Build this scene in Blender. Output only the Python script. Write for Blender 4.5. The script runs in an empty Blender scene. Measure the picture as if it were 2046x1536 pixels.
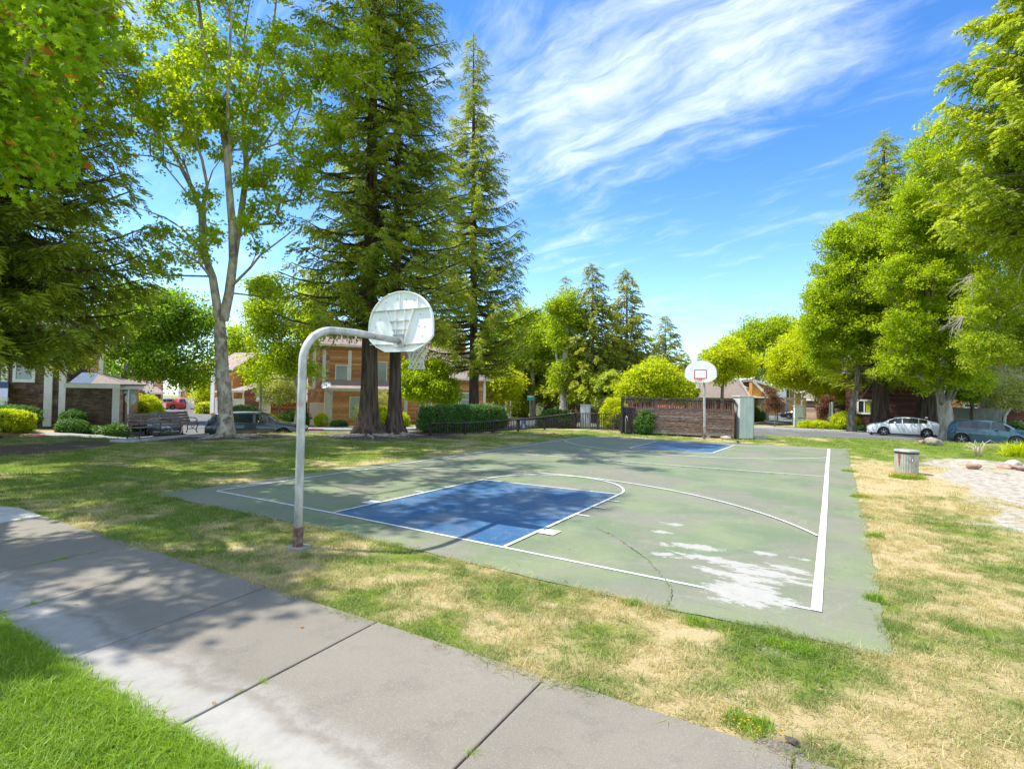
import bpy, math, random
import numpy as np
from mathutils import Vector, Matrix, Euler

random.seed(7)
rng = np.random.default_rng(7)
R = math.radians
SC = bpy.context.scene
COL = SC.collection

# ------------------------------------------------------------------ camera
W, H, F = 2046.0, 1536.0, 1083.8            # photo size and focal length in photo pixels
CX, CY = W / 2, H / 2
PITCH, ROLL, YAW = 0.01383, 0.021627, -0.533579
CAM = np.array([5.9006, -6.8007, 2.287])
_c, _s = math.cos(YAW), math.sin(YAW)
FWD = np.array([_s * math.cos(PITCH), _c * math.cos(PITCH), math.sin(PITCH)])
RGT0 = np.array([_c, -_s, 0.0])
UP0 = np.cross(RGT0, FWD)
RGT = RGT0 * math.cos(ROLL) + UP0 * math.sin(ROLL)
UPV = -RGT0 * math.sin(ROLL) + UP0 * math.cos(ROLL)
cd = bpy.data.cameras.new('camera')
cam = bpy.data.objects.new('camera', cd)
COL.objects.link(cam)
m = Matrix.Identity(4)
for i in range(3):
    m[i][0], m[i][1], m[i][2], m[i][3] = RGT[i], UPV[i], -FWD[i], CAM[i]
cam.matrix_world = m
cd.sensor_width = 36.0
cd.lens = F / W * 36.0
cd.clip_start, cd.clip_end = 0.05, 6000.0
SC.camera = cam

# ------------------------------------------------------------------ light and exposure
SUN_H = np.array([0.52, 0.25])             # metres of shadow per metre of height
SUN_EL = math.atan2(1.0, float(np.hypot(*SUN_H)))
sun_dir = np.array([-SUN_H[0], -SUN_H[1], 1.0])  # towards the sun
sun_dir /= np.linalg.norm(sun_dir)
sd = bpy.data.lights.new('sun', 'SUN')
sd.energy = 3.1
sd.angle = R(0.53)
sd.color = (1.0, 0.955, 0.87)
sun = bpy.data.objects.new('sun', sd)
COL.objects.link(sun)
sun.rotation_euler = Vector(sun_dir).to_track_quat('Z', 'Y').to_euler()
SC.view_settings.view_transform = 'Standard'
SC.view_settings.look = 'None'
SC.view_settings.exposure = 1.36
SC.view_settings.gamma = 1.0
SC.view_settings.use_curve_mapping = False
SC.cycles.max_bounces = 8
SC.cycles.transparent_max_bounces = 12
SC.cycles.use_denoising = True

world = bpy.data.worlds.new('World')
SC.world = world
world.use_nodes = True
nt = world.node_tree
nt.nodes.clear()


class NB:
    """tiny node-tree builder"""
    def __init__(s, tree): s.t = tree
    def n(s, kind, **kw):
        nd = s.t.nodes.new(kind)
        ins = kw.pop('ins', {})
        for k, v in kw.items(): setattr(nd, k, v)
        for k, v in ins.items():
            if hasattr(v, 'is_linked') or hasattr(v, 'links'): s.t.links.new(v, nd.inputs[k])
            else: nd.inputs[k].default_value = v
        return nd
    def math(s, op, a, b=None, c=None, clamp=False):
        nd = s.t.nodes.new('ShaderNodeMath'); nd.operation = op; nd.use_clamp = clamp
        for i, v in enumerate((a, b, c)):
            if v is None: continue
            if hasattr(v, 'links'): s.t.links.new(v, nd.inputs[i])
            else: nd.inputs[i].default_value = v
        return nd.outputs[0]
    def mix(s, f, a, b, mode='MIX'):
        nd = s.t.nodes.new('ShaderNodeMix'); nd.data_type = 'RGBA'; nd.blend_type = mode
        for i, v in ((0, f), (6, a), (7, b)):
            if hasattr(v, 'links'): s.t.links.new(v, nd.inputs[i])
            else: nd.inputs[i].default_value = (tuple(v) + (1,))[:4] if i else v
        return nd.outputs[2]
    def noise(s, vec, scale, detail=4, rough=.55, dist=0.0):
        nd = s.n('ShaderNodeTexNoise', ins={'Scale': scale, 'Detail': detail, 'Roughness': rough, 'Distortion': dist})
        if vec is not None: s.t.links.new(vec, nd.inputs['Vector'])
        return nd.outputs['Fac']
    def ramp(s, f, lo, hi):
        nd = s.n('ShaderNodeMapRange', ins={'Value': f, 'From Min': lo, 'From Max': hi})
        nd.interpolation_type = 'SMOOTHSTEP'
        return nd.outputs[0]
    def vmap(s, vec, scale=(1, 1, 1), rot=(0, 0, 0), loc=(0, 0, 0)):
        nd = s.n('ShaderNodeMapping', ins={'Vector': vec, 'Scale': scale, 'Rotation': rot, 'Location': loc})
        return nd.outputs[0]


b = NB(nt)
sky = b.n('ShaderNodeTexSky', sky_type='NISHITA', sun_disc=False)
sky.sun_elevation = SUN_EL
sky.sun_rotation = math.atan2(sun_dir[0], sun_dir[1])
sky.altitude = 50
sky.air_density = 1.0
sky.dust_density = 0.4
sky.ozone_density = 2.2
tc = b.n('ShaderNodeTexCoord')
sep = b.n('ShaderNodeSeparateXYZ', ins={0: tc.outputs['Generated']})
dx, dy, dz = sep.outputs
# flat cloud layer: direction divided by height gives positions on a plane overhead
zz = b.math('ADD', b.math('MAXIMUM', dz, 0.0), 0.10)
u = b.math('DIVIDE', dx, zz)
v = b.math('DIVIDE', dy, zz)
uv = b.n('ShaderNodeCombineXYZ', ins={0: u, 1: v, 2: 0.0}).outputs[0]
warp = b.n('ShaderNodeTexNoise', ins={'Vector': uv, 'Scale': 2.2, 'Detail': 4.0})
wv = b.n('ShaderNodeVectorMath', operation='MULTIPLY_ADD', ins={0: warp.outputs['Color'], 1: (0.30, 0.30, 0), 2: uv}).outputs[0]
wr = b.vmap(wv, rot=(0, 0, 0.30))
m1 = b.vmap(wr, scale=(0.9, 3.4, 1), loc=(0.3, 0.9, 0))
st = b.noise(m1, 1.9, 11, .66, .45)
m2 = b.vmap(wr, scale=(1.2, 2.0, 1), loc=(4.1, 2.2, 0))
puff = b.noise(m2, 2.3, 9, .60, .2)
m3 = b.vmap(wr, scale=(0.8, 1.5, 1), loc=(1.9, 7.3, 0))
big = b.noise(m3, 0.75, 2, .5, 0)
# main bank of cirrus overhead of the far end of the court
bu, bv = -0.42, 1.40
du = b.math('SUBTRACT', u, bu); dv = b.math('SUBTRACT', v, bv)
ca, sa = math.cos(-.24), math.sin(-.24)
ea = b.math('ADD', b.math('MULTIPLY', du, ca), b.math('MULTIPLY', dv, sa))
eb = b.math('SUBTRACT', b.math('MULTIPLY', dv, ca), b.math('MULTIPLY', du, sa))
d2 = b.math('ADD', b.math('POWER', b.math('ABSOLUTE', b.math('DIVIDE', ea, 0.80)), 2.0), b.math('POWER', b.math('ABSOLUTE', b.math('DIVIDE', eb, 0.36)), 2.0))
bank = b.math('POWER', 2.718, b.math('MULTIPLY', d2, -1.0))
def bankat(x0, y0, r0):
    q = b.math('ADD', b.math('POWER', b.math('ABSOLUTE', b.math('DIVIDE', b.math('SUBTRACT', u, x0), r0)), 2.0), b.math('POWER', b.math('ABSOLUTE', b.math('DIVIDE', b.math('SUBTRACT', v, y0), r0 * .7)), 2.0))
    return b.math('POWER', 2.718, b.math('MULTIPLY', q, -1.0))


bank = b.math('MAXIMUM', bank, b.math('MULTIPLY', b.math('MAXIMUM', b.math('MAXIMUM', bankat(0.9, -0.7, 1.7), bankat(-0.6, -2.0, 2.0)), bankat(2.6, .6, 1.8)), 1.5))   # thicker cirrus added out of view to lift and neutralise the fill light
cov = b.math('ADD', b.math('MULTIPLY', bank, 0.27), b.math('MULTIPLY', big, 0.34))
val = b.math('ADD', b.math('ADD', b.math('MULTIPLY', st, 0.62), b.math('MULTIPLY', puff, 0.42)), cov)
cl = b.ramp(val, 0.68, 1.22)
horizon_fade = b.ramp(dz, 0.0, 0.10)
cl = b.math('MULTIPLY', cl, b.math('MULTIPLY_ADD', horizon_fade, 0.7, 0.3))
tcol = b.mix(b.ramp(dz, 0.0, 0.48), (0.66, 0.79, 0.88), (0.27, 0.50, 0.74))
tint = b.mix(1.0, sky.outputs[0], tcol, 'MULTIPLY')
skyc = b.mix(b.math('MULTIPLY', cl, 0.88), tint, (4.2, 4.45, 4.8))
bg = b.n('ShaderNodeBackground', ins={'Color': skyc, 'Strength': 0.15})
wo = b.n('ShaderNodeOutputWorld')
nt.links.new(bg.outputs[0], wo.inputs[0])


# ------------------------------------------------------------------ placement helpers
def ray(px, py): return FWD + RGT * ((px - CX) / F) - UPV * ((py - CY) / F)
def D(px, py, t): return CAM + ray(px, py) * t                      # point seen there at depth t
def sstep(v): v = np.clip(v, 0, 1); return v * v * (3 - 2 * v)


def polar(x, y):
    vx, vy = np.asarray(x, float) - CAM[0], np.asarray(y, float) - CAM[1]
    t = vx * _s + vy * _c
    l = vx * _c - vy * _s
    tt = np.maximum(t, 1e-3)
    return np.where(t > 3, CX + F * l / tt, np.where(l > 0, 2600., -600.)), t


def hgt(x, y):
    """the park is flat; the street round it lies a little lower"""
    p, t = polar(x, y)
    p = np.clip(p, -600, 2600)
    L = np.interp(p, [-600, 0, 150, 300, 700, 1000, 1150, 1300, 1500, 1800, 2000], [.35, .35, .45, .75, .75, .55, .4, .35, .4, .45, .6])
    t0 = T0(p)
    sl = np.interp(p, [0, 900, 1150], [.02, .016, .0])
    return -L * sstep((t - t0) / 3.5) - sl * np.maximum(0, t - t0 - 6) - 0.0


def T0(p): return np.interp(p, [-600, 0, 250, 450, 700, 950, 1100, 1250, 1400, 1600, 1800, 1900, 2000], [22, 22.5, 22.5, 25.5, 28.5, 31.5, 35, 35, 33, 32, 31, 30.5, 30])


def PT(p, t):
    """ground x, y seen in photo column p at depth t"""
    k = (p - CX) / F
    x = CAM[0] + t * _s + t * k * _c
    y = CAM[1] + t * _c - t * k * _s
    return np.array([x, y])


def GP(p, t, z=0.0):
    q = PT(p, t)
    return np.array([q[0], q[1], float(hgt(q[0], q[1])) + z])


def G(px, py):
    """walk the sight line to the terrain"""
    d = ray(px, py)
    t = 2.0
    last = t
    while t < 400:
        q = CAM + d * t
        if q[2] < hgt(q[0], q[1]): break
        last = t
        t += 0.25 if t < 60 else 1.0
    lo, hi = last, t
    for _ in range(20):
        mid = (lo + hi) / 2
        q = CAM + d * mid
        if q[2] < hgt(q[0], q[1]): hi = mid
        else: lo = mid
    q = CAM + d * hi
    return np.array([q[0], q[1], float(hgt(q[0], q[1]))])


# value noise for laying things out
_P = rng.random((256, 256))
def vn(x, y):
    xi, yi = np.floor(x).astype(int), np.floor(y).astype(int)
    fx, fy = sstep(x - xi), sstep(y - yi)
    g = lambda a, c: _P[a & 255, c & 255]
    return (g(xi, yi) * (1 - fx) + g(xi + 1, yi) * fx) * (1 - fy) + (g(xi, yi + 1) * (1 - fx) + g(xi + 1, yi + 1) * fx) * fy
def fbm(x, y, s, o=3):
    r, a, tot = 0, 1, 0
    for k in range(o):
        r = r + a * vn(x * s * 2 ** k + 17 * k, y * s * 2 ** k + 31 * k); tot += a; a *= .5
    return r / tot


# ------------------------------------------------------------------ materials
def newmat(name):
    mt = bpy.data.materials.new(name)
    mt.use_nodes = True
    mt.node_tree.nodes.clear()
    bb = NB(mt.node_tree)
    out = bb.n('ShaderNodeOutputMaterial')
    return mt, bb, out


def pm(name, c1, c2=None, scale=3.0, rough=.7, bump=0.0, bscale=None, stretch=(1, 1, 1), metal=0.0, spec=.4, rnd=0.0, lo=.35, hi=.65, detail=6, c3=None, s3=.7, l3=.62, coat=0.0, attr=None, emis=None, wear=None):
    """general procedural surface: two-tone noise, optional blotches c3, bump, per-object variation"""
    mt, bb, out = newmat(name)
    tcn = bb.n('ShaderNodeTexCoord')
    vec = bb.vmap(tcn.outputs['Object'], scale=stretch)
    geo = bb.n('ShaderNodeNewGeometry')
    wv_ = bb.vmap(geo.outputs['Position'], scale=stretch)
    use = wv_ if rnd >= 0 else vec
    c2 = c2 or tuple(min(1, x * 1.25) for x in c1)
    f = bb.ramp(bb.noise(use, scale, detail, .6), lo, hi)
    col = bb.mix(f, c1, c2)
    if c3:
        f3 = bb.ramp(bb.noise(use, s3, 5, .6, .3), l3 - .06, l3 + .06)
        col = bb.mix(f3, col, c3)
    if attr:
        at = bb.n('ShaderNodeAttribute', attribute_name=attr)
        col = bb.mix(1.0, col, bb.mix(at.outputs['Fac'], (.62, .6, .58), (1.3, 1.25, 1.2)), 'MULTIPLY')
    if rnd > 0:
        oi = bb.n('ShaderNodeObjectInfo')
        k = bb.math('MULTIPLY_ADD', oi.outputs['Random'], 2 * rnd, 1 - rnd)
        cmb = bb.n('ShaderNodeCombineXYZ', ins={0: k, 1: k, 2: k}).outputs[0]
        col = bb.mix(1.0, col, cmb, 'MULTIPLY')
    pr = bb.n('ShaderNodeBsdfPrincipled', ins={'Base Color': col, 'Roughness': rough, 'Metallic': metal, 'Specular IOR Level': spec, 'Coat Weight': coat})
    if bump > 0:
        bh = bb.noise(use, bscale or scale * 3, 8, .65)
        bn = bb.n('ShaderNodeBump', ins={'Strength': min(1.0, bump * 20), 'Distance': bump, 'Height': bh})
        bb.t.links.new(bn.outputs[0], pr.inputs['Normal'])
    if emis: pr.inputs['Emission Color'].default_value = emis + (1,); pr.inputs['Emission Strength'].default_value = 1
    bb.t.links.new(pr.outputs[0], out.inputs[0])
    return mt


def leafmat(name, dark, light, trans=.42, tcol=None, rough=.5, spec=.35, alt=None, altp=.93):
    """leaf colour runs with an instance attribute and a per-leaf attribute; light also passes through"""
    mt, bb, out = newmat(name)
    ai = bb.n('ShaderNodeAttribute', attribute_name='var', attribute_type='INSTANCER')
    al = bb.n('ShaderNodeAttribute', attribute_name='leaf')
    k = bb.math('ADD', bb.math('MULTIPLY', ai.outputs['Fac'], .60), bb.math('MULTIPLY', al.outputs['Fac'], .55))
    col = bb.mix(k, dark, light)
    if alt: col = bb.mix(bb.ramp(al.outputs['Fac'], altp, altp + .02), col, alt)
    pr = bb.n('ShaderNodeBsdfPrincipled', ins={'Base Color': col, 'Roughness': rough, 'Specular IOR Level': spec})
    tcol2 = bb.mix(1.0, col, tcol or (1.6, 1.45, .5), 'MULTIPLY')
    tr = bb.n('ShaderNodeBsdfTranslucent', ins={'Color': tcol2})
    mx = bb.n('ShaderNodeMixShader', ins={0: trans})
    bb.t.links.new(pr.outputs[0], mx.inputs[1]); bb.t.links.new(tr.outputs[0], mx.inputs[2])
    bb.t.links.new(mx.outputs[0], out.inputs[0])
    return mt


def glassmat(name, tint, trans=.0, rough=.04, spec=.6):
    mt, bb, out = newmat(name)
    pr = bb.n('ShaderNodeBsdfPrincipled', ins={'Base Color': tint + (1,), 'Roughness': rough, 'Specular IOR Level': spec})
    if trans > 0:
        tr = bb.n('ShaderNodeBsdfTransparent', ins={'Color': (.62, .68, .68, 1)})
        mx = bb.n('ShaderNodeMixShader', ins={0: trans})
        bb.t.links.new(pr.outputs[0], mx.inputs[1]); bb.t.links.new(tr.outputs[0], mx.inputs[2])
        bb.t.links.new(mx.outputs[0], out.inputs[0])
    else: bb.t.links.new(pr.outputs[0], out.inputs[0])
    return mt


# ------------------------------------------------------------------ mesh helpers
def wm(o):
    mm = o.matrix_basis.copy()
    while o.parent:
        o = o.parent
        mm = o.matrix_basis @ mm
    return mm


def tag(o, label=None, cat=None, group=None, kind=None):
    if label: o['label'] = label
    if cat: o['category'] = cat
    if group: o['group'] = group
    if kind: o['kind'] = kind
    return o


def thing(name, label, cat, loc=(0, 0, 0), rz=0.0, group=None):
    o = bpy.data.objects.new(name, None)
    o.empty_display_size = .2
    COL.objects.link(o)
    o.matrix_basis = Matrix.Translation(Vector([float(c) for c in loc])) @ Matrix.Rotation(rz, 4, 'Z')
    return tag(o, label, cat, group)


def copy_tree(o, parent=None):
    kids = KIDS.get(o.name, [])
    c = o.copy()
    COL.objects.link(c)
    c.parent = parent
    KIDS.setdefault(c.name, [])
    if parent: KIDS.setdefault(parent.name, []).append(c)
    for k in kids: copy_tree(k, c)
    return c


KIDS = {}


class MB:
    def __init__(s): s.v = []; s.f = []; s.a = []; s.n = 0; s.cur = None
    def add(s, vs, fs, a=None):
        k = s.n
        vs = [tuple(map(float, q)) for q in vs]
        s.v += vs; s.n += len(vs)
        s.f += [tuple(k + i for i in f) for f in fs]
        s.a += [(.5 if a is None else a)] * len(fs)
        return s
    def box8(s, p, a=None):
        return s.add(p, [(0, 3, 2, 1), (4, 5, 6, 7), (0, 1, 5, 4), (1, 2, 6, 5), (2, 3, 7, 6), (3, 0, 4, 7)], a)
    def box(s, x0, x1, y0, y1, z0, z1, a=None):
        return s.box8([(x0, y0, z0), (x1, y0, z0), (x1, y1, z0), (x0, y1, z0), (x0, y0, z1), (x1, y0, z1), (x1, y1, z1), (x0, y1, z1)], a)
    def bar(s, p, q, w, h, up=(0, 0, 1)):
        p, q = np.array(p, float), np.array(q, float)
        d = q - p; d /= np.linalg.norm(d)
        r = np.cross(d, up); r /= np.linalg.norm(r) + 1e-9
        u_ = np.cross(r, d)
        r, u_ = r * w / 2, u_ * h / 2
        return s.box8([p - r - u_, p + r - u_, q + r - u_, q - r - u_, p - r + u_, p + r + u_, q + r + u_, q - r + u_])
    def tube(s, pts, rad, n=8, cap=True, flute=None):
        pts = [np.array(q, float) for q in pts]
        rad = [rad] * len(pts) if np.isscalar(rad) else rad
        k = s.n
        prev = None
        vs = []
        for i, q in enumerate(pts):
            d = pts[min(i + 1, len(pts) - 1)] - pts[max(i - 1, 0)]
            d = d / (np.linalg.norm(d) + 1e-9)
            if prev is None:
                prev = np.cross(d, (0, 0, 1)) if abs(d[2]) < .9 else np.cross(d, (1, 0, 0))
            x = prev - d * (prev @ d); x /= np.linalg.norm(x) + 1e-9
            prev = x
            y = np.cross(d, x)
            for j in range(n):
                a = 2 * math.pi * j / n
                rr = rad[i] * (flute(i / (len(pts) - 1), a, q) if flute else 1)
                vs.append(q + x * rr * math.cos(a) + y * rr * math.sin(a))
        fs = []
        for i in range(len(pts) - 1):
            for j in range(n):
                j2 = (j + 1) % n
                fs.append((i * n + j, i * n + j2, (i + 1) * n + j2, (i + 1) * n + j))
        if cap:
            fs.append(tuple(range(n - 1, -1, -1)))
            fs.append(tuple((len(pts) - 1) * n + j for j in range(n)))
        return s.add(vs, fs)
    def lathe(s, prof, c=(0, 0, 0), n=24, axis='z', cap=True):
        vs, fs = [], []
        for r_, z_ in prof:
            for j in range(n):
                a = 2 * math.pi * j / n
                q = (r_ * math.cos(a), r_ * math.sin(a), z_)
                if axis == 'y': q = (q[0], q[2], q[1])
                if axis == 'x': q = (q[2], q[0], q[1])
                vs.append((q[0] + c[0], q[1] + c[1], q[2] + c[2]))
        for i in range(len(prof) - 1):
            for j in range(n):
                j2 = (j + 1) % n
                fs.append((i * n + j, i * n + j2, (i + 1) * n + j2, (i + 1) * n + j))
        if cap:
            fs.append(tuple(range(n - 1, -1, -1))); fs.append(tuple((len(prof) - 1) * n + j for j in range(n)))
        return s.add(vs, fs)
    def prism(s, poly, h, frame=None):
        """polygon (x, y) extruded along z by h; frame maps local points"""
        n = len(poly)
        vs = [(x, y, 0) for x, y in poly] + [(x, y, h) for x, y in poly]
        if frame: vs = [frame(*q) for q in vs]
        fs = [tuple(range(n - 1, -1, -1)), tuple(range(n, 2 * n))] + [(i, (i + 1) % n, n + (i + 1) % n, n + i) for i in range(n)]
        return s.add(vs, fs)
    def slab(s, pts, th):
        """flat polygon with thickness downwards along its normal"""
        pts = [np.array(q, float) for q in pts]
        nn = np.cross(pts[1] - pts[0], pts[2] - pts[0]); nn /= np.linalg.norm(nn)
        if nn[2] < 0: nn = -nn
        n = len(pts)
        return s.add(pts + [q - nn * th for q in pts], [tuple(range(n)), tuple(range(2 * n - 1, n - 1, -1))] + [(i, n + i, n + (i + 1) % n, (i + 1) % n) for i in range(n)])
    def build(s, name, mat, parent=None, world=True, smooth=False, kind=None, attr=False):
        me = bpy.data.meshes.new(name)
        vs = s.v
        if parent is not None and world:
            mi = np.array(wm(parent).inverted())
            va = np.array(vs)
            vs = (va @ mi[:3, :3].T + mi[:3, 3]).tolist()
        me.from_pydata(vs, [], s.f)
        if attr:
            at = me.attributes.new('var', 'FLOAT', 'FACE')
            at.data.foreach_set('value', np.array(s.a, dtype=np.float32))
        me.materials.append(mat)
        if smooth: me.polygons.foreach_set('use_smooth', [True] * len(me.polygons))
        o = bpy.data.objects.new(name, me)
        COL.objects.link(o)
        if parent is not None:
            o.parent = parent
            KIDS.setdefault(parent.name, []).append(o)
        if kind: o['kind'] = kind
        fixn(me)
        return o


import bmesh
def fixn(me):
    if len(me.polygons) > 60000: return
    bm = bmesh.new(); bm.from_mesh(me)
    bmesh.ops.recalc_face_normals(bm, faces=bm.faces)
    bm.to_mesh(me); bm.free()


def soft(o, w=.01, seg=2):
    md = o.modifiers.new('bevel', 'BEVEL'); md.width = w; md.segments = seg; md.limit_method = 'ANGLE'
    return o


_unit = {}
def piece(name, mat, parent, p0, p1, w, h, up=(0, 0, 1), world=True):
    """one straight board or bar from p0 to p1; all pieces of a material share one mesh"""
    key = mat.name
    if key not in _unit:
        me = bpy.data.meshes.new('piece_' + key)
        c = .06
        vs, fs = [], []
        ring = [(-.5 + c, -.5), (.5 - c, -.5), (.5, -.5 + c), (.5, .5 - c), (.5 - c, .5), (-.5 + c, .5), (-.5, .5 - c), (-.5, -.5 + c)]
        for x in (-.5, .5): vs += [(x, a, b_) for a, b_ in ring]
        fs = [(7, 6, 5, 4, 3, 2, 1, 0), tuple(range(8, 16))] + [(i, (i + 1) % 8, 8 + (i + 1) % 8, 8 + i) for i in range(8)]
        me.from_pydata(vs, [], fs)
        me.materials.append(mat)
        fixn(me)
        _unit[key] = me
    p0, p1 = np.array(p0, float), np.array(p1, float)
    d = p1 - p0; L = np.linalg.norm(d); d /= L
    r = np.cross(up, d); r /= np.linalg.norm(r) + 1e-9
    u_ = np.cross(d, r)
    c = (p0 + p1) / 2
    mm = Matrix.Identity(4)
    for i in range(3):
        mm[i][0], mm[i][1], mm[i][2], mm[i][3] = d[i] * L, r[i] * w, u_[i] * h, c[i]
    o = bpy.data.objects.new(name, _unit[key])
    COL.objects.link(o)
    if parent is not None:
        o.parent = parent
        KIDS.setdefault(parent.name, []).append(o)
        if world: mm = wm(parent).inverted() @ mm
    o.matrix_basis = mm
    return o


def sheet(name, poly, off, mat, step=1.0, parent=None, kind='structure', flat=False, thick=0.0):
    """ground sheet following the terrain: polygon of (x, y) cut on a grid"""
    bm = bmesh.new()
    vs = [bm.verts.new((float(p[0]), float(p[1]), 0)) for p in poly]
    bm.faces.new(vs)
    if not flat:
        xs = [p[0] for p in poly]; ys = [p[1] for p in poly]
        for ax, lo, hi in ((0, min(xs), max(xs)), (1, min(ys), max(ys))):
            k = math.ceil(lo / step) * step
            while k < hi:
                co = [0, 0, 0]; co[ax] = k; no = [0, 0, 0]; no[ax] = 1
                bmesh.ops.bisect_plane(bm, geom=bm.verts[:] + bm.edges[:] + bm.faces[:], plane_co=co, plane_no=no)
                k += step
        bmesh.ops.triangulate(bm, faces=bm.faces)
    for v_ in bm.verts: v_.co.z = off + (float(hgt(v_.co.x, v_.co.y)))
    if thick:
        r_ = bmesh.ops.extrude_face_region(bm, geom=bm.faces[:])
        for e in r_['geom']:
            if isinstance(e, bmesh.types.BMVert): e.co.z -= thick
    bmesh.ops.recalc_face_normals(bm, faces=bm.faces)
    if not thick:
        for f in bm.faces:
            if f.normal.z < 0: f.normal_flip()
    me = bpy.data.meshes.new(name)
    bm.to_mesh(me); bm.free()
    me.materials.append(mat)
    o = bpy.data.objects.new(name, me)
    COL.objects.link(o)
    if parent is not None: o.parent = parent; KIDS.setdefault(parent.name, []).append(o)
    elif kind: o['kind'] = kind
    return o

# ================================================================== the ground
COURT = [(-6.15, -.84), (-3.0, -.80), (-1.0, -.74), (1.0, -.80), (3.0, -.88), (4.4, -.92), (5.4, -.86), (6.41, -.91), (6.39, 0.2), (6.43, 1.7), (6.42, 3.2), (6.46, 5.0), (6.45, 7.8), (6.49, 11.0), (6.47, 15.0), (6.52, 19.0), (6.50, 22.5),
         (3.0, 22.1), (0.0, 21.7), (-3.0, 21.1), (-5.61, 20.63), (-5.72, 15), (-5.80, 10.0), (-5.95, 6.0), (-6.10, 2.0)]


def inpoly(x, y, poly):
    x, y = np.asarray(x), np.asarray(y)
    r = np.zeros(x.shape, bool)
    n = len(poly)
    for i in range(n):
        (x1, y1), (x2, y2) = poly[i], poly[(i + 1) % n]
        c = ((y1 > y) != (y2 > y))
        with np.errstate(divide='ignore', invalid='ignore'):
            xi = (x2 - x1) * (y - y1) / (y2 - y1 + 1e-12) + x1
        r ^= c & (x < xi)
    return r


SAND = [(9.2, 20.5), (10.6, 21.5), (12.4, 20.6), (13.5, 17), (13, 12), (12, 7.5), (9.5, 4.5), (8.9, 5.6), (8.55, 7), (9.0, 9), (8.9, 11), (8.3, 13.2), (8.7, 16), (8.9, 18.5)]


def blob(x, y, cx, cy, r): return np.exp(-(((x - cx) ** 2 + (y - cy) ** 2) / (r * r)) ** 1.5)


def zones(x, y):
    x, y = np.asarray(x, float), np.asarray(y, float)
    g = np.full(x.shape, .64)
    n1 = fbm(x, y, .9); n2 = fbm(x + 40, y + 9, .35); n3 = fbm(x + 7, y + 77, 2.6)
    near = (y > -2.95) & (y < 2.5) & (x > -1.5)
    strip = sstep((x + 4.5) / 4.0) * sstep((2.2 - y) / 2.0)
    g = g - .07 * strip
    right = sstep((x - 6.0) / 1.0) * sstep((17.5 - y) / 3.0)
    g = np.where(x > 5.5, g * (1 - right) + right * (.25 + .08 * sstep((1 - y) / 3) + .24 * blob(x, y, 8.0, 4.5, 2.2) + .28 * blob(x, y, 7.2, 1.0, 1.5)), g)
    g = g + .22 * sstep((y - 17.5) / 2.5) * sstep((x - 2) / 4)
    g = g + .06 * sstep((-6.5 - x) / 3) * sstep((6 - y) / 4)
    edge = np.exp(-np.maximum(0, np.minimum(np.abs(x - 6.5), 3)) * 2.2) * (y > -1) * (y < 16)
    g = g - .10 * edge
    g = g + (n1 - .5) * .75 + (n2 - .5) * .5 + (n3 - .5) * .7 + (fbm(x + 3, y + 1, 5.5, 2) - .5) * .5
    g = np.where(y < -4.8, .95 + (n1 - .5) * .3, g)
    g = np.where(y < -3.0, np.maximum(g, .45), g)
    s = 1.0 * blob(x, y, -18.4, 6.8, 2.4) + blob(x, y, -17.0, 9.0, 1.6) + blob(x, y, -13.4, 12.6, 2.7) + blob(x, y, -12.4, 14.8, 1.9) + blob(x, y, -11.4, 18.6, 1.6) + blob(x, y, -18.4, 2.4, 1.5) + blob(x, y, -17.6, .3, 2.0) + .8 * blob(x, y, -9.9, 14.5, 1.0) + blob(x, y, -8.6, 20.5, .9) + .9 * blob(x, y, 12.1, 33.6, 1.3)
    s = s + .75 * blob(x, y, 5.65, -2.72, .16) + .35 * blob(x, y, -.64, -1.64, .35) + .35 * blob(x, y, 1.4, -1.0, .5)
    s = sstep((s + (n3 - .5) * .6 - .35) / .3)
    inside = inpoly(x, y, SAND).astype(float)
    sd_ = np.zeros(x.shape)
    for ax, ay in ((0, 0), (.5, 0), (-.5, 0), (0, .5), (0, -.5), (.4, .4), (-.4, -.4)): sd_ += inpoly(x + ax, y + ay, SAND)
    sd_ /= 7
    sd_ = np.maximum(sd_, .75 * blob(x, y, 9.5, 21.2, .7)); sd_ = np.maximum(sd_, .8 * blob(x, y, 13.2, 21.6, .8))
    snd = sstep((sd_ + (n1 - .5) * 1.3 + (n3 - .5) * 1.1 - .50) / .25)
    return np.clip(g, 0, 1), np.clip(s, 0, 1), np.clip(snd, 0, 1)


def axis_lines():
    a = list(np.arange(-8, 13, .25))
    b_ = list(np.arange(-60, -8, .8)) + list(np.arange(13, 60, .8))
    c_ = [60 * 1.12 ** k for k in range(1, 32)]
    return np.array(sorted(a + b_ + c_ + [-q for q in c_]))


LX = axis_lines(); LY = axis_lines() + 4.0
gx, gy = np.meshgrid(LX, LY, indexing='ij')
gz = hgt(gx, gy)
nearpark = (np.abs(gx) < 40) & (np.abs(gy - 8) < 40)
closeby = (gx > -9) & (gx < 9.5) & (gy > -7) & (gy < 24)
gz = gz + np.where(nearpark, (fbm(gx, gy, .8) - .5) * np.where(closeby, .016, .05) - np.where(closeby, .0, .012), -.03)
pave = np.ones(gx.shape, bool)
for ox, oy in ((.36, 0), (-.36, 0), (0, .36), (0, -.36)): pave &= inpoly(gx + ox, gy + oy, COURT)
pave |= (gy > -4.6) & (gy < -3.1) & (gx > -7)
gz = gz + .16 * blob(gx, gy, 10.7, 19.4, 1.1)
gz = np.where(pave, hgt(gx, gy) - .05, gz)
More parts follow.
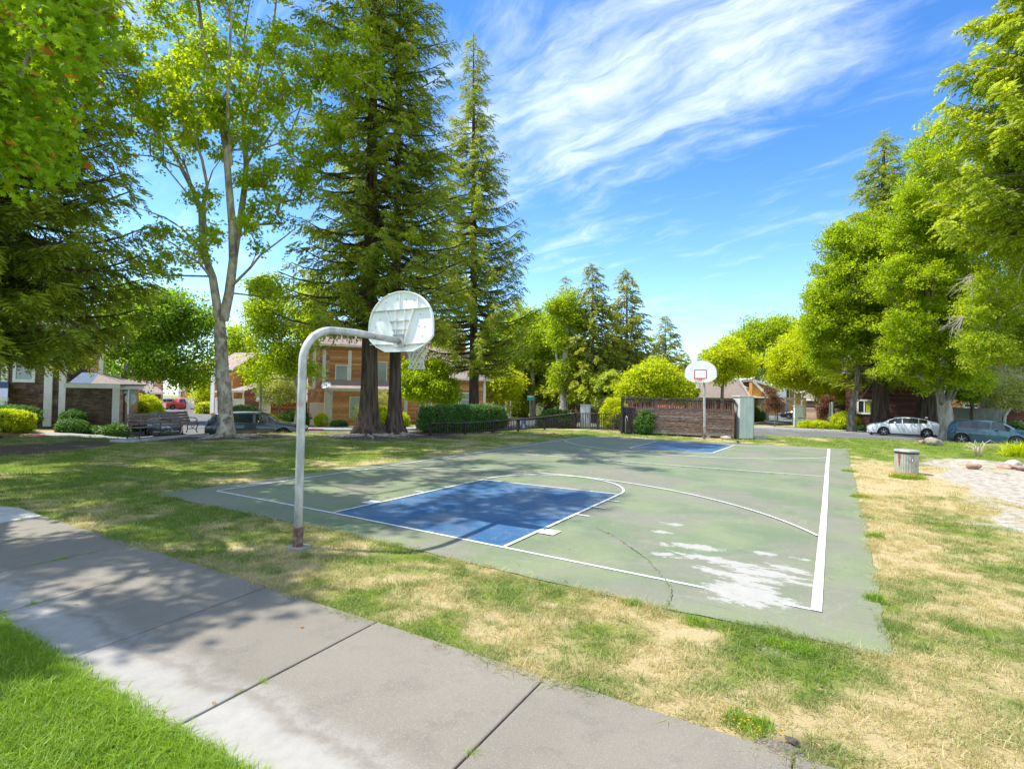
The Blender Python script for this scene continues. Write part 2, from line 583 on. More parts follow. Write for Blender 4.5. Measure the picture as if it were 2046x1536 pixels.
# lip of soil right beside the paving
nx, ny = len(LX), len(LY)
vs = np.stack([gx, gy, gz], -1).reshape(-1, 3)
ii, jj = np.meshgrid(np.arange(nx - 1), np.arange(ny - 1), indexing='ij')
q0 = (ii * ny + jj).ravel()
quads = np.stack([q0, q0 + ny, q0 + ny + 1, q0 + 1], -1)
me = bpy.data.meshes.new('ground')
me.vertices.add(len(vs)); me.vertices.foreach_set('co', vs.ravel())
me.loops.add(quads.size); me.loops.foreach_set('vertex_index', quads.ravel().astype(np.int32))
me.polygons.add(len(quads)); me.polygons.foreach_set('loop_start', (np.arange(len(quads)) * 4).astype(np.int32))
me.update(calc_edges=True); me.validate()
zg, zs, zd = zones(vs[:, 0], vs[:, 1])
ca_ = me.color_attributes.new('zone', 'FLOAT_COLOR', 'POINT')
ca_.data.foreach_set('color', np.stack([zg, zs, zd, np.ones(len(zg))], -1).astype(np.float32).ravel())
me.polygons.foreach_set('use_smooth', [True] * len(me.polygons))

mt, bb, out = newmat('lawn_ground')
at = bb.n('ShaderNodeAttribute', attribute_name='zone')
sp = bb.n('ShaderNodeSeparateColor', ins={0: at.outputs['Color']})
geo = bb.n('ShaderNodeNewGeometry')
P_ = geo.outputs['Position']
n_f = bb.noise(P_, 14, 6, .7)
n_m = bb.noise(P_, 2.2, 6, .65)
gsel = bb.ramp(bb.math('ADD', sp.outputs[0], bb.math('MULTIPLY', bb.math('SUBTRACT', n_m, .5), .9)), .34, .78)
dry = bb.mix(n_f, (.32, .24, .115), (.52, .42, .24))
grn = bb.mix(n_f, (.085, .125, .012), (.20, .255, .03))
c = bb.mix(gsel, dry, grn)
thin = bb.ramp(bb.noise(P_, 5, 6, .7), .60, .72)
c = bb.mix(bb.math('MULTIPLY', thin, .5), c, (.20, .15, .09))
c = bb.mix(sp.outputs[1], c, bb.mix(n_f, (.060, .043, .032), (.16, .12, .09)))
c = bb.mix(sp.outputs[2], c, bb.mix(bb.ramp(bb.noise(P_, 5, 9, .75), .3, .7), (.21, .17, .12), (.52, .48, .42)))
pr = bb.n('ShaderNodeBsdfPrincipled', ins={'Base Color': c, 'Roughness': .95, 'Specular IOR Level': .1})
bn = bb.n('ShaderNodeBump', ins={'Strength': .8, 'Distance': .03, 'Height': bb.noise(P_, 30, 8, .7)})
bb.t.links.new(bn.outputs[0], pr.inputs['Normal']); bb.t.links.new(pr.outputs[0], out.inputs[0])
me.materials.append(mt)
ground = bpy.data.objects.new('ground', me); COL.objects.link(ground)
tag(ground, 'dry and green patchy park lawn spreading out round the sports court', kind='structure')

# ------------------------------------------------------------------ court
WORN = [(5.05, .06, .52, .42), (5.02, .62, .36, .32), (5.15, 1.0, .62, .13), (5.40, 1.35, .28, .18), (4.55, 1.20, .66, .16), (4.15, 1.74, .42, .17), (3.50, 2.95, .16, .16), (3.50, 2.3, .18, .08), (3.90, 1.05, .14, .15), (5.62, .82, .28, .10), (5.10, 1.95, .16, .14), (4.6, .72, .25, .10), (5.55, 1.95, .10, .06), (3.75, 1.6, .12, .1)]


def courtmat(name, base1, base2, dirt, worn=True):
    mt, bb, out = newmat(name)
    geo = bb.n('ShaderNodeNewGeometry'); P_ = geo.outputs['Position']
    f = bb.ramp(bb.noise(P_, .55, 6, .62, .4), .40, .62)
    c = bb.mix(f, base1, base2)
    # mud film dried in rings
    f2 = bb.ramp(bb.noise(bb.vmap(P_, scale=(1, .8, 1), loc=(3, 1, 0)), .42, 7, .6, 1.2), .43, .58)
    c = bb.mix(bb.math('MULTIPLY', f2, .72), c, dirt)
    f3 = bb.ramp(bb.math('ABSOLUTE', bb.math('SUBTRACT', bb.noise(P_, .8, 5, .55, 1.0), .5)), .0, .025)
    c = bb.mix(bb.math('MULTIPLY', bb.math('SUBTRACT', 1.0, f3), .09), c, (.42, .41, .34))
    sp_ = bb.noise(P_, 55, 3, .6)
    c = bb.mix(bb.math('MULTIPLY', bb.ramp(sp_, .50, .72), .30), c, (.34, .35, .29))
    st_ = bb.noise(bb.vmap(P_, scale=(.5, 3.0, 1), rot=(0, 0, .5)), 2.2, 8, .75, .6)
    c = bb.mix(bb.math('MULTIPLY', bb.ramp(st_, .52, .70), .38), c, (.115, .125, .085))
    c = bb.mix(bb.math('MULTIPLY', bb.ramp(bb.noise(bb.vmap(P_, scale=(1, 2.5, 1), loc=(7, 3, 0)), 9, 6, .7), .62, .74), .35), c, (.30, .30, .26))
    if worn:
        nw = bb.n('ShaderNodeTexNoise', ins={'Vector': bb.vmap(P_, scale=(.8, 1.6, 1)), 'Scale': 3.2, 'Detail': 9.0, 'Roughness': .72})
        wp = bb.n('ShaderNodeVectorMath', operation='MULTIPLY_ADD', ins={0: nw.outputs['Color'], 1: (1.1, .55, 0), 2: P_}).outputs[0]
        wp = bb.n('ShaderNodeVectorMath', operation='SUBTRACT', ins={0: wp, 1: (.55, .275, 0)}).outputs[0]
        sx = bb.n('ShaderNodeSeparateXYZ', ins={0: wp})
        tot = None
        for (x, y, a, r) in WORN:
            q = bb.math('ADD', bb.math('POWER', bb.math('ABSOLUTE', bb.math('DIVIDE', bb.math('SUBTRACT', sx.outputs[0], x), a)), 2.0), bb.math('POWER', bb.math('ABSOLUTE', bb.math('DIVIDE', bb.math('SUBTRACT', sx.outputs[1], y), r)), 2.0))
            q = bb.math('SUBTRACT', 1.0, q)
            tot = q if tot is None else bb.math('MAXIMUM', tot, q)
        tot = bb.math('MAXIMUM', tot, -1.2)
        jag = bb.math('ADD', bb.math('MULTIPLY', bb.noise(bb.vmap(P_, scale=(.8, 1.7, 1)), 4.2, 10, .80), 2.2), bb.math('MULTIPLY', bb.noise(P_, 34, 4, .6), .20))
        w = bb.ramp(bb.math('ADD', bb.math('MULTIPLY', tot, .36), jag), 1.27, 1.32)
        c = bb.mix(w, c, bb.mix(bb.noise(P_, 9, 5, .6), (.29, .28, .25), (.40, .385, .35)))
    pr = bb.n('ShaderNodeBsdfPrincipled', ins={'Base Color': c, 'Roughness': .62, 'Specular IOR Level': .38})
    bn = bb.n('ShaderNodeBump', ins={'Strength': .35, 'Distance': .003, 'Height': bb.noise(P_, 160, 3, .6)})
    bb.t.links.new(bn.outputs[0], pr.inputs['Normal']); bb.t.links.new(pr.outputs[0], out.inputs[0])
    return mt


m_court = courtmat('court_green', (.128, .166, .086), (.180, .212, .108), (.195, .178, .138))
m_key = courtmat('court_blue', (.012, .085, .205), (.045, .120, .225), (.13, .165, .205), False)
m_line = pm('line_paint', (.55, .56, .55), (.70, .70, .69), 9, .6, 0, spec=.3, c3=(.5, .52, .48), s3=14, l3=.66)
m_crack = pm('crack_fill', (.09, .09, .055), (.26, .24, .17), 12, .95)


def jitter_edge(poly, amp=.03, step=.22):
    r = []
    for i in range(len(poly)):
        p, q = np.array(poly[i], float), np.array(poly[(i + 1) % len(poly)], float)
        n = max(1, int(np.linalg.norm(q - p) / step))
        for k in range(n): r.append(tuple(p + (q - p) * k / n + rng.normal(0, amp, 2)))
    return r


court = sheet('court', jitter_edge(COURT, .011, .16), .012, m_court, flat=True)
court['label'] = 'green painted outdoor basketball court with faded and worn coating'
KL, KR = -1.79, 1.785
key1 = sheet('painted_key', [(-1.90, .10), (1.79, .02), (1.77, 5.09), (-1.80, 4.89)], .016, m_key, flat=True, parent=court)
key2 = sheet('painted_key', [(-1.45, 15.75), (1.80, 16.23), (1.98, 20.5), (-1.46, 19.78)], .016, m_key, flat=True, parent=court)


def line(pts, w=.05, z=.020, name='painted_line'):
    mb = MB(); pts = [np.array(p, float) for p in pts]
    L, Rr = [], []
    for i, p in enumerate(pts):
        d = pts[min(i + 1, len(pts) - 1)] - pts[max(i - 1, 0)]
        d /= np.linalg.norm(d); n_ = np.array([-d[1], d[0]]) * w / 2
        L.append(p + n_); Rr.append(p - n_)
    n = len(pts)
    mb.add([(q[0], q[1], z) for q in L] + [(q[0], q[1], z) for q in Rr], [(i, n + i, n + i + 1, i + 1) for i in range(n - 1)])
    return mb.build(name, m_line, court, kind=None)


def arc(c, r, a0, a1, n=40, ry=None):
    return [(c[0] + r * math.cos(R(a0 + (a1 - a0) * k / n)), c[1] + (ry or r) * math.sin(R(a0 + (a1 - a0) * k / n))) for k in range(n + 1)]


line([(-5.52, .09), (-1.9, .10), (1.79, .02), (4.62, -.045)], .055)
line([(5.46, -.062), (5.73, -.069)], .055)
line([(5.78, -.10), (5.79, 7.0), (5.785, 14), (5.80, 21.62)], .105, .024)
line([(-5.50, .10), (-5.40, 5.0), (-5.36, 10.41), (-5.27, 15.5), (-5.185, 20.33)], .055, .024)
line([(-1.80, 4.89), (1.77, 5.09)], .05, .024)
line([(-1.90, .12), (-1.80, 4.89)], .055, .028)
line([(1.79, .05), (1.77, 5.09)], .06, .028)
line(arc((-.01, 4.99), 1.80, 4, 177, 40, 1.86), .055, .0285)
# three-point arc meets both sidelines
a3 = []
for k in range(61):
    x = -5.43 + (5.72 + 5.43) * k / 60
    s_ = (x + .0) / 6.45
    a3.append((x, .95 + 6.05 * math.sqrt(max(0, 1 - s_ * s_)) * 1.0 - .10 + (0.0 if x < 0 else -.02 * x)))
line(a3, .055, .032)
line([(-5.36, 10.41), (0, 10.95), (5.73, 11.51)], .045, .028)
b3 = []
for k in range(61):
    x = -5.08 + (5.74 + 5.08) * k / 60
    s_ = (x - .35) / 6.2
    b3.append((x, 20.0 - 6.1 * math.sqrt(max(0, 1 - s_ * s_)) + .10 + .06 * x))
line(b3, .06, .032)
line([(-5.185, 20.33), (-1.46, 19.80), (2.0, 20.55), (5.74, 21.58)], .06, .020)
line([(-1.45, 15.75), (1.80, 16.23)], .05, .024)
line([(-1.45, 15.75), (-1.46, 19.80)], .06, .028)
line([(1.80, 16.23), (2.0, 20.53)], .07, .028)
line([(.18 + 1.66 * math.cos(R(a)), 16.0 - 1.15 * math.sin(R(a)) + .14 * math.cos(R(a))) for a in range(0, 181, 6)], .06, .0285)
for sgn, xx in ((1, 1.80), (-1, -1.86)):
    for y in (2.62, 3.45, 4.27): line([(xx, y), (xx + sgn * .26, y + (.0 if sgn > 0 else -.0))], .05, .026)
    mb = MB(); xs_ = sorted((xx + .03 * sgn, xx + .30 * sgn))
    mb.add([(xs_[0], 1.02, .026), (xs_[1], 1.02, .026), (xs_[1], 1.33, .026), (xs_[0], 1.33, .026)], [(0, 1, 2, 3)])
    mb.build('painted_block', m_line, court)
    for y in (19.0, 18.2, 17.4): line([(xx + .12 * sgn, y), (xx + sgn * .42, y)], .06, .026)


def crack(pts, w, nm='crack'):
    pp = []
    for i in range(len(pts) - 1):
        p, q = np.array(pts[i], float), np.array(pts[i + 1], float)
        n = max(2, int(np.linalg.norm(q - p) / .07))
        for k in range(n): pp.append(p + (q - p) * k / n + rng.normal(0, .012, 2))
    mb = MB(); n = len(pp)
    ws = [w * (.3 + 1.2 * random.random()) for _ in pp]
    L = [(p[0] - w_ / 2, p[1] - w_ / 2, .034) for p, w_ in zip(pp, ws)]; Q = [(p[0] + w_ / 2, p[1] + w_ / 2, .034) for p, w_ in zip(pp, ws)]
    mb.add(L + Q, [(i, n + i, n + i + 1, i + 1) for i in range(n - 1)])
    return mb.build(nm, m_crack, court)


CRACKS = [[(2.46, 1.93), (3.0, 1.5), (3.24, 1.2), (3.7, .7), (4.05, .13), (4.3, -.3), (4.41, -.88)],
          [(-1.0, 10.6), (.6, 10.85), (2.2, 10.95), (3.8, 11.0), (5.5, 11.3)], [(-.6, 3.3), (.4, 3.05), (1.1, 2.75), (1.75, 2.2), (2.46, 1.93)]]
crack(CRACKS[0], .011); crack(CRACKS[1], .03); crack(CRACKS[2], .007)

# ------------------------------------------------------------------ concrete path in slabs
mt, bb, out = newmat('path_concrete')
geo = bb.n('ShaderNodeNewGeometry'); P_ = geo.outputs['Position']
oi = bb.n('ShaderNodeObjectInfo')
c = bb.mix(bb.noise(P_, 1.1, 6, .6), (.162, .144, .114), (.228, .204, .164))
c = bb.mix(bb.math('MULTIPLY', bb.ramp(bb.noise(P_, 2.6, 7, .7, .6), .50, .66), .35), c, (.115, .105, .09))
c = bb.mix(bb.ramp(bb.noise(P_, 85, 3, .8), .50, .70), c, (.27, .25, .22))
c = bb.mix(bb.math('MULTIPLY', bb.ramp(bb.noise(P_, 210, 2, .6), .60, .7), .6), c, (.09, .085, .08))
sx = bb.n('ShaderNodeSeparateXYZ', ins={0: P_})
wob = bb.math('MULTIPLY', bb.math('SUBTRACT', bb.noise(bb.vmap(P_, scale=(1, .2, 1)), 1.4, 5, .6), .5), .55)
ye = bb.math('ADD', sx.outputs[1], wob)            # lime-washed band along the sprinkled lawn
lime = bb.ramp(ye, -4.34, -4.52)
rimb = bb.math('MULTIPLY', bb.ramp(ye, -4.10, -4.30), bb.ramp(bb.noise(P_, 10, 6, .7), .25, .62))
c = bb.mix(bb.math('MULTIPLY', rimb, .45), c, (.34, .325, .295))
brn = bb.math('MULTIPLY', bb.ramp(ye, -4.29, -4.34), bb.ramp(ye, -4.43, -4.37))
c = bb.mix(bb.math('MULTIPLY', brn, .4), c, (.175, .15, .12))
c = bb.mix(bb.math('MULTIPLY', lime, .62), c, bb.mix(bb.noise(P_, 5, 6, .6), (.28, .27, .25), (.39, .375, .345)))
k = bb.math('MULTIPLY_ADD', oi.outputs['Random'], .16, .92)
c = bb.mix(1.0, c, bb.n('ShaderNodeCombineXYZ', ins={0: k, 1: k, 2: k}).outputs[0], 'MULTIPLY')
pr = bb.n('ShaderNodeBsdfPrincipled', ins={'Base Color': c, 'Roughness': .85, 'Specular IOR Level': .25})
bn = bb.n('ShaderNodeBump', ins={'Strength': .7, 'Distance': .004, 'Height': bb.noise(P_, 150, 5, .7)})
bb.t.links.new(bn.outputs[0], pr.inputs['Normal']); bb.t.links.new(pr.outputs[0], out.inputs[0])
m_path = mt
m_pale = pm('pale_concrete', (.34, .33, .31), (.46, .45, .42), 4, .9, .004)
bed = MB().box(-9.3, 11.0, -4.86, -2.86, -.10, -.012)
path = bed.build('path', pm('path_bed', (.05, .042, .03), (.09, .08, .05), 20, .95)); tag(path, 'grey concrete footpath of wide slabs running beside the court', kind='structure')
JX = [(-5.56, -5.30), (-4.17, -4.08), (-2.62, -2.56), (-1.216, -1.056), (.403, .541), (2.108, 2.176), (3.956, 3.984), (5.72, 5.72), (7.5, 7.5), (9.3, 9.3)]
for i in range(len(JX) - 1):
    (a0, b0), (a1, b1) = JX[i], JX[i + 1]
    g = .007
    tl = rng.normal(0, .003, 4)
    mb = MB()
    y0, y1 = -4.85, -2.86
    outer = [(a0 + g, y1), (a1 - g, y1), (b1 - g, y0), (b0 + g, y0)]
    mb.box8([(outer[3][0], y0, -.08), (outer[2][0], y0, -.08), (outer[1][0], y1, -.08), (outer[0][0], y1, -.08), (outer[3][0], y0, .022 + tl[0]), (outer[2][0], y0, .022 + tl[1]), (outer[1][0], y1, .022 + tl[2]), (outer[0][0], y1, .022 + tl[3])])
    o = mb.build('slab', m_path, path); soft(o, .014)
mb = MB().prism([(-5.6, -2.88), (-6.6, -2.86), (-7.3, -3.1), (-7.6, -4.0), (-7.5, -4.85), (-5.35, -4.85)], .09, lambda x, y, z: (x, y, z - .066))
soft(mb.build('slab', m_pale, path), .008)

# ------------------------------------------------------------------ streets, kerbs and pavements around the park
m_asph = pm('street_asphalt', (.105, .104, .102), (.150, .148, .143), 1.2, .9, .004, bscale=60, c3=(.075, .075, .075), s3=.25, l3=.60)
m_conc = pm('pavement_concrete', (.27, .255, .235), (.36, .345, .315), 1.5, .9, .003, bscale=50)
m_red = pm('red_kerb_paint', (.40, .065, .045), (.50, .12, .09), 6, .7, c3=(.3, .27, .25), s3=5, l3=.68)
m_kerb = pm('kerb_concrete', (.36, .35, .33), (.48, .47, .44), 4, .9)


def plerp(pairs, n=60, dt=0.0):
    """photo column / depth pairs -> dense ground polyline"""
    ps = np.array([q[0] for q in pairs], float); ts = np.array([q[1] for q in pairs], float)
    s_ = np.linspace(0, len(ps) - 1, n)
    idx = np.arange(len(ps))
    pp, tt = np.interp(s_, idx, ps), np.interp(s_, idx, ts)
    return [tuple(PT(a, c_ + dt)) for a, c_ in zip(pp, tt)]


OUTER = [(-300, 25.8), (0, 25.9), (180, 26.6), (262, 28), (350, 33), (430, 38.6), (520, 39.2), (650, 39.4), (760, 40), (870, 41), (960, 46), (1020, 60), (1100, 65), (1240, 64), (1320, 52), (1500, 45.5), (1620, 43.6), (1740, 42), (1900, 39.8), (2100, 38.6), (2400, 38)]
INNER = [(p_, float(T0(p_)) + 3.4) for p_ in (-300, -150, 0, 120, 250, 350, 450, 560, 700, 820, 950, 1020, 1100, 1180, 1250, 1320, 1400, 1500, 1600, 1700, 1800, 1900, 2000, 2100, 2250, 2400)]
for i in range(3): INNER[i] = (INNER[i][0], 24.2)
INNER[3] = (120, 24.6)
ring = plerp(INNER, 70) + plerp(OUTER, 80)[::-1]
street = sheet('street', ring, .018, m_asph, 1.0)
street['label'] = 'grey asphalt street curving round the park below the lawn'
side_st = sheet('side_street', plerp([(268, 27.9), (300, 50), (319, 110)], 20) + plerp([(396, 110), (430, 60), (474, 38.5)], 20), .026, m_asph, 1.5)
side_st['label'] = 'side street running away between the shingled house and the orange houses'
drive = sheet('driveway', [tuple(PT(*q)) for q in ((1512, 57), (1506, 104), (1612, 104), (1650, 57))], .022, m_asph, 2.0)
drive['label'] = 'dark asphalt parking lane behind the far kerb'


def strip(name, pairs, d0, d1, top, mat, label, n=60, thick=.14, **kw):
    poly = plerp(pairs, n, d0) + plerp(pairs, n, d1)[::-1]
    o = sheet(name, poly, top, mat, 1.0, thick=thick)
    o['label'] = label
    return o


strip('pavement', OUTER[9:15] and [(505, 39.2), (560, 39.2), (650, 39.4), (760, 40), (870, 41), (945, 45.5)], .16, 3.4, .13, m_conc, 'pale concrete pavement and driveway apron in front of the orange house')
strip('pavement', [(-120, 25.9), (0, 25.9), (180, 26.6), (258, 28)], .16, 1.5, .13, m_conc, 'pale pavement in front of the clipped hedges by the shingled house', 24)
strip('pavement', [(1505, 45.4), (1620, 43.6), (1740, 42), (1900, 39.8), (2100, 38.6)], 1.6, 3.0, .12, m_conc, 'pale pavement behind the parked white car', 30)
strip('pavement', [(960, 46), (1020, 60), (1100, 65), (1240, 64)], .6, 2.6, .12, m_conc, 'pale pavement beyond the street sign', 30)
strip('kerb', [(1440, 47.4), (1500, 45.5), (1620, 43.6), (1740, 42)], 0, .35, .15, m_kerb, 'white concrete kerb along the far side of the street', 30)
strip('kerb', [(1745, 41.9), (1900, 39.8), (2100, 38.6)], 0, .3, .14, m_kerb, 'concrete kerb behind the parked cars on the right', 24)
strip('kerb', [(-120, 25.9), (0, 25.9), (92, 26.2)], -.02, .18, .15, m_red, 'red painted kerb at the left edge by the hedges', 12)
strip('kerb', [(95, 26.2), (180, 26.6), (262, 28), (350, 33)], -.02, .18, .14, m_kerb, 'bare concrete kerb at the corner of the side street', 14)
strip('kerb', [(536, 39.25), (590, 39.3), (648, 39.4)], -.02, .2, .16, m_red, 'faded red kerb in front of the orange garage', 12)
strip('kerb', [(652, 39.4), (760, 40), (870, 41), (960, 46)], -.02, .18, .14, m_kerb, 'concrete kerb behind the redwood trunks', 16)
strip('kerb', [(1010, 32.4 + 3.2), (1060, 33.8 + 3.3), (1120, 35 + 3.3)], -.9, -.7, .13, m_red, 'red kerb seen through the park fence balusters', 12)
strip('kerb', [(398, 110), (412, 84), (426, 64)], -.0, 3.0, .2, m_red, 'short red kerb at the bend of the side street', 10)

# ================================================================== foliage kit
def leaf_outline(kind):
    if kind == 'lobed':
        pts = []
        for a, r_ in ((-90, .12), (-55, .42), (-30, .26), (-5, .52), (18, .28), (50, .50), (70, .30), (90, .56), (110, .30), (130, .50), (162, .28), (185, .52), (210, .26), (235, .42)):
            pts.append((r_ * math.cos(R(a)), r_ * math.sin(R(a)) + .1))
        return pts
    return [(0, -.5), (.28, -.1), (.22, .25), (0, .5), (-.22, .25), (-.28, -.1)]


def twigmesh(name, mat, n, spread, size, kind='lobed', flat=.6, seed=1, hang=0.0, stems=0, smat=None):
    r = np.random.default_rng(seed)
    vs, fs, at = [], [], []
    o2 = leaf_outline('lobed') if kind == 'lobed' else None
    for i in range(n):
        p = r.normal(0, 1, 3); p /= np.linalg.norm(p); p *= spread * r.random() ** .45; p[2] *= flat
        p[2] -= hang * spread * r.random()
        s_ = size * r.uniform(.65, 1.25)
        # leaf normal mostly up and outwards
        nrm = np.array([p[0], p[1], 0]) / spread * .9 + np.array([0, 0, .55]) + r.normal(0, .6, 3)
        nrm /= np.linalg.norm(nrm)
        a = r.normal(0, 1, 3); x = np.cross(nrm, a); x /= np.linalg.norm(x); y = np.cross(nrm, x)
        k = len(vs); v_ = r.random()
        if kind == 'lobed':
            vs.append(tuple(p + nrm * s_ * .06))
            for (q0, q1) in o2: vs.append(tuple(p + x * q0 * s_ + y * q1 * s_ - nrm * s_ * .10 * abs(q0)))
            m_ = len(o2)
            for j in range(m_): fs.append((k, k + 1 + j, k + 1 + (j + 1) % m_)); at.append(v_)
        elif kind == 'quad':
            w_ = s_ * .34
            vs += [tuple(p - y * s_ * .5), tuple(p + x * w_ - nrm * s_ * .08), tuple(p + y * s_ * .5), tuple(p - x * w_ - nrm * s_ * .08)]
            fs.append((k, k + 1, k + 2)); at.append(v_)
            fs.append((k, k + 2, k + 3)); at.append(v_)
    me = bpy.data.meshes.new(name)
    me.from_pydata(vs, [], fs)
    a_ = me.attributes.new('leaf', 'FLOAT', 'FACE'); a_.data.foreach_set('value', np.array(at, np.float32))
    me.materials.append(mat)
    return me


def sprayme(name, mat, n, L, w, seed=1, droop=.35):
    """flat conifer frond along +X with paired side sprays"""
    r = np.random.default_rng(seed)
    vs, fs, at = [], [], []
    for i in range(n):
        f = (i + r.random()) / n
        bx = f * L; bz = -droop * L * f * f
        side = 1 if i % 2 else -1
        ln = L * (.42 * (1 - f) + .12) * r.uniform(.7, 1.25)
        an = side * R(r.uniform(35, 62))
        dz_ = r.uniform(-.55, .05)
        d = np.array([math.cos(an), math.sin(an), dz_]); d /= np.linalg.norm(d)
        up = np.array([r.normal(0, .9), r.normal(0, .9), .8]); sv = np.cross(up, d); sv /= np.linalg.norm(sv)
        b0 = np.array([bx, 0, bz + r.normal(0, .03)])
        tip = b0 + d * ln
        mid = b0 + d * ln * .45
        k = len(vs); v_ = r.random()
        vs += [tuple(b0), tuple(mid + sv * w), tuple(tip), tuple(mid - sv * w)]
        fs += [(k, k + 1, k + 2), (k, k + 2, k + 3)]; at += [v_, v_]
    me = bpy.data.meshes.new(name)
    me.from_pydata(vs, [], fs)
    a_ = me.attributes.new('leaf', 'FLOAT', 'FACE'); a_.data.foreach_set('value', np.array(at, np.float32))
    me.materials.append(mat)
    return me


def bladesme(name, mat, n, rad, h, w, seed=1, lean=.5, flowers=None):
    r = np.random.default_rng(seed)
    vs, fs, at = [], [], []
    for i in range(n):
        a = r.random() * 6.283; q = rad * math.sqrt(r.random())
        p = np.array([q * math.cos(a), q * math.sin(a), -.01])
        hh = h * r.uniform(.45, 1.2); th = r.random() * 6.283
        d = np.array([math.cos(th), math.sin(th), 0]); ln = abs(r.normal(0, lean)) * hh
        s_ = np.array([-d[1], d[0], 0]) * w * r.uniform(.6, 1.2)
        m_ = p + d * ln * .35 + np.array([0, 0, hh * .6]); tp = p + d * ln + np.array([0, 0, hh * (1 if ln < hh else .75)])
        k = len(vs); v_ = r.random()
        vs += [tuple(p - s_ / 2), tuple(p + s_ / 2), tuple(m_ + s_ * .4), tuple(m_ - s_ * .4), tuple(tp)]
        fs += [(k, k + 1, k + 2, k + 3), (k + 3, k + 2, k + 4)]; at += [v_, v_]
    me = bpy.data.meshes.new(name)
    me.from_pydata(vs, [], fs)
    a_ = me.attributes.new('leaf', 'FLOAT', 'FACE'); a_.data.foreach_set('value', np.array(at, np.float32))
    me.materials.append(mat)
    return me


_sets = {}
def twigset(name, meshes):
    """variants of one twig, picked at random by the crown's geometry nodes"""
    c = bpy.data.collections.new(name)
    for i, me in enumerate(meshes):
        c.objects.link(bpy.data.objects.new(name, me))
    g = bpy.data.node_groups.new('spread_' + name, 'GeometryNodeTree')
    g.interface.new_socket('Geometry', in_out='INPUT', socket_type='NodeSocketGeometry')
    g.interface.new_socket('Geometry', in_out='OUTPUT', socket_type='NodeSocketGeometry')
    N, L = g.nodes, g.links
    gi, go = N.new('NodeGroupInput'), N.new('NodeGroupOutput')
    ci = N.new('GeometryNodeCollectionInfo'); ci.inputs['Collection'].default_value = c
    ci.inputs['Separate Children'].default_value = True; ci.inputs['Reset Children'].default_value = True
    ip = N.new('GeometryNodeInstanceOnPoints'); ip.inputs['Pick Instance'].default_value = True
    ra = N.new('GeometryNodeInputNamedAttribute'); ra.data_type = 'FLOAT_VECTOR'; ra.inputs[0].default_value = 'rot'
    er = N.new('FunctionNodeEulerToRotation')
    sa = N.new('GeometryNodeInputNamedAttribute'); sa.data_type = 'FLOAT'; sa.inputs[0].default_value = 'siz'
    ia = N.new('FunctionNodeRandomValue'); ia.data_type = 'INT'
    ia.inputs[4].default_value = 0; ia.inputs[5].default_value = len(meshes) - 1
    L.new(gi.outputs[0], ip.inputs['Points']); L.new(ci.outputs[0], ip.inputs['Instance'])
    L.new(ra.outputs[0], er.inputs[0]); L.new(er.outputs[0], ip.inputs['Rotation'])
    L.new(sa.outputs[0], ip.inputs['Scale']); L.new(ia.outputs[2], ip.inputs['Instance Index'])
    L.new(ip.outputs[0], go.inputs[0])
    _sets[name] = g
    return name


def scatter(name, pts, rot, siz, var, setname, parent=None, kind=None):
    pts = np.asarray(pts, float)
    n = len(pts)
    if parent is not None:
        mi = np.array(wm(parent).inverted())
        pts = pts @ mi[:3, :3].T + mi[:3, 3]
    me = bpy.data.meshes.new(name)
    me.vertices.add(n)
    me.vertices.foreach_set('co', pts.astype(np.float32).ravel())
    for nm, ty, dat in (('rot', 'FLOAT_VECTOR', np.asarray(rot, float)), ('siz', 'FLOAT', siz), ('var', 'FLOAT', var)):
        a_ = me.attributes.new(nm, ty, 'POINT')
        a_.data.foreach_set('vector' if ty == 'FLOAT_VECTOR' else 'value', np.asarray(dat, np.float32).ravel())
    o = bpy.data.objects.new(name, me)
    COL.objects.link(o)
    md = o.modifiers.new('leaves', 'NODES'); md.node_group = _sets[setname]
    if parent is not None: o.parent = parent; KIDS.setdefault(parent.name, []).append(o)
    if kind: o['kind'] = kind
    return o


# leaf materials and twig sets
L_plane = leafmat('plane_leaf', (.14, .25, .010), (.46, .58, .020), .60, alt=(.42, .17, .035), altp=.965)
L_sycnear = leafmat('near_plane_leaf', (.13, .26, .015), (.46, .62, .03), .60, alt=(.45, .17, .04), altp=.975)
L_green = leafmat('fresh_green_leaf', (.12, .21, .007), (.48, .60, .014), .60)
L_deep = leafmat('deep_green_leaf', (.06, .15, .014), (.28, .44, .025), .60)
L_yel = leafmat('yellow_green_leaf', (.22, .32, .008), (.64, .70, .012), .55)
L_redw = leafmat('redwood_spray', (.06, .13, .015), (.39, .46, .030), .42, alt=(.46, .32, .03), altp=.93)
L_cedar = leafmat('dark_conifer_spray', (.07, .13, .016), (.42, .48, .04), .42)
L_olive = leafmat('olive_conifer_spray', (.12, .20, .012), (.50, .58, .04), .48)
L_fir = leafmat('fir_spray', (.04, .10, .02), (.46, .48, .04), .32)
L_hedge = leafmat('hedge_leaf', (0.0385, 0.105, 0.021), (0.1313, 0.2625, 0.0385), .3)
L_purple = leafmat('purple_leaf', (0.09, 0.035, 0.028), (0.26, 0.13, 0.085), .35)
L_pale = leafmat('pale_olive_leaf', (0.245, 0.315, 0.0875), (0.595, 0.62, 0.2275), .4)
L_grass = leafmat('grass_blade', (0.66, 0.53, 0.30), (0.10, 0.21, 0.012), .40, tcol=(1.35, 1.3, .7))
L_lush = leafmat('lush_grass_blade', (0.1013, 0.2228, 0.0162), (0.27, 0.405, 0.0297), .42)
L_flow = leafmat('yellow_flower', (0.55, 0.3, 0.01), (0.62, 0.5, 0.02), .2)

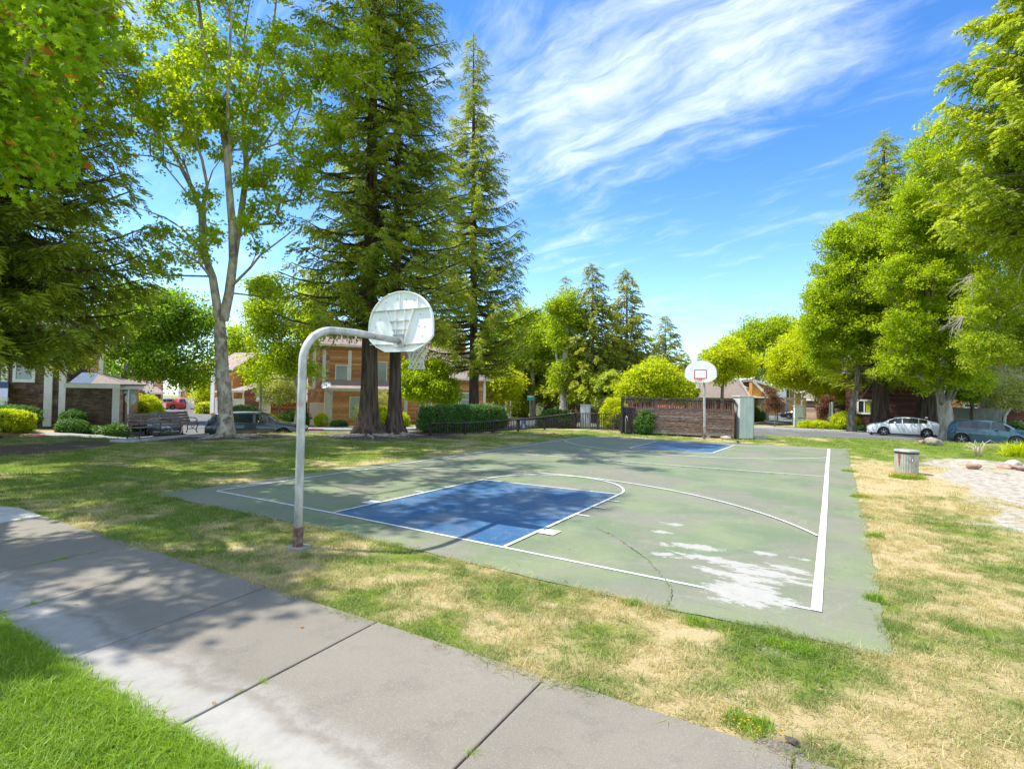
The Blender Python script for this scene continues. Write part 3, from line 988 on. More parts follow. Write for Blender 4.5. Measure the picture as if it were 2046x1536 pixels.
twigset('plane_twig', [twigmesh('plane_twig', L_plane, 12, .44, .185, 'lobed', .55, k) for k in range(5)])
twigset('near_twig', [twigmesh('near_twig', L_sycnear, 16, .38, .175, 'lobed', .6, 20 + k, .5) for k in range(5)])
def leafset(nm, mat, n=36, sp=.5, sz=.125, k0=40): twigset(nm, [twigmesh(nm, mat, n, sp, sz, 'quad', .6, k0 + k) for k in range(4)])
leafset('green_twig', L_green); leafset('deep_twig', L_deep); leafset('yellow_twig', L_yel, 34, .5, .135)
leafset('purple_twig', L_purple, 30, .35, .10); leafset('pale_twig', L_pale, 34, .4, .10)
L_palegr = leafmat('pale_green_leaf', (.15, .23, .012), (.50, .60, .035), .55)
leafset('palegreen_twig', L_palegr, 36, .42, .11, 65)
leafset('hedge_twig', L_hedge, 22, .13, .055); leafset('hedge_yellow_twig', L_yel, 22, .13, .055)
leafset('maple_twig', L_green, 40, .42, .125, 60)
twigset('redwood_twig', [sprayme('redwood_twig', L_redw, 22, .80, .030, k) for k in range(4)])
twigset('cedar_twig', [sprayme('cedar_twig', L_cedar, 26, .85, .030, 10 + k, .5) for k in range(4)])
twigset('olive_twig', [sprayme('olive_twig', L_olive, 26, .8, .045, 15 + k, .4) for k in range(4)])
twigset('fir_twig', [sprayme('fir_twig', L_fir, 20, 1.0, .060, 20 + k, .25) for k in range(4)])

m_plane = pm('plane_bark', (.36, .29, .22), (.56, .48, .38), 5, .85, .01, stretch=(1, 1, .45), c3=(.22, .165, .12), s3=2.2, l3=.56)
m_planelow = pm('plane_bark_rough', (.17, .13, .10), (.42, .35, .27), 4, .95, .03, stretch=(1, 1, .7), c3=(.50, .44, .35), s3=3.4, l3=.56)
m_redbark = pm('redwood_bark', (.038, .026, .019), (.13, .088, .062), 7, .95, .03, bscale=9, stretch=(1, 1, .10))
m_bark = pm('grey_bark', (.13, .105, .085), (.32, .27, .22), 6, .95, .02, stretch=(1, 1, .25))
m_palebark = pm('pale_bark', (.30, .26, .21), (.56, .50, .42), 5, .9, .01, stretch=(1, 1, .3))
m_dead = pm('dead_wood', (.24, .20, .16), (.40, .35, .29), 8, .9)


def worldpath(pts, t, dt=None):
    """photo columns/rows to a 3-D limb at depth t (dt: extra depth per point)"""
    return [D(p[0], p[1], t + (dt[i] if dt is not None else 0)) for i, p in enumerate(pts)]


def grow(limbs, clusters, jit=.12, seg=1.1, wander=.35):
    """join every leaf cluster to the nearest wood; returns node arrays"""
    P = [np.array(q, float) for lb in limbs for q in lb]
    par, k = [], 0
    idx = []
    for lb in limbs:
        for i in range(len(lb)):
            par.append(k + i - 1 if i else -1)
        k += len(lb)
    # attach limb starts to nearest node of earlier limbs
    k = 0
    for li, lb in enumerate(limbs):
        if li:
            d = np.linalg.norm(np.array(P[:k]) - P[k], axis=1)
            par[k] = int(np.argmin(d))
        k += len(lb)
    cost = [0.0] * len(P)
    for i in range(len(P)):
        if par[i] >= 0: cost[i] = cost[par[i]] + np.linalg.norm(P[i] - P[par[i]])
    base = P[0]
    order = sorted(range(len(clusters)), key=lambda i: np.linalg.norm(clusters[i] - base))
    ends = []
    A = np.zeros((len(P) + len(clusters) * 12, 3)); A[:len(P)] = P
    Cst = np.zeros(len(A)); Cst[:len(P)] = cost
    n = len(P)
    for ci in order:
        c = np.array(clusters[ci])
        dd = np.linalg.norm(A[:n] - c, axis=1)
        low = np.maximum(0, A[:n, 2] - c[2]) * .8
        j = int(np.argmin(dd + .22 * Cst[:n] + low))
        q = A[j].copy(); L = dd[j]
        m_ = max(1, min(10, int(L / seg)))
        last = j
        for s_ in range(1, m_ + 1):
            f = s_ / m_
            pt = q + (c - q) * f
            if s_ < m_: pt = pt + np.random.default_rng(ci * 13 + s_).normal(0, jit, 3) + np.array([0, 0, wander * math.sin(f * math.pi) * min(1, L * .25)])
            A[n] = pt; par.append(last); Cst[n] = Cst[last] + L / m_; last = n; n += 1
        ends.append((ci, last))
    return A[:n], par, ends


def wood(A, par, r0, mat, parent, name='branch', tip=.012, nlim=0, sides=5, trunkr=None, expo=.42):
    n = len(A)
    w = np.zeros(n)
    kids = [[] for _ in range(n)]
    for i in range(n):
        if par[i] >= 0: kids[par[i]].append(i)
    for i in range(n - 1, -1, -1):
        pass
    # order by dependency: children may come before parents only for limb starts; iterate to settle
    order = sorted(range(n), key=lambda i: -depthof(i, par))
    for i in order:
        w[i] = max(1.0, sum(w[k] for k in kids[i]))
    rad = tip + (r0 - tip) * (w / w.max()) ** expo
    mb = MB()
    used = set()
    for i in sorted(range(n), key=lambda i: depthof(i, par)):
        if par[i] >= 0 and i in used: continue
        if par[i] < 0 or i not in used:
            chain = [par[i], i] if par[i] >= 0 else [i]
            used.add(i)
            cur = i
            while kids[cur]:
                nxt = max(kids[cur], key=lambda k: w[k])
                if nxt in used: break
                chain.append(nxt); used.add(nxt); cur = nxt
            if len(chain) < 2: continue
            rr = [rad[k] for k in chain]
            if par[i] >= 0: rr[0] = min(rad[chain[0]], rr[1] * 1.25)
            s_ = 10 if rr[1] > .12 else (6 if rr[1] > .05 else (4 if rr[1] > .02 else 3))
            mb.tube([A[k] for k in chain], rr, min(s_, max(3, sides + 4)), cap=False)
    return mb.build(name, mat, parent, smooth=True)


_dc = {}
def depthof(i, par):
    key = id(par)
    if key not in _dc:
        dlist = [-1] * len(par)
        for k in range(len(par)):
            st, j = [], k
            while j >= 0 and dlist[j] < 0: st.append(j); j = par[j]
            base = dlist[j] if j >= 0 else -1
            for q in reversed(st): base += 1; dlist[q] = base
        _dc[key] = dlist
        _keep.append(par)
    return _dc[key][i]
_keep = []


def blobpts(blobs, t, n, shell=.55, dscale=1.0, seed=0):
    """cluster centres inside ellipsoids given as (px, py, rx, ry[, depth offset]) in photo pixels at depth t"""
    r = np.random.default_rng(seed)
    vol = np.array([q[2] * q[3] for q in blobs], float); vol /= vol.sum()
    res = []
    for q, f in zip(blobs, vol):
        off = q[4] if len(q) > 4 else 0
        m_ = max(2, int(round(n * f)))
        v_ = r.normal(0, 1, (m_, 3)); v_ /= np.linalg.norm(v_, axis=1)[:, None]
        rad = np.where(r.random(m_) < shell, r.uniform(.78, 1.0, m_), r.random(m_) ** .5)
        v_ *= rad[:, None]
        for a in v_:
            rz = min(q[2], q[3] * 1.3) / F * t * dscale
            res.append(D(q[0] + a[0] * q[2], q[1] + a[1] * q[3], t + off + a[2] * rz))
    return np.array(res)


def crownpts(cl, per, cr, seed=0, flat=.75, siz=(.8, 1.25), minz=None):
    r = np.random.default_rng(seed)
    n = len(cl) * per
    base = np.repeat(cl, per, axis=0)
    off = r.normal(0, 1, (n, 3)); off /= np.linalg.norm(off, axis=1)[:, None]
    off *= (cr * r.random(n) ** .5)[:, None]; off[:, 2] *= flat
    pts = base + off
    rot = np.stack([r.normal(0, .3, n), r.normal(0, .3, n), r.random(n) * 6.283], -1)
    sz = r.uniform(siz[0], siz[1], n)
    cv = r.random(len(cl))
    var = np.clip(np.repeat(cv, per) * .5 + r.random(n) * .5, 0, 1)
    if minz is not None:
        k = pts[:, 2] > minz
        return pts[k], rot[k], sz[k], var[k]
    return pts, rot, sz, var


def leaftree(name, label, cat, base, t, limbs, blobs, ncl, per, cr, tset, bark, r0, group=None, seed=0, z0=None, siz=(.8, 1.25), shell=.55, dscale=1.0, flare=1.5, trunkname='trunk', limbr=None, extra_limbs=None, minz=None, expo=.42):
    """base and limbs in photo pixels; limbs[0] is the trunk from the ground up"""
    gp = G(*base) if t is None else GP(base[0], t)
    if t is None:
        t = float(polar(gp[0], gp[1])[1])
    root = thing(name, label, cat, gp, 0, group)
    LB = []
    for i, lb in enumerate(limbs):
        dts = None
        if len(lb[0]) > 2: dts = [q[2] for q in lb]
        w_ = worldpath([q[:2] for q in lb], t, dts)
        if i == 0: w_[0] = gp + np.array([0, 0, -.1])
        LB.append(w_)
    if extra_limbs: LB += extra_limbs
    cl = blobpts(blobs, t, ncl, shell, dscale, seed + 5)
    A, par, ends = grow(LB, cl)
    # thick trunk drawn on its own with a flared foot
    tr = LB[0]
    n0 = len(tr)
    rr = [r0 * (1 - .35 * i / max(1, n0 - 1)) for i in range(n0)]
    dense, rd = [], []
    for i in range(n0 - 1):
        for k in range(4):
            f = k / 4
            dense.append(tr[i] * (1 - f) + tr[i + 1] * f); rd.append(rr[i] * (1 - f) + rr[i + 1] * f)
    dense.append(tr[-1]); rd.append(rr[-1])
    ph = random.random() * 6
    zb = tr[0][2]
    rd = [q * (1 + (flare - 1) * math.exp(-max(0, (dense[i][2] - zb)) / .45)) for i, q in enumerate(rd)]
    MB().tube(dense, rd, 16, True, lambda f, a, q: 1 + .07 * math.sin(3 * a + ph + 4 * f) + .05 * math.sin(5 * a + 9 * f) + .10 * math.exp(-(q[2] - zb) / .5) * math.sin(4 * a + ph)).build(trunkname, bark[0], root, smooth=True)
    if limbr:
        for lb, (ra, rb) in zip(LB[1:], limbr):
            pp = [lb[0]]
            for i in range(len(lb) - 1):
                for k in (1, 2, 3): pp.append(lb[i] * (1 - k / 3) + lb[i + 1] * (k / 3))
            MB().tube(pp, [ra + (rb - ra) * i / (len(pp) - 1) for i in range(len(pp))], 9, False).build('limb', bark[-1], root, smooth=True)
    wood(A, par, rr[-1] * .98, bark[1] if len(bark) > 1 else bark[0], root, 'branches', expo=expo)['kind'] = 'stuff'
    pts, rot, sz, var = crownpts(cl, per, cr, seed, siz=siz, minz=minz)
    o = scatter('crown', pts, rot, sz, var, tset, root, 'stuff')
    return root, LB, A


def conifer(name, label, base, t, top, width, tset, bark, r0, zc, nb=220, spread=None, seed=0, sprays=.34, group=None, tipup=.25, lean=None, siz=(.8, 1.2), droop=.12, gaps=.0, flute=True, nearfull=1.0, trunk_only_to=None, tilt=0, prof=None, density=1.0):
    """base/top in photo pixels at depth t; width = half width of the crown at its foot in metres; zc height of the lowest boughs"""
    r = np.random.default_rng(seed + 100)
    gp = GP(base[0], t) if t else G(*base)
    if not t: t = float(polar(gp[0], gp[1])[1])
    tp = D(top[0], top[1], t)
    Hh = tp[2] - gp[2]
    root = thing(name, label, 'tree', gp, 0, group)
    ax = lambda z: gp + (tp - gp) * (z / Hh)
    zb = gp[2]
    ph = r.random() * 6
    pts, rd = [], []
    for k in range(27):
        f = (k / 26) ** 1.5
        z = f * Hh
        pts.append(ax(z) + np.array([0, 0, -.15 if k == 0 else 0]))
        rd.append(max(.02, r0 * (1 - f) ** .8 * (1 + 1.0 * math.exp(-z / .38) + .30 * math.exp(-z / 1.6))))
    fl = (lambda f, a, q: 1 + .07 * math.sin(7 * a + ph + 5 * f) + .05 * math.sin(12 * a - 8 * f + ph) + .04 * math.sin(19 * a + 3) + .16 * math.exp(-max(0, q[2] - zb) / .5) * math.sin(5 * a + ph)) if flute else None
    MB().tube(pts, rd, 40 if flute else 8, True, fl).build('trunk', bark, root, smooth=True)
    mb = MB(); P_, Rr, S_, V_ = [], [], [], []
    for k in range(nb):
        f = ((k + r.random()) / nb) ** 1.05
        z = zc + (Hh - zc) * f * .985
        prf = (1 - f) ** .75 if prof is None else float(np.interp(f, *prof))
        L = width * prf * r.uniform(.55, 1.12) + .25
        if r.random() < gaps: continue
        az = k * 2.39996 + r.normal(0, .4)
        a0 = ax(z)
        d = np.array([math.cos(az), math.sin(az), 0])
        m_ = max(2, int(L / .8))
        lift = .12 * L * r.uniform(.2, 1)
        bp = []
        for j in range(m_ + 1):
            g = j / m_
            bp.append(a0 + d * L * g + np.array([0, 0, -lift * 0 - droop * L * g * (1.3 - g) * 1.6 + tipup * .35 * L * g * g * g]))
        mb.tube(bp, [max(.012, .028 + .016 * L) * (1 - .8 * j / m_) * (.5 + .5 * min(1, (1 - f) * 2)) for j in range(m_ + 1)], 4, False)
        ns = max(2, int(L / sprays * density))
        bv = r.random()
        for s_ in range(ns):
            g = .18 + .84 * (s_ + r.random()) / ns
            g = min(g, 1.0)
            jj = min(m_ - 1, int(g * m_)); fr = g * m_ - jj
            q = bp[jj] * (1 - fr) + bp[jj + 1] * fr
            side = (-1) ** s_ * r.uniform(.15, 1.0) * (1 - .55 * g)
            yaw_ = az + side
            P_.append(q + np.array([0, 0, r.normal(0, .05)]))
            Rr.append((r.normal(0, .35), r.uniform(.0, .75) - .15 * g, yaw_))
            S_.append(r.uniform(*siz) * (.65 + .35 * min(1, L / 2)))
            V_.append(np.clip(.5 * bv + .35 * g + r.normal(0, .12), 0, 1))
    # leader
    for k in range(14):
        z = Hh * (1 - .05 * r.random()); P_.append(ax(z)); Rr.append((r.normal(0, .3), r.uniform(-.9, .2), r.random() * 6.28)); S_.append(.6 * siz[0]); V_.append(.6)
    mb.build('boughs', bark, root, smooth=True, kind='stuff')
    scatter('crown', np.array(P_), np.array(Rr), np.array(S_), np.array(V_), tset, root, 'stuff')
    return root

# ================================================================== basketball hoops
m_galv = pm('galvanised_steel', (.36, .355, .335), (.56, .55, .52), 7, .42, .001, metal=.12, spec=.5, c3=(.36, .22, .15), s3=2.6, l3=.665, stretch=(1, 1, .6))
m_rust = pm('rusty_sleeve', (.115, .062, .045), (.22, .13, .095), 12, .85, .004, c3=(.30, .22, .17), s3=5, l3=.62)
m_board = pm('backboard_enamel', (.80, .80, .785), (.87, .87, .855), 3, .45, 0, c3=(.52, .50, .45), s3=6, l3=.74)
m_boardf = pm('backboard_front_enamel', (.80, .79, .76), (.84, .83, .80), 3, .5)
m_ribdirt = pm('dirty_rib', (.42, .40, .34), (.60, .60, .57), 12, .6)
m_red = pm('red_paint', (.50, .06, .04), (.58, .10, .06), 6, .5)
m_net = pm('net_cord', (.62, .59, .52), (.74, .71, .64), 20, .9)
m_bolt = pm('bolt_steel', (.20, .20, .21), (.32, .32, .33), 20, .4, metal=.8)


def fan(w=.75, zb=2.955, zt=4.03, n=22):
    pts = [(-.33, zb), (.33, zb), (.56, zb + .10), (w - .05, zb + .20), (w, zb + .27), (w, zb + .46)]
    for k in range(1, n):
        a = math.pi * k / n
        pts.append((w * math.cos(a), zb + .46 + (zt - zb - .46) * math.sin(a) ** .92))
    pts += [(-w, zb + .46), (-w, zb + .27), (-w + .05, zb + .20), (-.56, zb + .10)]
    return pts


def make_hoop(label, loc, rz, bx=-.10, wob=0.0, ro=0.0):
    """local +Y points over the court"""
    t = thing('basketball_hoop', label, 'basketball hoop', loc, rz, 'basketball hoops')
    def bld(mb, nm, mt, par=None, **k): return mb.build(nm, mt, par or t, world=False, **k)
    L2 = [(0, 0, .05), (0, 0, .9), (wob * .4, 0, 1.6), (wob, 0, 2.2), (wob, 0, 2.66)]
    for k in range(1, 10):
        a = math.pi / 2 * k / 9
        L2.append((wob, .55 - .55 * math.cos(a), 2.66 + .50 * math.sin(a)))
    L2 += [(wob * .7 + bx * .2, 1.0, 3.175), (bx * .6, 1.5, 3.165), (bx, 2.04, 3.15)]
    bld(MB().tube(L2, .058, 20), 'pole', m_galv, smooth=True)
    sl = bld(MB().lathe([(.072, -.05), (.072, .295), (.062, .30)], (0, 0, 0), 24), 'ground_sleeve', m_rust, smooth=False)
    for a in (-.6, .55):
        bld(MB().tube([(.066 * math.cos(a - 1.1), .066 * math.sin(a - 1.1), .12 + .1 * (a > 0)), (.092 * math.cos(a - 1.1), .092 * math.sin(a - 1.1), .12 + .1 * (a > 0))], .016, 6), 'bolt', m_bolt, sl)
    bld(MB().prism([(.15 * math.cos(k * .5236) * (1 + .2 * (k % 3)), .15 * math.sin(k * .5236)) for k in range(12)], .04, lambda x, y, z: (x + .02, y, z - .012)), 'concrete_footing', m_conc)
    # collars on the arm
    for y in (1.02, 1.40): bld(MB().tube([(bx * .3, y, 3.175), (bx * .3, y + .012, 3.175)], .0605, 20), 'weld_seam', m_galv)
    fp = fan()
    Y0 = 2.10
    brd = bld(MB().prism(fp, .012, lambda x, y, z: (x + bx, Y0 + z, y)), 'backboard', m_board)
    bld(MB().prism([(x * .992, 2.955 + (y - 2.955) * .994 + .003) for x, y in fp], .003, lambda x, y, z: (x + bx, Y0 + .0125 + z, y)), 'front_face', m_boardf, brd)
    # turned-back rim
    mb = MB(); n = len(fp)
    inn = [(x * .974, 3.5 + (y - 3.5) * .974) for x, y in fp]
    vs = [(x + bx, Y0, y) for x, y in fp] + [(x + bx, Y0 - .038, y) for x, y in fp] + [(x + bx, Y0 - .038, y) for x, y in inn] + [(x + bx, Y0, y) for x, y in inn]
    for i in range(n):
        j = (i + 1) % n
        for a, c_ in ((0, 1), (1, 2), (2, 3)): pass
        mb.add([vs[i], vs[j], vs[n + j], vs[n + i]], [(0, 1, 2, 3)]); mb.add([vs[n + i], vs[n + j], vs[2 * n + j], vs[2 * n + i]], [(0, 1, 2, 3)]); mb.add([vs[2 * n + i], vs[2 * n + j], vs[3 * n + j], vs[3 * n + i]], [(0, 1, 2, 3)])
    bld(mb, 'rim_flange', m_board, brd)
    def rib(p, q, nm='rib', w=.010, h=.045, mt=m_board):
        a = np.array([p[0] + bx, Y0 - h / 2, p[1]]); c_ = np.array([q[0] + bx, Y0 - h / 2, q[1]])
        d = (c_ - a) / np.linalg.norm(c_ - a); s_ = np.array([-d[2], 0, d[0]]) * w / 2; yy = np.array([0, h / 2, 0])
        bld(MB().box8([a - s_ - yy, c_ - s_ - yy, c_ - s_ + yy, a - s_ + yy, a + s_ - yy, c_ + s_ - yy, c_ + s_ + yy, a + s_ + yy]), nm, mt, brd)
    rib((-.68, 3.70), (.68, 3.70), mt=m_ribdirt)
    rib((-.70, 3.08 + .02), (-.12, 3.08), mt=m_ribdirt); rib((.12, 3.08), (.70, 3.10), mt=m_ribdirt)
    rib((-.32, 3.69), (-.10, 3.24)); rib((.32, 3.69), (.10, 3.08), h=.05)
    rib((-.24, 3.50), (.24, 3.50), mt=m_ribdirt); rib((-.17, 3.345), (.17, 3.345), mt=m_ribdirt)
    rib((-.10, 3.69), (-.08, 3.25)); rib((.12, 3.69), (.09, 3.25)); rib((-.02, 3.70), (-.02, 4.0), h=.03)
    rib((.40, 3.70), (.40, 3.9), h=.03); rib((-.40, 3.70), (-.40, 3.9), h=.03)
    hub = bld(MB().box(bx - .115, bx + .115, Y0 - .055, Y0 - .001, 3.04, 3.25), 'mounting_plate', m_galv)
    bld(MB().box(bx - .125, bx + .125, Y0 - .066, Y0 - .054, 3.235, 3.262), 'plate_edge', m_bolt, hub)
    for x, z in ((-.5, 3.55), (-.35, 3.85), (.12, 3.88), (.45, 3.60), (.55, 3.38), (-.5, 3.3), (.5, 3.22), (.3, 3.85), (-.08, 3.9), (.42, 3.4), (-.6, 3.42)):
        bld(MB().box(x + bx - .007, x + bx + .007, Y0 - .008, Y0 - .0005, z - .007, z + .007), 'bolt', m_bolt, brd)
    # target square on the front
    yf = Y0 + .016
    mb = MB()
    for (a, c_, e, g) in ((-.305, .305, 3.135, 3.18), (-.305, .305, 3.545, 3.59), (-.305, -.26, 3.18, 3.545), (.26, .305, 3.18, 3.545)):
        mb.add([(a + bx, yf, e), (c_ + bx, yf, e), (c_ + bx, yf, g), (a + bx, yf, g)], [(0, 1, 2, 3)])
    bld(mb, 'target_square', m_red, brd)
    # rim and net
    rc, rr, zr = (bx + ro, Y0 + .012 + .15 + .235), .235, 3.115
    ring = [(rc[0] + rr * math.cos(2 * math.pi * k / 32), rc[1] + rr * math.sin(2 * math.pi * k / 32), zr) for k in range(33)]
    rim = bld(MB().tube(ring, .010, 8, False), 'rim', m_red, smooth=True)
    mb = MB().box(bx - .09, bx + .09, Y0 + .016, Y0 + .022, 3.03, 3.14)
    mb.bar((bx - .06, Y0 + .02, zr - .01), (bx - .09, rc[1] - rr * .9, zr - .005), .02, .012); mb.bar((bx + .06, Y0 + .02, zr - .01), (bx + .09, rc[1] - rr * .9, zr - .005), .02, .012)
    bld(mb, 'rim_bracket', m_red, rim)
    prof = [(0, .235), (.05, .215), (.12, .18), (.2, .148), (.28, .130), (.35, .132), (.41, .150)]
    mb = MB(); ns = 12
    for sgn in (1, -1):
        for k in range(ns):
            pts = []
            for j in range(15):
                f = j / 14; z = f * .42
                r_ = float(np.interp(z, [q[0] for q in prof], [q[1] for q in prof]))
                a = 2 * math.pi * (k + sgn * f * 3.0) / ns
                pts.append((rc[0] + r_ * math.cos(a), rc[1] + r_ * math.sin(a), zr - .008 - z + random.uniform(-.004, .004)))
            mb.tube(pts, .0062, 4, False)
    bot = [(rc[0] + .15 * math.cos(2 * math.pi * k / 48), rc[1] + .15 * math.sin(2 * math.pi * k / 48), zr - .43 - .012 * (k % 4 // 2)) for k in range(49)]
    mb.tube(bot, .008, 4, False)
    for k in range(ns):
        a = 2 * math.pi * k / ns
        mb.tube([(rc[0] + rr * math.cos(a), rc[1] + rr * math.sin(a), zr + .012), (rc[0] + rr * math.cos(a + .03), rc[1] + rr * math.sin(a + .03), zr - .03)], .008, 4, False)
    bld(mb, 'net', m_net, smooth=True)
    return t


make_hoop('near galvanised basketball hoop on a curved pole in the grass, seen from behind', (-.64, -1.64, 0), 0.0, bx=-.07, ro=.05)
make_hoop('far basketball hoop facing the camera in front of the wooden enclosure', (.12, 23.0, 0), math.pi + .05, -.08, .03)

# ================================================================== park fence
m_fence = pm('dark_fence_wood', (.014, .010, .009), (.040, .030, .026), 9, .8, .003, stretch=(1, 1, .3), rnd=.15)
m_rail = pm('worn_rail_wood', (.028, .021, .018), (.10, .082, .072), 7, .8, .004, rnd=.15)
FP = [(862, 27.5), (931, 28.6), (987, 30.2), (1037, 32.0), (1090, 34.2), (1151, 36.2), (1196, 34.8), (1241, 33.4)]
FT = [846, 845, 842, 838, 833, 825.5, 826.5, 828.5]
fpts = [PT(*q) for q in FP]
ftop = [float(CAM[2] + (ray(FP[i][0], FT[i])[2]) * FP[i][1]) for i in range(8)]
fb = [float(hgt(*q)) for q in fpts]
fence = thing('park_fence', 'low dark wooden baluster fence running along the back lawn to the enclosure', 'fence', (fpts[0][0], fpts[0][1], fb[0]))
for i in range(8):
    x, y = fpts[i]
    piece('post', m_fence, fence, (x, y, fb[i] - .1), (x, y, ftop[i] + (.0 if i else .06)), .11, .11, (0, 1, 0))
for i in range(7):
    a, c_ = fpts[i], fpts[i + 1]
    za, zc_ = ftop[i], ftop[i + 1]
    ba, bc = max(fb[i] + .10, za - 1.05), max(fb[i + 1] + .10, zc_ - 1.05)
    piece('top_rail', m_rail, fence, (a[0], a[1], za + .02), (c_[0], c_[1], zc_ + .02), .13, .05)
    piece('bottom_rail', m_fence, fence, (a[0], a[1], ba), (c_[0], c_[1], bc), .05, .07)
    L = np.linalg.norm(np.array(c_) - a)
    n = int(L / .145)
    for k in range(1, n):
        f = k / n
        x, y = a[0] + (c_[0] - a[0]) * f, a[1] + (c_[1] - a[1]) * f
        piece('baluster', m_fence, fence, (x, y, ba + (bc - ba) * f - .03), (x, y, za + (zc_ - za) * f), .038, .038, (0, 1, 0))

# ================================================================== wooden enclosure
m_plank = pm('weathered_plank', (.125, .075, .058), (.27, .18, .145), 5, .85, .005, bscale=14, stretch=(1, 1, 3), rnd=.22, c3=(.30, .245, .21), s3=3, l3=.66)
m_plankg = pm('grey_weathered_plank', (.15, .12, .105), (.30, .255, .225), 6, .9, .005, stretch=(1, 1, 3), rnd=.22)
m_plankd = pm('dark_stained_plank', (.022, .017, .018), (.05, .038, .038), 6, .8, .004, rnd=.2)
m_brown = pm('brown_timber', (.11, .05, .036), (.21, .115, .085), 6, .8, .004, rnd=.2)


class Fac:
    """upright plane through two ground points, with metres along it (u), up (z) and out towards the camera (d)"""
    def __init__(s, a, c_, z0=None):
        s.a = np.array([a[0], a[1], 0.0]); c_ = np.array([c_[0], c_[1], 0.0])
        s.U = (c_ - s.a); s.L = np.linalg.norm(s.U); s.U /= s.L
        s.N = np.array([s.U[1], -s.U[0], 0])
        if s.N @ (CAM - s.a) < 0: s.N = -s.N
        s.z0 = z0 if z0 is not None else float(hgt(a[0], a[1]))
    def uz(s, px, py):
        d = ray(px, py)
        t = ((s.a - CAM) @ s.N) / (d @ s.N)
        q = CAM + d * t
        return float((q - s.a) @ s.U), float(q[2])
    def w(s, u_, z, d): return s.a + s.U * u_ + s.N * d + np.array([0, 0, z])
    def box(s, mb, u0, u1, z0, z1, d0, d1, a=None):
        return mb.box8([s.w(u0, z0, d0), s.w(u1, z0, d0), s.w(u1, z0, d1), s.w(u0, z0, d1), s.w(u0, z1, d0), s.w(u1, z1, d0), s.w(u1, z1, d1), s.w(u0, z1, d1)], a)
    def rect(s, x0, y0, x1, y1):
        (u0, z0), (u1, z1) = s.uz(x0, y1), s.uz(x1, y0)
        (u2, z2), (u3, z3) = s.uz(x0, y0), s.uz(x1, y1)
        return min(u0, u2), max(u1, u3), (z0 + z3) / 2, (z1 + z2) / 2


ea_, eb_ = G(1240, 866), G(1467, 876.5)
E = Fac(ea_, eb_, 0)
enc = thing('wooden_enclosure', 'weathered brown plank enclosure with baluster screen on top behind the far hoop', 'enclosure', E.a)
EL, ED = E.L, 2.6
zt_ = 2.10; zm = 1.55; dark_u = .72
rows = 15
rh = (zm - .12) / rows
def row_face(F0, u0, u1, z0, n, mt_f, dd=0.0, seglen=2.1, hh=None):
    for k in range(n):
        u_ = u0
        first = random.uniform(.6, seglen)
        while u_ < u1 - .02:
            e = min(u1, u_ + (first if u_ == u0 else seglen * random.uniform(.8, 1.2)))
            if u1 - e < .3: e = u1
            z = z0 + (hh or rh) * (k + .5)
            d = dd + random.uniform(-.006, .008)
            piece('plank', mt_f(k), enc if F0 is E or F0 is E2 else None, F0.w(u_ + .004, z, d), F0.w(e - .004, z + random.uniform(-.004, .004), d), .028, (hh or rh) - .012)
            u_ = e
E2 = Fac(E.w(EL, 0, 0), E.w(EL, 0, -ED), 0)
if E2.N @ E.U < 0: E2.N = -E2.N
row_face(E, dark_u + .06, EL - .12, .10, rows, lambda k: m_plankg if k < 2 or random.random() < .07 else m_plank)
row_face(E, .12, dark_u, .06, rows, lambda k: m_plankd)
row_face(E2, .1, ED, .10, rows, lambda k: m_plank, .0)
for (f0, u_, tp, mt_) in ((E, .06, zt_, m_plankd), (E, dark_u + .02, zm, m_plankd), (E, EL - .06, zm, m_brown), (E2, ED, zm, m_brown)):
    piece('corner_post', mt_, enc, f0.w(u_, 0, .01), f0.w(u_, tp, .01), .12, .10, (0, 1, 0))
piece('cap_board', m_brown, enc, E.w(.0, zm + .01, -.02), E.w(EL, zm + .01, -.02), .10, .04)
piece('top_rail', m_rail, enc, E.w(-.05, zt_ + .03, -.25), E.w(EL + .02, zt_ + .01, -.25), .16, .05)
piece('top_rail', m_rail, enc, E.w(-.02, zt_ - .09, -.25), E.w(EL - .02, zt_ - .10, -.25), .05, .08)
nb_ = 46
for k in range(nb_ + 1):
    u_ = .12 + (EL - .35) * k / nb_
    thick_ = k % 9 == 4
    piece('screen_post' if thick_ else 'baluster', m_brown, enc, E.w(u_, zm, -.25), E.w(u_, zt_ - .06, -.25), .10 if thick_ else .042, .09 if thick_ else .042, (0, 1, 0))
for k in range(20):
    u_ = .1 + (ED - .2) * k / 19
    piece('baluster', m_brown, enc, E.w(EL - .05, zm, -.25 - u_ * .9), E.w(EL - .05, zt_ - .06, -.25 - u_ * .9), .042, .042, (0, 1, 0))
piece('top_rail', m_rail, enc, E.w(EL - .05, zt_ + .02, -.2), E.w(EL - .05, zt_ + .01, -ED), .12, .05)
for k in range(26):
    u_ = .1 + (EL - .3) * k / 25
    piece('baluster', m_brown, enc, E.w(u_, zm - .2, -ED), E.w(u_, zt_ - .06, -ED), .05, .05, (0, 1, 0))
piece('top_rail', m_rail, enc, E.w(0, zt_ + .0, -ED), E.w(EL, zt_ + .0, -ED), .14, .06)
mb = MB(); E.box(mb, .05, EL - .03, .04, zm - .03, -ED + .05, -.04); mb.build('inner_panel', m_plankd, enc)
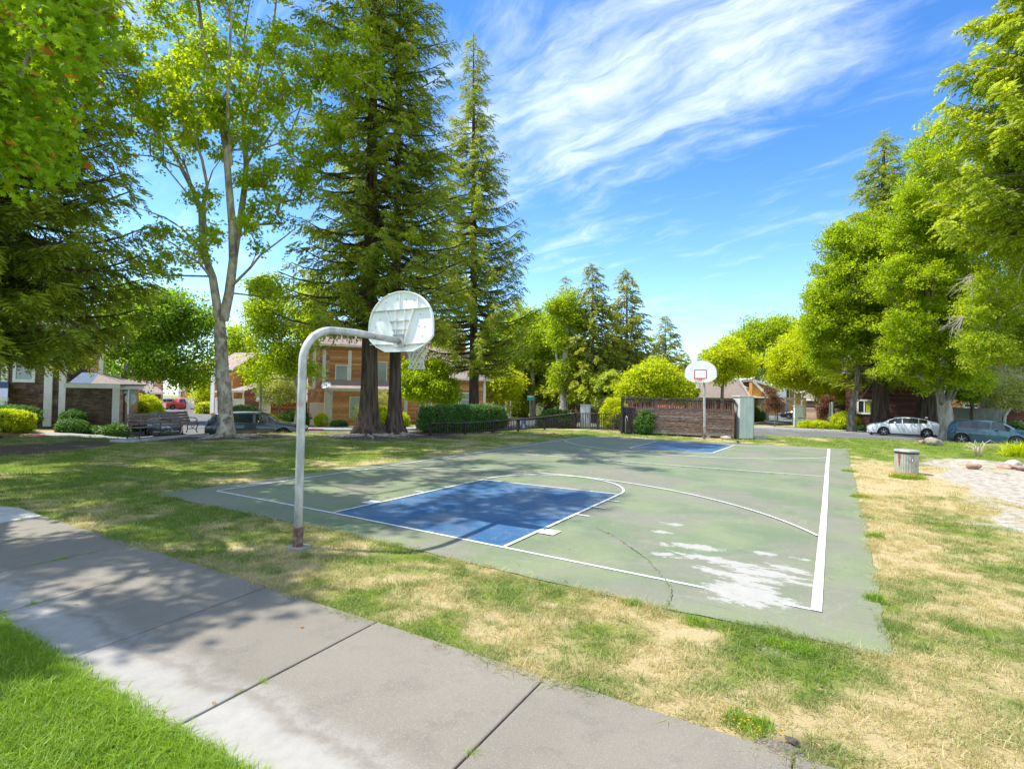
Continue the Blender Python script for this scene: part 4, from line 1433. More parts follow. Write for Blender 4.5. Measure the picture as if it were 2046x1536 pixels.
# odd things against the dark end
mb = MB().tube([E.w(.30, .05, .12), E.w(.30, .95, .12), E.w(.34, 1.02, .16), E.w(.40, .95, .18), E.w(.42, .75, .18)], .035, 8)
o = mb.build('standpipe', pm('grey_pipe', (.20, .21, .22), (.33, .34, .35), 8, .5), None, smooth=True); tag(o, 'grey standpipe hooked over at the dark left end of the wooden enclosure', 'pipe')
E_fr = lambda u_, z, d: E.w(u_, z, d)
for i, (u_, w_, h_, lb) in enumerate(((-.02 + 4.15, .28, .13, 'pale rock at the foot of the enclosure left of the far pole'), (5.25, .5, .10, 'flat grey rock under the enclosure right of the far pole'), (6.05, .2, .10, 'small brown rock at the right corner of the enclosure'))):
    pass

# pale shed at the right of the enclosure
m_shed = pm('pale_green_shed_paint', (.44, .49, .45), (.54, .58, .53), 4, .6, .001, stretch=(1, 1, .4), c3=(.34, .36, .32), s3=5, l3=.72)
sa = G(1477.5, 877); sb = G(1504.5, 877.5)
S1 = Fac(sa, sb, 0)
shed = thing('storage_locker', 'narrow pale green storage locker beside the wooden enclosure', 'locker', S1.a)
lean = .10
for k in range(4):
    w0 = S1.L * k / 4
    mb = MB(); S1.box(mb, w0 + .004, w0 + S1.L / 4 - .004, .05, 2.30, -.03, random.uniform(.0, .006)); mb.build('panel', m_shed, shed)
mb = MB(); S1.box(mb, .01, S1.L - .01, .03, 2.28, -.85, -.035); mb.build('body', m_shed, shed)
mb = MB(); S1.box(mb, -.05, S1.L + .10, 2.30, 2.36, -.92, .07); soft(mb.build('lid', m_shed, shed), .012)
mb = MB(); S1.box(mb, S1.L + .001, S1.L + .035, .03, 2.29, -.85, .01); mb.build('side_board', pm('mossy_board', (.25, .28, .17), (.42, .44, .30), 4, .8, stretch=(1, 1, .3)), shed)
mb = MB(); S1.box(mb, S1.L + .12, S1.L + .85, -.02, .12, -.55, .0); o = mb.build('concrete_block', m_conc); soft(o, .03); tag(o, 'low concrete block on the grass right of the pale locker', 'block')

# ================================================================== bench
m_slat = pm('bench_slat', (.17, .115, .09), (.27, .20, .165), 8, .7, .002, rnd=.14)
m_iron = pm('black_iron', (.012, .012, .013), (.03, .03, .032), 20, .5, .001, spec=.5)
ba, bb2 = np.array([-18.1, 4.0]), np.array([-19.75, 7.35])
bd = bb2 - ba; bl = np.linalg.norm(bd)
brz = math.atan2(bd[1], bd[0])
bc_ = (ba + bb2) / 2
bench = thing('park_bench', 'long two-bay park bench with brown slats and black iron legs on the lawn', 'bench', (bc_[0], bc_[1], .10), brz)
# local x along the bench, local -y towards the court? choose the side facing the camera
side = -1 if (np.array([math.sin(brz), -math.cos(brz)]) @ (CAM[:2] - bc_)) > 0 else 1
def bl_(nm, mt_, p, q, w_, h_, par=None, up=(0, 0, 1)): return piece(nm, mt_, par or bench, p, q, w_, h_, up, world=False)
HX = bl / 2
for y, z in ((.06, .43), (.17, .445), (.28, .45), (.39, .44)):
    bl_('seat_slat', m_slat, (-HX, side * y, z), (HX, side * y, z), .095, .035)
for b0, b1 in ((-HX + .05, -.04), (.04, HX - .05)):
    for k, z in enumerate((.56, .68, .80, .92)):
        bl_('back_slat', m_slat, (b0, side * (-.02 - .045 * k), z), (b1, side * (-.02 - .045 * k), z), .035, .105)
for x in (-HX + .12, -.0, HX - .12):
    Y = lambda p: [(x, side * q[0], q[1]) for q in p]
    fr = MB()
    fr.tube(Y([(.42, 0), (.36, .12), (.40, .28), (.44, .40), (.30, .425), (.0, .42), (-.05, .5), (-.16, .80), (-.22, 1.0)]), .022, 8)
    fr.tube(Y([(-.12, 0), (-.06, .14), (-.08, .30), (.0, .42)]), .022, 8)
    fr.tube(Y([(.38, .13), (.2, .2), (.0, .15)]), .015, 6)
    fr.tube(Y([(.18, .19), (.12, .30), (.2, .36), (.27, .29), (.18, .19)]), .012, 6)
    fr.build('iron_frame', m_iron, bench, world=False, smooth=True)
    MB().tube(Y([(-.10, .66), (.10, .69), (.30, .67), (.40, .60), (.38, .54), (.32, .56)]), .02, 8).build('armrest', m_iron, bench, world=False, smooth=True)
pe = np.array([math.sin(brz), -math.cos(brz)]) * (-side)
padp = [ba - bd / bl * .35 + pe * -.45, bb2 + bd / bl * .55 + pe * -.45, bb2 + bd / bl * .55 + pe * .55, ba - bd / bl * .35 + pe * .55]
pad = sheet('bench_pad', [tuple(q) for q in padp], .10, pm('pad_concrete', (.30, .31, .32), (.42, .43, .43), 3, .9), flat=True, thick=.14); del pad['kind']; tag(pad, 'narrow concrete pad under the park bench', 'concrete pad')
wl = Matrix.Translation((bc_[0], bc_[1], .10)) @ Matrix.Rotation(brz, 4, 'Z')
q0, q1 = wl @ Vector((-HX + .75, side * .22, .50)), wl @ Vector((-HX + 1.0, side * .26, .50))
o = MB().tube([q0, q0 * .3 + q1 * .7, q1], [.03, .034, .014], 10).build('water_bottle', glassmat('bottle_plastic', (.35, .6, .85), .3), None, smooth=True); tag(o, 'small blue and clear water bottle lying on the bench seat', 'bottle')

# ================================================================== dustbin, rocks
can_p = G(1811, 946)
m_can = pm('corrugated_bin', (.28, .285, .23), (.40, .395, .33), 5, .6, .001, metal=.05, c3=(.20, .19, .15), s3=3, l3=.66)
can = thing('trash_can', 'round corrugated metal trash can with a flat grey lid in the dry grass', 'trash can', can_p)
n = 120
mb = MB()
vs, fs = [], []
prof = [(.285, 0), (.298, .04), (.305, .33), (.312, .62), (.310, .66)]
for j, (r_, z) in enumerate(prof):
    for i in range(n):
        a = 2 * math.pi * i / n
        rr = r_ + (.009 if (i // 2) % 2 else 0) * (0 < j < 4)
        vs.append((rr * math.cos(a), rr * math.sin(a), z))
for j in range(len(prof) - 1):
    for i in range(n):
        k = (i + 1) % n; fs.append((j * n + i, j * n + k, (j + 1) * n + k, (j + 1) * n + i))
mb.add(vs, fs); mb.build('body', m_can, can, world=False)
MB().lathe([(.318, .625), (.323, .632), (.323, .675), (.315, .68)], (0, 0, 0), 48).build('rim_band', pm('black_band', (.03, .03, .03), (.06, .06, .06), 8, .6), can, world=False, smooth=False)
MB().lathe([(.335, .685), (.343, .695), (.343, .722), (.322, .745), (.20, .76), (.0, .765)], (0, 0, 0), 48).build('lid', pm('bin_lid', (.28, .285, .285), (.42, .42, .41), 4, .5, metal=.2, c3=(.24, .2, .17), s3=5, l3=.66), can, world=False, smooth=False)
v = (CAM - can_p); va_ = math.atan2(v[1], v[0])
def oncan(a, r_, z): return (r_ * math.cos(va_ + a), r_ * math.sin(va_ + a), z)
mb = MB().tube([oncan(.30, .292, .50), oncan(.30, .345, .485), oncan(-.02 + .38, .35, .43), oncan(.62, .35, .43), oncan(.64, .345, .485), oncan(.62, .292, .50)], .011, 8)
mb = MB().tube([oncan(.10, .31, .50), oncan(.10, .36, .48), oncan(.12, .365, .41), oncan(.42, .365, .41), oncan(.44, .36, .48), oncan(.44, .31, .50)], .010, 8)
mb.build('handle', m_bolt, can, world=False, smooth=True)
mb = MB()
vs, fs = [], []
for k in range(7):
    f = k / 6; z = .62 - .36 * f; w_ = .14 * (1 - .75 * f)
    for s_ in (-1, 1): vs.append(oncan(-.62 + s_ * w_, .325, z))
mb.add(vs, [(2 * k, 2 * k + 1, 2 * k + 3, 2 * k + 2) for k in range(6)])
mb.build('rust_mark', pm('red_rust', (.20, .05, .035), (.33, .10, .07), 14, .8), can, world=False)


def rock(label, p, sx_, sy_, sz_, mt_, seed, rz=0.0, sink=.2, group=None):
    r = np.random.default_rng(seed)
    me = bpy.data.meshes.new('rock')
    bm = bmesh.new(); bmesh.ops.create_icosphere(bm, subdivisions=3, radius=1)
    pl = [(r.normal(0, 1, 3), r.uniform(.5, .86)) for _ in range(12)]
    for v_ in bm.verts:
        c = np.array(v_.co)
        for n_, d_ in pl:
            n1 = n_ / np.linalg.norm(n_)
            e = c @ n1 - d_
            if e > 0: c = c - n1 * e * .96
        c = c * (1 + .05 * math.sin(5 * c[0] + seed) * math.cos(6 * c[1]))
        v_.co = Vector((c[0] * sx_, c[1] * sy_, c[2] * sz_))
    bm.to_mesh(me); bm.free()
    me.materials.append(mt_); me.polygons.foreach_set('use_smooth', [True] * len(me.polygons))
    o = bpy.data.objects.new('rock', me); COL.objects.link(o)
    o.matrix_basis = Matrix.Translation((p[0], p[1], p[2] + sz_ * (1 - 2 * sink) * .9)) @ Matrix.Rotation(rz, 4, 'Z')
    return tag(o, label, 'rock', group)


m_rock = pm('tan_rock', (.26, .205, .165), (.42, .35, .29), 3, .9, .02, c3=(.2, .17, .15), s3=2)
m_rockr = pm('red_brown_rock', (.24, .145, .10), (.36, .23, .165), 4, .9, .02, c3=(.36, .27, .2), s3=3)
m_rockg = pm('pale_grey_rock', (.36, .34, .31), (.52, .50, .47), 4, .9, .02)
rock('large tan boulder on the lawn left of the big forked tree trunk', G(1866, 889), .46, .34, .30, m_rock, 3, .4)
rock('small tan rock tucked left of the large boulder', G(1841, 886), .20, .16, .16, m_rockr, 4)
rock('low reddish-brown rock in the middle of the sandy patch', G(1943, 936), .30, .2, .14, m_rockr, 5, .2, .3)
rock('flat red-brown rock at the right of the sandy patch beside a grey stone', G(2010, 936), .34, .26, .17, m_rockr, 6, 1.0, .3)
rock('pale grey rounded stone behind the flat red-brown rock', G(2022, 931), .30, .22, .18, m_rockg, 7, .5, .3)
rock('red-brown rock cut by the right edge of the photo', G(2041, 940), .26, .26, .16, m_rockr, 8, .5, .3)
rock('dirt clod lying on the soil at the path edge', G(1581, 1487) + np.array([0, 0, .015]), .045, .03, .022, pm('dark_clod', (.06, .05, .04), (.12, .10, .08), 20, .95), 9)
for i, (px, py, s_, lb) in enumerate(((1398, 872, .22, 'pale rock at the foot of the enclosure just left of the far pole'), (1415, 874, .16, 'small tan rock at the foot of the far pole'), (1450, 877, .3, 'flat grey rock under the right end of the enclosure'), (1474, 876, .13, 'small brown rock at the right corner of the enclosure'))):
    rock(lb, G(px, py), s_, s_ * .7, s_ * .42, m_rock, 20 + i)
# soil heap at the path edge
r2 = np.random.default_rng(3)
hp = np.array([5.64, -2.83, .012])
mb = MB(); vs, fs = [], []
N_ = 18
for i in range(N_ + 1):
    for j in range(N_ + 1):
        x, y = (i / N_ - .5) * .34, (j / N_ - .5) * .20
        d = math.hypot(x / .16, y / .09)
        z = .035 * max(0, 1 - d) ** .8 * (.6 + .8 * r2.random()) - (.02 if d > .95 else 0)
        vs.append((hp[0] + x, hp[1] + y, hp[2] + z))
for i in range(N_):
    for j in range(N_): k = i * (N_ + 1) + j; fs.append((k, k + N_ + 1, k + N_ + 2, k + 1))
mb.add(vs, fs)
tag(mb.build('soil_heap', pm('crumbly_soil', (.09, .075, .062), (.20, .17, .14), 60, .98, .01)), 'small heap of crumbly brown soil spilling onto the path', 'soil heap')
# bits on the path
m_dead_leaf = pm('dead_leaf', (.22, .13, .06), (.34, .22, .12), 10, .9)
for i, (px, py) in enumerate(((153, 1213), (182, 1350), (603, 1258), (88, 1308), (300, 1140), (1530, 1248), (1215, 1194), (820, 1270), (427, 1412), (1225, 1190))):
    g_ = G(px, py); g_[2] += .03
    a = random.random() * 6
    mb = MB(); s_ = random.uniform(.018, .032)
    mb.add([(g_[0] + s_ * (1 + .4 * math.sin(3 * k)) * math.cos(a + k), g_[1] + s_ * .5 * math.sin(a * .0 + k), g_[2] + .006 * math.sin(2 * k)) for k in np.arange(0, 6.2, 1.04)], [(0, 1, 2, 3, 4, 5)])
    tag(mb.build('dead_leaf', m_dead_leaf), None, 'leaf', 'dead leaves fallen on the path and court')['label'] = 'curled brown dead leaf lying on the pale concrete or court'

# ================================================================== houses
def sidingmat(nm, c1, c2, **k): return pm(nm, c1, c2, 2.5, .8, .002, stretch=(1, 1, 5), rnd=0, attr='var', **k)
m_orange = sidingmat('orange_clapboard', (.50, .23, .10), (.61, .31, .15))
m_orange2 = sidingmat('orange_shingle', (.50, .215, .085), (.62, .30, .125))
m_salmon = sidingmat('salmon_shingle', (.50, .26, .17), (.62, .36, .25))
m_brickr = sidingmat('red_brown_siding', (.22, .085, .06), (.32, .14, .10))
m_dkred = sidingmat('dark_red_siding', (.085, .030, .022), (.14, .055, .04))
m_dkbrown = sidingmat('dark_brown_siding', (.085, .045, .034), (.13, .075, .058))
m_tan = sidingmat('tan_siding', (.34, .24, .17), (.42, .31, .23))
m_grey = sidingmat('grey_siding', (.28, .25, .235), (.35, .32, .30))
m_shing = sidingmat('brown_wall_shingle', (.085, .055, .042), (.19, .125, .090))
m_gold = sidingmat('golden_siding', (.50, .235, .055), (.62, .32, .09))
m_trim = pm('white_trim_paint', (.74, .73, .70), (.82, .81, .78), 4, .6)
m_trimg = pm('cream_trim_paint', (.55, .50, .42), (.64, .59, .50), 4, .6)
m_door = pm('garage_door_white', (.70, .68, .65), (.78, .76, .73), 2, .55)
m_roof = pm('pinkish_roof_shingle', (.25, .185, .16), (.36, .28, .25), 9, .9, .01, stretch=(1, 1, 2), c3=(.20, .15, .13), s3=1.5, l3=.6)
m_roofb = pm('brown_roof_shingle', (.19, .145, .125), (.28, .22, .19), 9, .9, .01, stretch=(1, 1, 2))
m_roofg = pm('grey_roof_shingle', (.17, .17, .18), (.26, .26, .27), 9, .9, .01)
m_blue = pm('slate_blue_roof', (.05, .085, .14), (.08, .12, .19), 6, .7, .004)
m_pane = glassmat('window_pane_blind', (.34, .38, .40), 0, .12, .6)
m_panedk = glassmat('window_pane_dark', (.03, .035, .04), 0, .06, .7)
m_paneyel = pm('yellow_curtain', (.34, .36, .03), (.42, .42, .05), 3, .5)
m_fencep = pm('pale_fence_board', (.40, .42, .36), (.52, .53, .47), 3, .8, stretch=(1, 1, .4), rnd=.08)
m_fencet = pm('taupe_fence_board', (.22, .215, .19), (.31, .30, .265), 3, .85, stretch=(1, 1, .4), rnd=.08)


def clap(F0, u0, u1, z0, z1, mt_, root, pitch=.16, holes=(), name='siding', d=0.0, shingle=0.0):
    """lapped boards (or separate shingles) on a wall"""
    mb = MB()
    n = max(1, int(round((z1 - z0) / pitch))); p = (z1 - z0) / n
    r = np.random.default_rng(int(abs(u0 * 77 + z0 * 31)) + n)
    for k in range(n):
        za, zb_ = z0 + k * p, z0 + (k + 1) * p
        cuts = [u0]
        if shingle:
            while cuts[-1] < u1 - shingle * .6: cuts.append(min(u1, cuts[-1] + shingle * r.uniform(.6, 1.3)))
            cuts[-1] = u1
        else:
            while cuts[-1] < u1 - 3: cuts.append(cuts[-1] + r.uniform(2.5, 4.2))
            if cuts[-1] < u1: cuts.append(u1)
            cuts = [c_ for c_ in cuts if c_ <= u1]
            if len(cuts) < 2: cuts = [u0, u1]
            if cuts[-1] < u1: cuts.append(u1)
        for a, c_ in zip(cuts, cuts[1:]):
            if any(h[0] < (a + c_) / 2 < h[1] and h[2] < (za + zb_) / 2 < h[3] for h in holes) and (c_ - a) < .6: continue
            e = .028 + (r.random() * .012 if shingle else 0)
            g = .004 if shingle else .0015
            dz_ = r.uniform(-.012, .0) if shingle else 0
            v_ = float(r.random())
            mb.add([F0.w(a + g, za + dz_, d + e), F0.w(c_ - g, za + dz_, d + e), F0.w(c_ - g, zb_ + .004, d + .006), F0.w(a + g, zb_ + .004, d + .006), F0.w(a + g, za + dz_, d), F0.w(c_ - g, za + dz_, d)], [(0, 1, 2, 3), (4, 5, 1, 0)], v_)
    return mb.build(name, mt_, root, attr=True, kind='stuff' if shingle else None)


def window(F0, root, u0, u1, z0, z1, d=.03, pane=None, bars=1, fw=.09, frame=None, hbar=False):
    frame = frame or m_trim
    mb = MB()
    for (a, c_, e, g) in ((u0, u1, z0 - .02, z0 + fw), (u0, u1, z1 - fw, z1), (u0, u0 + fw, z0 + fw, z1 - fw), (u1 - fw, u1, z0 + fw, z1 - fw)):
        F0.box(mb, a, c_, e, g, d - .03, d + .05)
    w = mb.build('window', frame, root)
    mb = MB(); F0.box(mb, u0 + fw, u1 - fw, z0 + fw, z1 - fw, d - .03, d + .008); mb.build('pane', pane or m_pane, w)
    for b_ in range(1, bars):
        u_ = u0 + (u1 - u0) * b_ / bars
        mb = MB(); F0.box(mb, u_ - .025, u_ + .025, z0 + fw, z1 - fw, d + .0085, d + .04); mb.build('glazing_bar', frame, w)
    if hbar:
        z = (z0 + z1) / 2
        mb = MB(); F0.box(mb, u0 + fw, u1 - fw, z - .025, z + .025, d + .0085, d + .035); mb.build('glazing_bar', frame, w)
    return w


def trim(F0, root, u0, u1, z0, z1, d0=.0, d1=.07, mt_=None, nm='trim_board'):
    mb = MB(); F0.box(mb, u0, u1, z0, z1, d0, d1); return mb.build(nm, mt_ or m_trim, root)


def garage(F0, root, u0, u1, z0, z1, d=.0, rows=4):
    mb = MB(); F0.box(mb, u0, u1, z0, z1, d, d + .035); dr = mb.build('garage_door', m_door, root)
    for k in range(rows):
        h = (z1 - z0) / rows
        mb = MB(); F0.box(mb, u0 + .02, u1 - .02, z0 + k * h + .012, z0 + (k + 1) * h - .012, d + .036, d + .055); mb.build('door_panel', m_door, dr)
    trim(F0, root, u0 - .12, u0 - .002, z0, z1 + .12, d, d + .08); trim(F0, root, u1 + .002, u1 + .12, z0, z1 + .12, d, d + .08); trim(F0, root, u0, u1, z1 + .002, z1 + .13, d, d + .082)
    return dr


def hbody(F0, root, u0, u1, z0, z1, dep, mt_, d1=0.0, nm='walls'):
    mb = MB(); F0.box(mb, u0, u1, z0, z1, -dep, d1 - .001, .5); return mb.build(nm, mt_, root, attr=True)


def roof(F0, root, pts, mt_=None, th=.12, nm='roof'):
    """pts: (u, z, d)"""
    return MB().slab([F0.w(*p) for p in pts], th).build(nm, mt_ or m_roof, root)


def sideroof(F0, root, u0, u1, ze, dep, rise, mt_=None, oh=.35, hip=0.0, fascia=True):
    sl = rise / (dep / 2)
    f = (u0 - oh, ze - oh * sl * .5 + .06, oh), (u1 + oh, ze - oh * sl * .5 + .06, oh), (u1 + oh - hip, ze + rise + .06, -dep / 2), (u0 - oh + hip, ze + rise + .06, -dep / 2)
    roof(F0, root, f, mt_)
    b_ = (u0 - oh, ze - oh * sl * .5 + .06, -dep - oh), (u1 + oh, ze - oh * sl * .5 + .06, -dep - oh), (u1 + oh - hip, ze + rise + .06, -dep / 2), (u0 - oh + hip, ze + rise + .06, -dep / 2)
    roof(F0, root, b_, mt_)
    if hip:
        for u_, uh in ((u0 - oh, u0 - oh + hip), (u1 + oh, u1 + oh - hip)):
            roof(F0, root, [(u_, ze - oh * sl * .5 + .06, oh), (uh, ze + rise + .06, -dep / 2), (u_, ze - oh * sl * .5 + .06, -dep - oh)], mt_)
    else:
        for u_ in (u0, u1 - .1):
            mb = MB(); mb.add([F0.w(u_, ze, 0), F0.w(u_, ze, -dep), F0.w(u_, ze + rise, -dep / 2), F0.w(u_ + .1, ze, 0), F0.w(u_ + .1, ze, -dep), F0.w(u_ + .1, ze + rise, -dep / 2)], [(0, 1, 2), (3, 5, 4), (0, 3, 4, 1), (1, 4, 5, 2), (2, 5, 3, 0)])
            mb.build('gable_end', m_orange, root, attr=True)
    if fascia: trim(F0, root, u0 - oh - .02, u1 + oh + .02, ze - oh * sl * .5 - .14, ze - oh * sl * .5 + .04, oh + .005, oh + .05, nm='fascia')


def frontgable(F0, root, u0, u1, ze, rise, dep, mt_roof, mt_wall, oh=.25, d=0.0, apex=None):
    um = (u0 + u1) / 2 if apex is None else apex
    mb = MB(); mb.add([F0.w(u0, ze, d), F0.w(u1, ze, d), F0.w(um, ze + rise, d), F0.w(u0, ze, d - dep), F0.w(u1, ze, d - dep), F0.w(um, ze + rise, d - dep)], [(0, 1, 2), (3, 5, 4), (0, 3, 4, 1), (1, 4, 5, 2), (2, 5, 3, 0)])
    mb.build('gable', mt_wall, root, attr=True)
    for (a, c_) in ((u0, um), (u1, um)):
        sg = 1 if c_ > a else -1
        roof(F0, root, [(a - sg * oh, ze - oh * rise / max(.3, abs(c_ - a)) + .08, d + oh), (c_, ze + rise + .08, d + oh), (c_, ze + rise + .08, d - dep), (a - sg * oh, ze - oh * rise / max(.3, abs(c_ - a)) + .08, d - dep)], mt_roof)
        mb = MB().bar(F0.w(a - sg * oh, ze - oh * rise / max(.3, abs(c_ - a)) - .03, d + oh + .03), F0.w(c_, ze + rise - .03, d + oh + .03), .05, .17)
        mb.build('rake_board', m_trim, root)


def house(label, pa, ta, pb, tb, cat='house'):
    F0 = Fac(PT(pa, ta), PT(pb, tb))
    z0 = float(min(hgt(*PT(pa, ta)), hgt(*PT(pb, tb)))) - .1
    root = thing('house', label, cat, (F0.a[0], F0.a[1], z0))
    return F0, root, z0


def grnd(F0, px):
    """height of the wall foot"""
    return F0.z0


# --- H8: orange house behind the redwoods
F8, h8, z8 = house('two-storey orange clapboard house with white trim behind the redwood trunks', 612, 48.5, 972, 54.5)
R8 = F8.rect
def wn(F0, root, x0, y0, x1, y1, **k): u0, u1, a, c_ = F0.rect(x0, y0, x1, y1); return window(F0, root, u0, u1, a, c_, **k)
uA = F8.uz(613, 850)[0]; uB = F8.uz(655, 850)[0]; uC = F8.uz(808, 845)[0]; uD = F8.uz(968, 845)[0]
zE2 = F8.uz(700, 688)[1]; zE1 = F8.uz(720, 776)[1]; zEr = F8.uz(935, 757)[1]
hbody(F8, h8, uA, uC, z8, zE2, 8.0, m_orange2)
hbody(F8, h8, uC, uD, z8, zEr, 8.0, m_orange)
clap(F8, uA, uB, z8, zE2, m_salmon, h8, .26, shingle=.22, name='shingles')
clap(F8, uB, uC, zE1, zE2, m_orange, h8, .19)
clap(F8, uC, uD, z8, zEr, m_orange, h8, .19)
# projecting ground-floor volume
hbody(F8, h8, uB - .05, uC - .4, z8, zE1 - .05, .1, m_orange, 1.6, 'bay_walls')
FB = Fac(F8.w(0, 0, 1.6), F8.w(F8.L, 0, 1.6), F8.z0)
clap(FB, FB.uz(663, 840)[0], uC - .4, z8, zE1 - .1, m_orange, h8, .19)
u0, u1, a, c_ = FB.rect(649, 775, 663, 852); trim(FB, h8, u0, u1, z8, c_, -.2, .10, m_trimg, 'corner_column')
roof(F8, h8, [(uB - .3, zE1, 1.9), (uC - .2, zE1, 1.9), (uC - .2, zE1 + .75, .03), (uB - .3, zE1 + .75, .03)], m_roof)
trim(F8, h8, uB - .32, uC - .18, zE1 - .26, zE1 - .02, 1.86, 1.95, m_trimg, 'fascia')
wn(FB, h8, 698, 792, 723, 834, pane=m_pane, frame=m_trimg)
u0, u1, a, c_ = F8.rect(621, 807, 647, 850); garage(F8, h8, u0, u1, z8 + .05, c_, .03)
for x0, x1, y0, y1 in ((626, 630, 690, 776), (645, 650, 700, 772), (696, 701, 700, 772), (808, 813, 745, 846)):
    u0, u1, a, c_ = F8.rect(x0, y0, x1, y1); trim(F8, h8, u0, u1, max(z8, a), c_, .02, .09)
u0, u1, a, c_ = F8.rect(613, 772, 626, 777); trim(F8, h8, u0, u1, a, c_, .02, .12)
wn(F8, h8, 670, 729, 695, 763, bars=1); wn(F8, h8, 752, 722, 773, 764)
wn(F8, h8, 803, 757, 814, 768, bars=1)
wn(F8, h8, 902, 785, 917, 813); wn(F8, h8, 920, 784, 938, 813, hbar=True); wn(F8, h8, 850, 786, 862, 815)
u0, u1, a, c_ = F8.rect(963, 757, 970, 846); trim(F8, h8, uD - .22, uD + .03, z8, zEr, .02, .1)
sideroof(F8, h8, uA, uC, zE2, 8.0, 2.6, m_roof)
zr = F8.uz(900, 690)[1] - zEr
roof(F8, h8, [(uC - .1, zEr, .35), (uD + .35, zEr, .35), (uD + .35 - 1.2, zEr + 3.3, -4), (uC - .1, zEr + 3.3, -4)], m_roof)
roof(F8, h8, [(uC - .1, zEr, -8.3), (uD + .35, zEr, -8.3), (uD + .35 - 1.2, zEr + 3.3, -4), (uC - .1, zEr + 3.3, -4)], m_roof)
roof(F8, h8, [(uD + .35, zEr, .35), (uD + .35, zEr, -8.3), (uD - .85, zEr + 3.3, -4)], m_roof)
trim(F8, h8, uC, uD + .37, zEr - .16, zEr + .02, .36, .42, nm='fascia')
u0, u1, a, c_ = F8.rect(934, 672, 946, 705)
mb = MB(); F8.box(mb, u0, u1, zEr + 2.2, c_, -3.6, -2.9, .5); mb.build('chimney', m_orange2, h8, attr=True)
# satellite dish on the column
pd_ = D(652, 771, 46.2)
dish = thing('satellite_dish', 'grey satellite dish on the corner column of the orange house', 'satellite dish', pd_)
nrm = np.array([.25, -.75, .6]); nrm /= np.linalg.norm(nrm)
xx = np.cross(nrm, (0, 0, 1)); xx /= np.linalg.norm(xx); yy = np.cross(xx, nrm)
mb = MB(); vs = []; fs = []
for j in range(5):
    for i in range(20):
        rr = .44 * j / 4; a = 2 * math.pi * i / 20; q = pd_ + xx * rr * math.cos(a) + yy * rr * .8 * math.sin(a) + nrm * .35 * rr * rr * 1.5
        vs.append(q)
for j in range(4):
    for i in range(20): fs.append((j * 20 + i, j * 20 + (i + 1) % 20, (j + 1) * 20 + (i + 1) % 20, (j + 1) * 20 + i))
mb.add(vs, fs); mb.build('dish', pm('dish_grey', (.45, .52, .58), (.56, .62, .67), 5, .5), dish, smooth=True)
MB().tube([pd_, pd_ + nrm * .45 - yy * .1], .02, 6).build('feed_arm', m_bolt, dish)
MB().tube([pd_ - nrm * .02, pd_ + np.array([.1, 0, -.3]), pd_ + np.array([.35, .3, -.75])], .03, 6).build('mast', m_bolt, dish)

# --- H1: brown shingled house on the left
F1, h1, z1 = house('brown shingled two-storey house with white corner boards at the left edge', -190, 31.5, 128, 33.0)
zt1 = F1.uz(60, 640)[1]
uR = F1.uz(131, 850)[0]
hbody(F1, h1, 0, uR, z1, zt1, 2.4, m_shing)
clap(F1, F1.uz(-20, 850)[0], uR, z1, zt1, m_shing, h1, .27, shingle=.30, name='shingles')
for x0, x1, y0, y1 in ((8, 17, 650, 776), (93, 104, 690, 852), (123, 131, 690, 852)):
    u0, u1, a, c_ = F1.rect(x0, y0, x1, y1); trim(F1, h1, u0, u1, max(z1, a), zt1, .02, .12)
wn(F1, h1, 29, 690, 71, 763, fw=.16)
wn(F1, h1, -80, 690, -40, 763, fw=.16)
sideroof(F1, h1, 0, uR, zt1, 2.4, .8, m_roofb)
# porch
FP1 = Fac(F1.w(0, 0, 2.0), F1.w(F1.L, 0, 2.0), F1.z0)
up = FP1.uz(16, 795)[0]; zp = FP1.uz(5, 793)[1]
roof(F1, h1, [(up - 4.5, zp, 2.2), (up + .1, zp, 2.2), (F1.uz(17, 780)[0], zp + .9, .02), (up - 4.5, zp + .9, .02)], m_blue)
trim(F1, h1, up - 4.5, up + .12, zp - .22, zp - .01, 2.15, 2.24, nm='fascia')
trim(F1, h1, up - .30, up - .05, z1, zp - .2, 1.95, 2.15, nm='porch_post')
# garage wing
F1g, _x, _y = F1, None, None
Fg = Fac(PT(131, 30.0), PT(229, 31.0))
zg1 = Fg.uz(180, 768)[1]; ug0, ug1 = Fg.uz(129, 850)[0], Fg.uz(236, 850)[0]
hbody(Fg, h1, ug0, ug1, z1, zg1, 7, m_shing, nm='garage_walls')
clap(Fg, ug0, ug1, z1, zg1 - .05, m_shing, h1, .235, shingle=.30, name='garage_shingles')
trim(Fg, h1, ug1 - .30, ug1 + .04, z1, zg1, .02, .10)
trim(Fg, h1, ug0, ug1 + .1, zg1 - .20, zg1 + .04, .03, .42, nm='fascia')
zrg = Fg.uz(180, 742)[1]
roof(Fg, h1, [(ug0 + .2, zg1 + .06, .40), (Fg.uz(185, 765)[0], zg1 + .06, .40), (Fg.uz(180, 745)[0], zg1 + .70, -2.4), (ug0 + .2, zg1 + .70, -2.4)], m_blue)
roof(Fg, h1, [(Fg.uz(185, 765)[0] + .002, zg1 + .06, .40), (ug1 + .35, zg1 + .06, .40), (ug1 - 1.6, zg1 + .70, -2.4), (Fg.uz(180, 745)[0] + .002, zg1 + .70, -2.4)], m_roofb)
roof(Fg, h1, [(ug1 + .35, zg1 + .06, .40), (ug1 + .35, zg1 + .06, -7), (ug1 - 1.6, zg1 + .70, -5), (ug1 - 1.6, zg1 + .70, -2.4)], m_roofb)
trim(Fg, h1, ug0 + 2.4, ug1 - .2, zg1 + .9, zg1 + 1.35, -2.6, -2.5, m_roofg, 'rear_roof_edge')
Fs = Fac(Fg.w(ug1, 0, 0), Fg.w(ug1, 0, -7), Fg.z0)
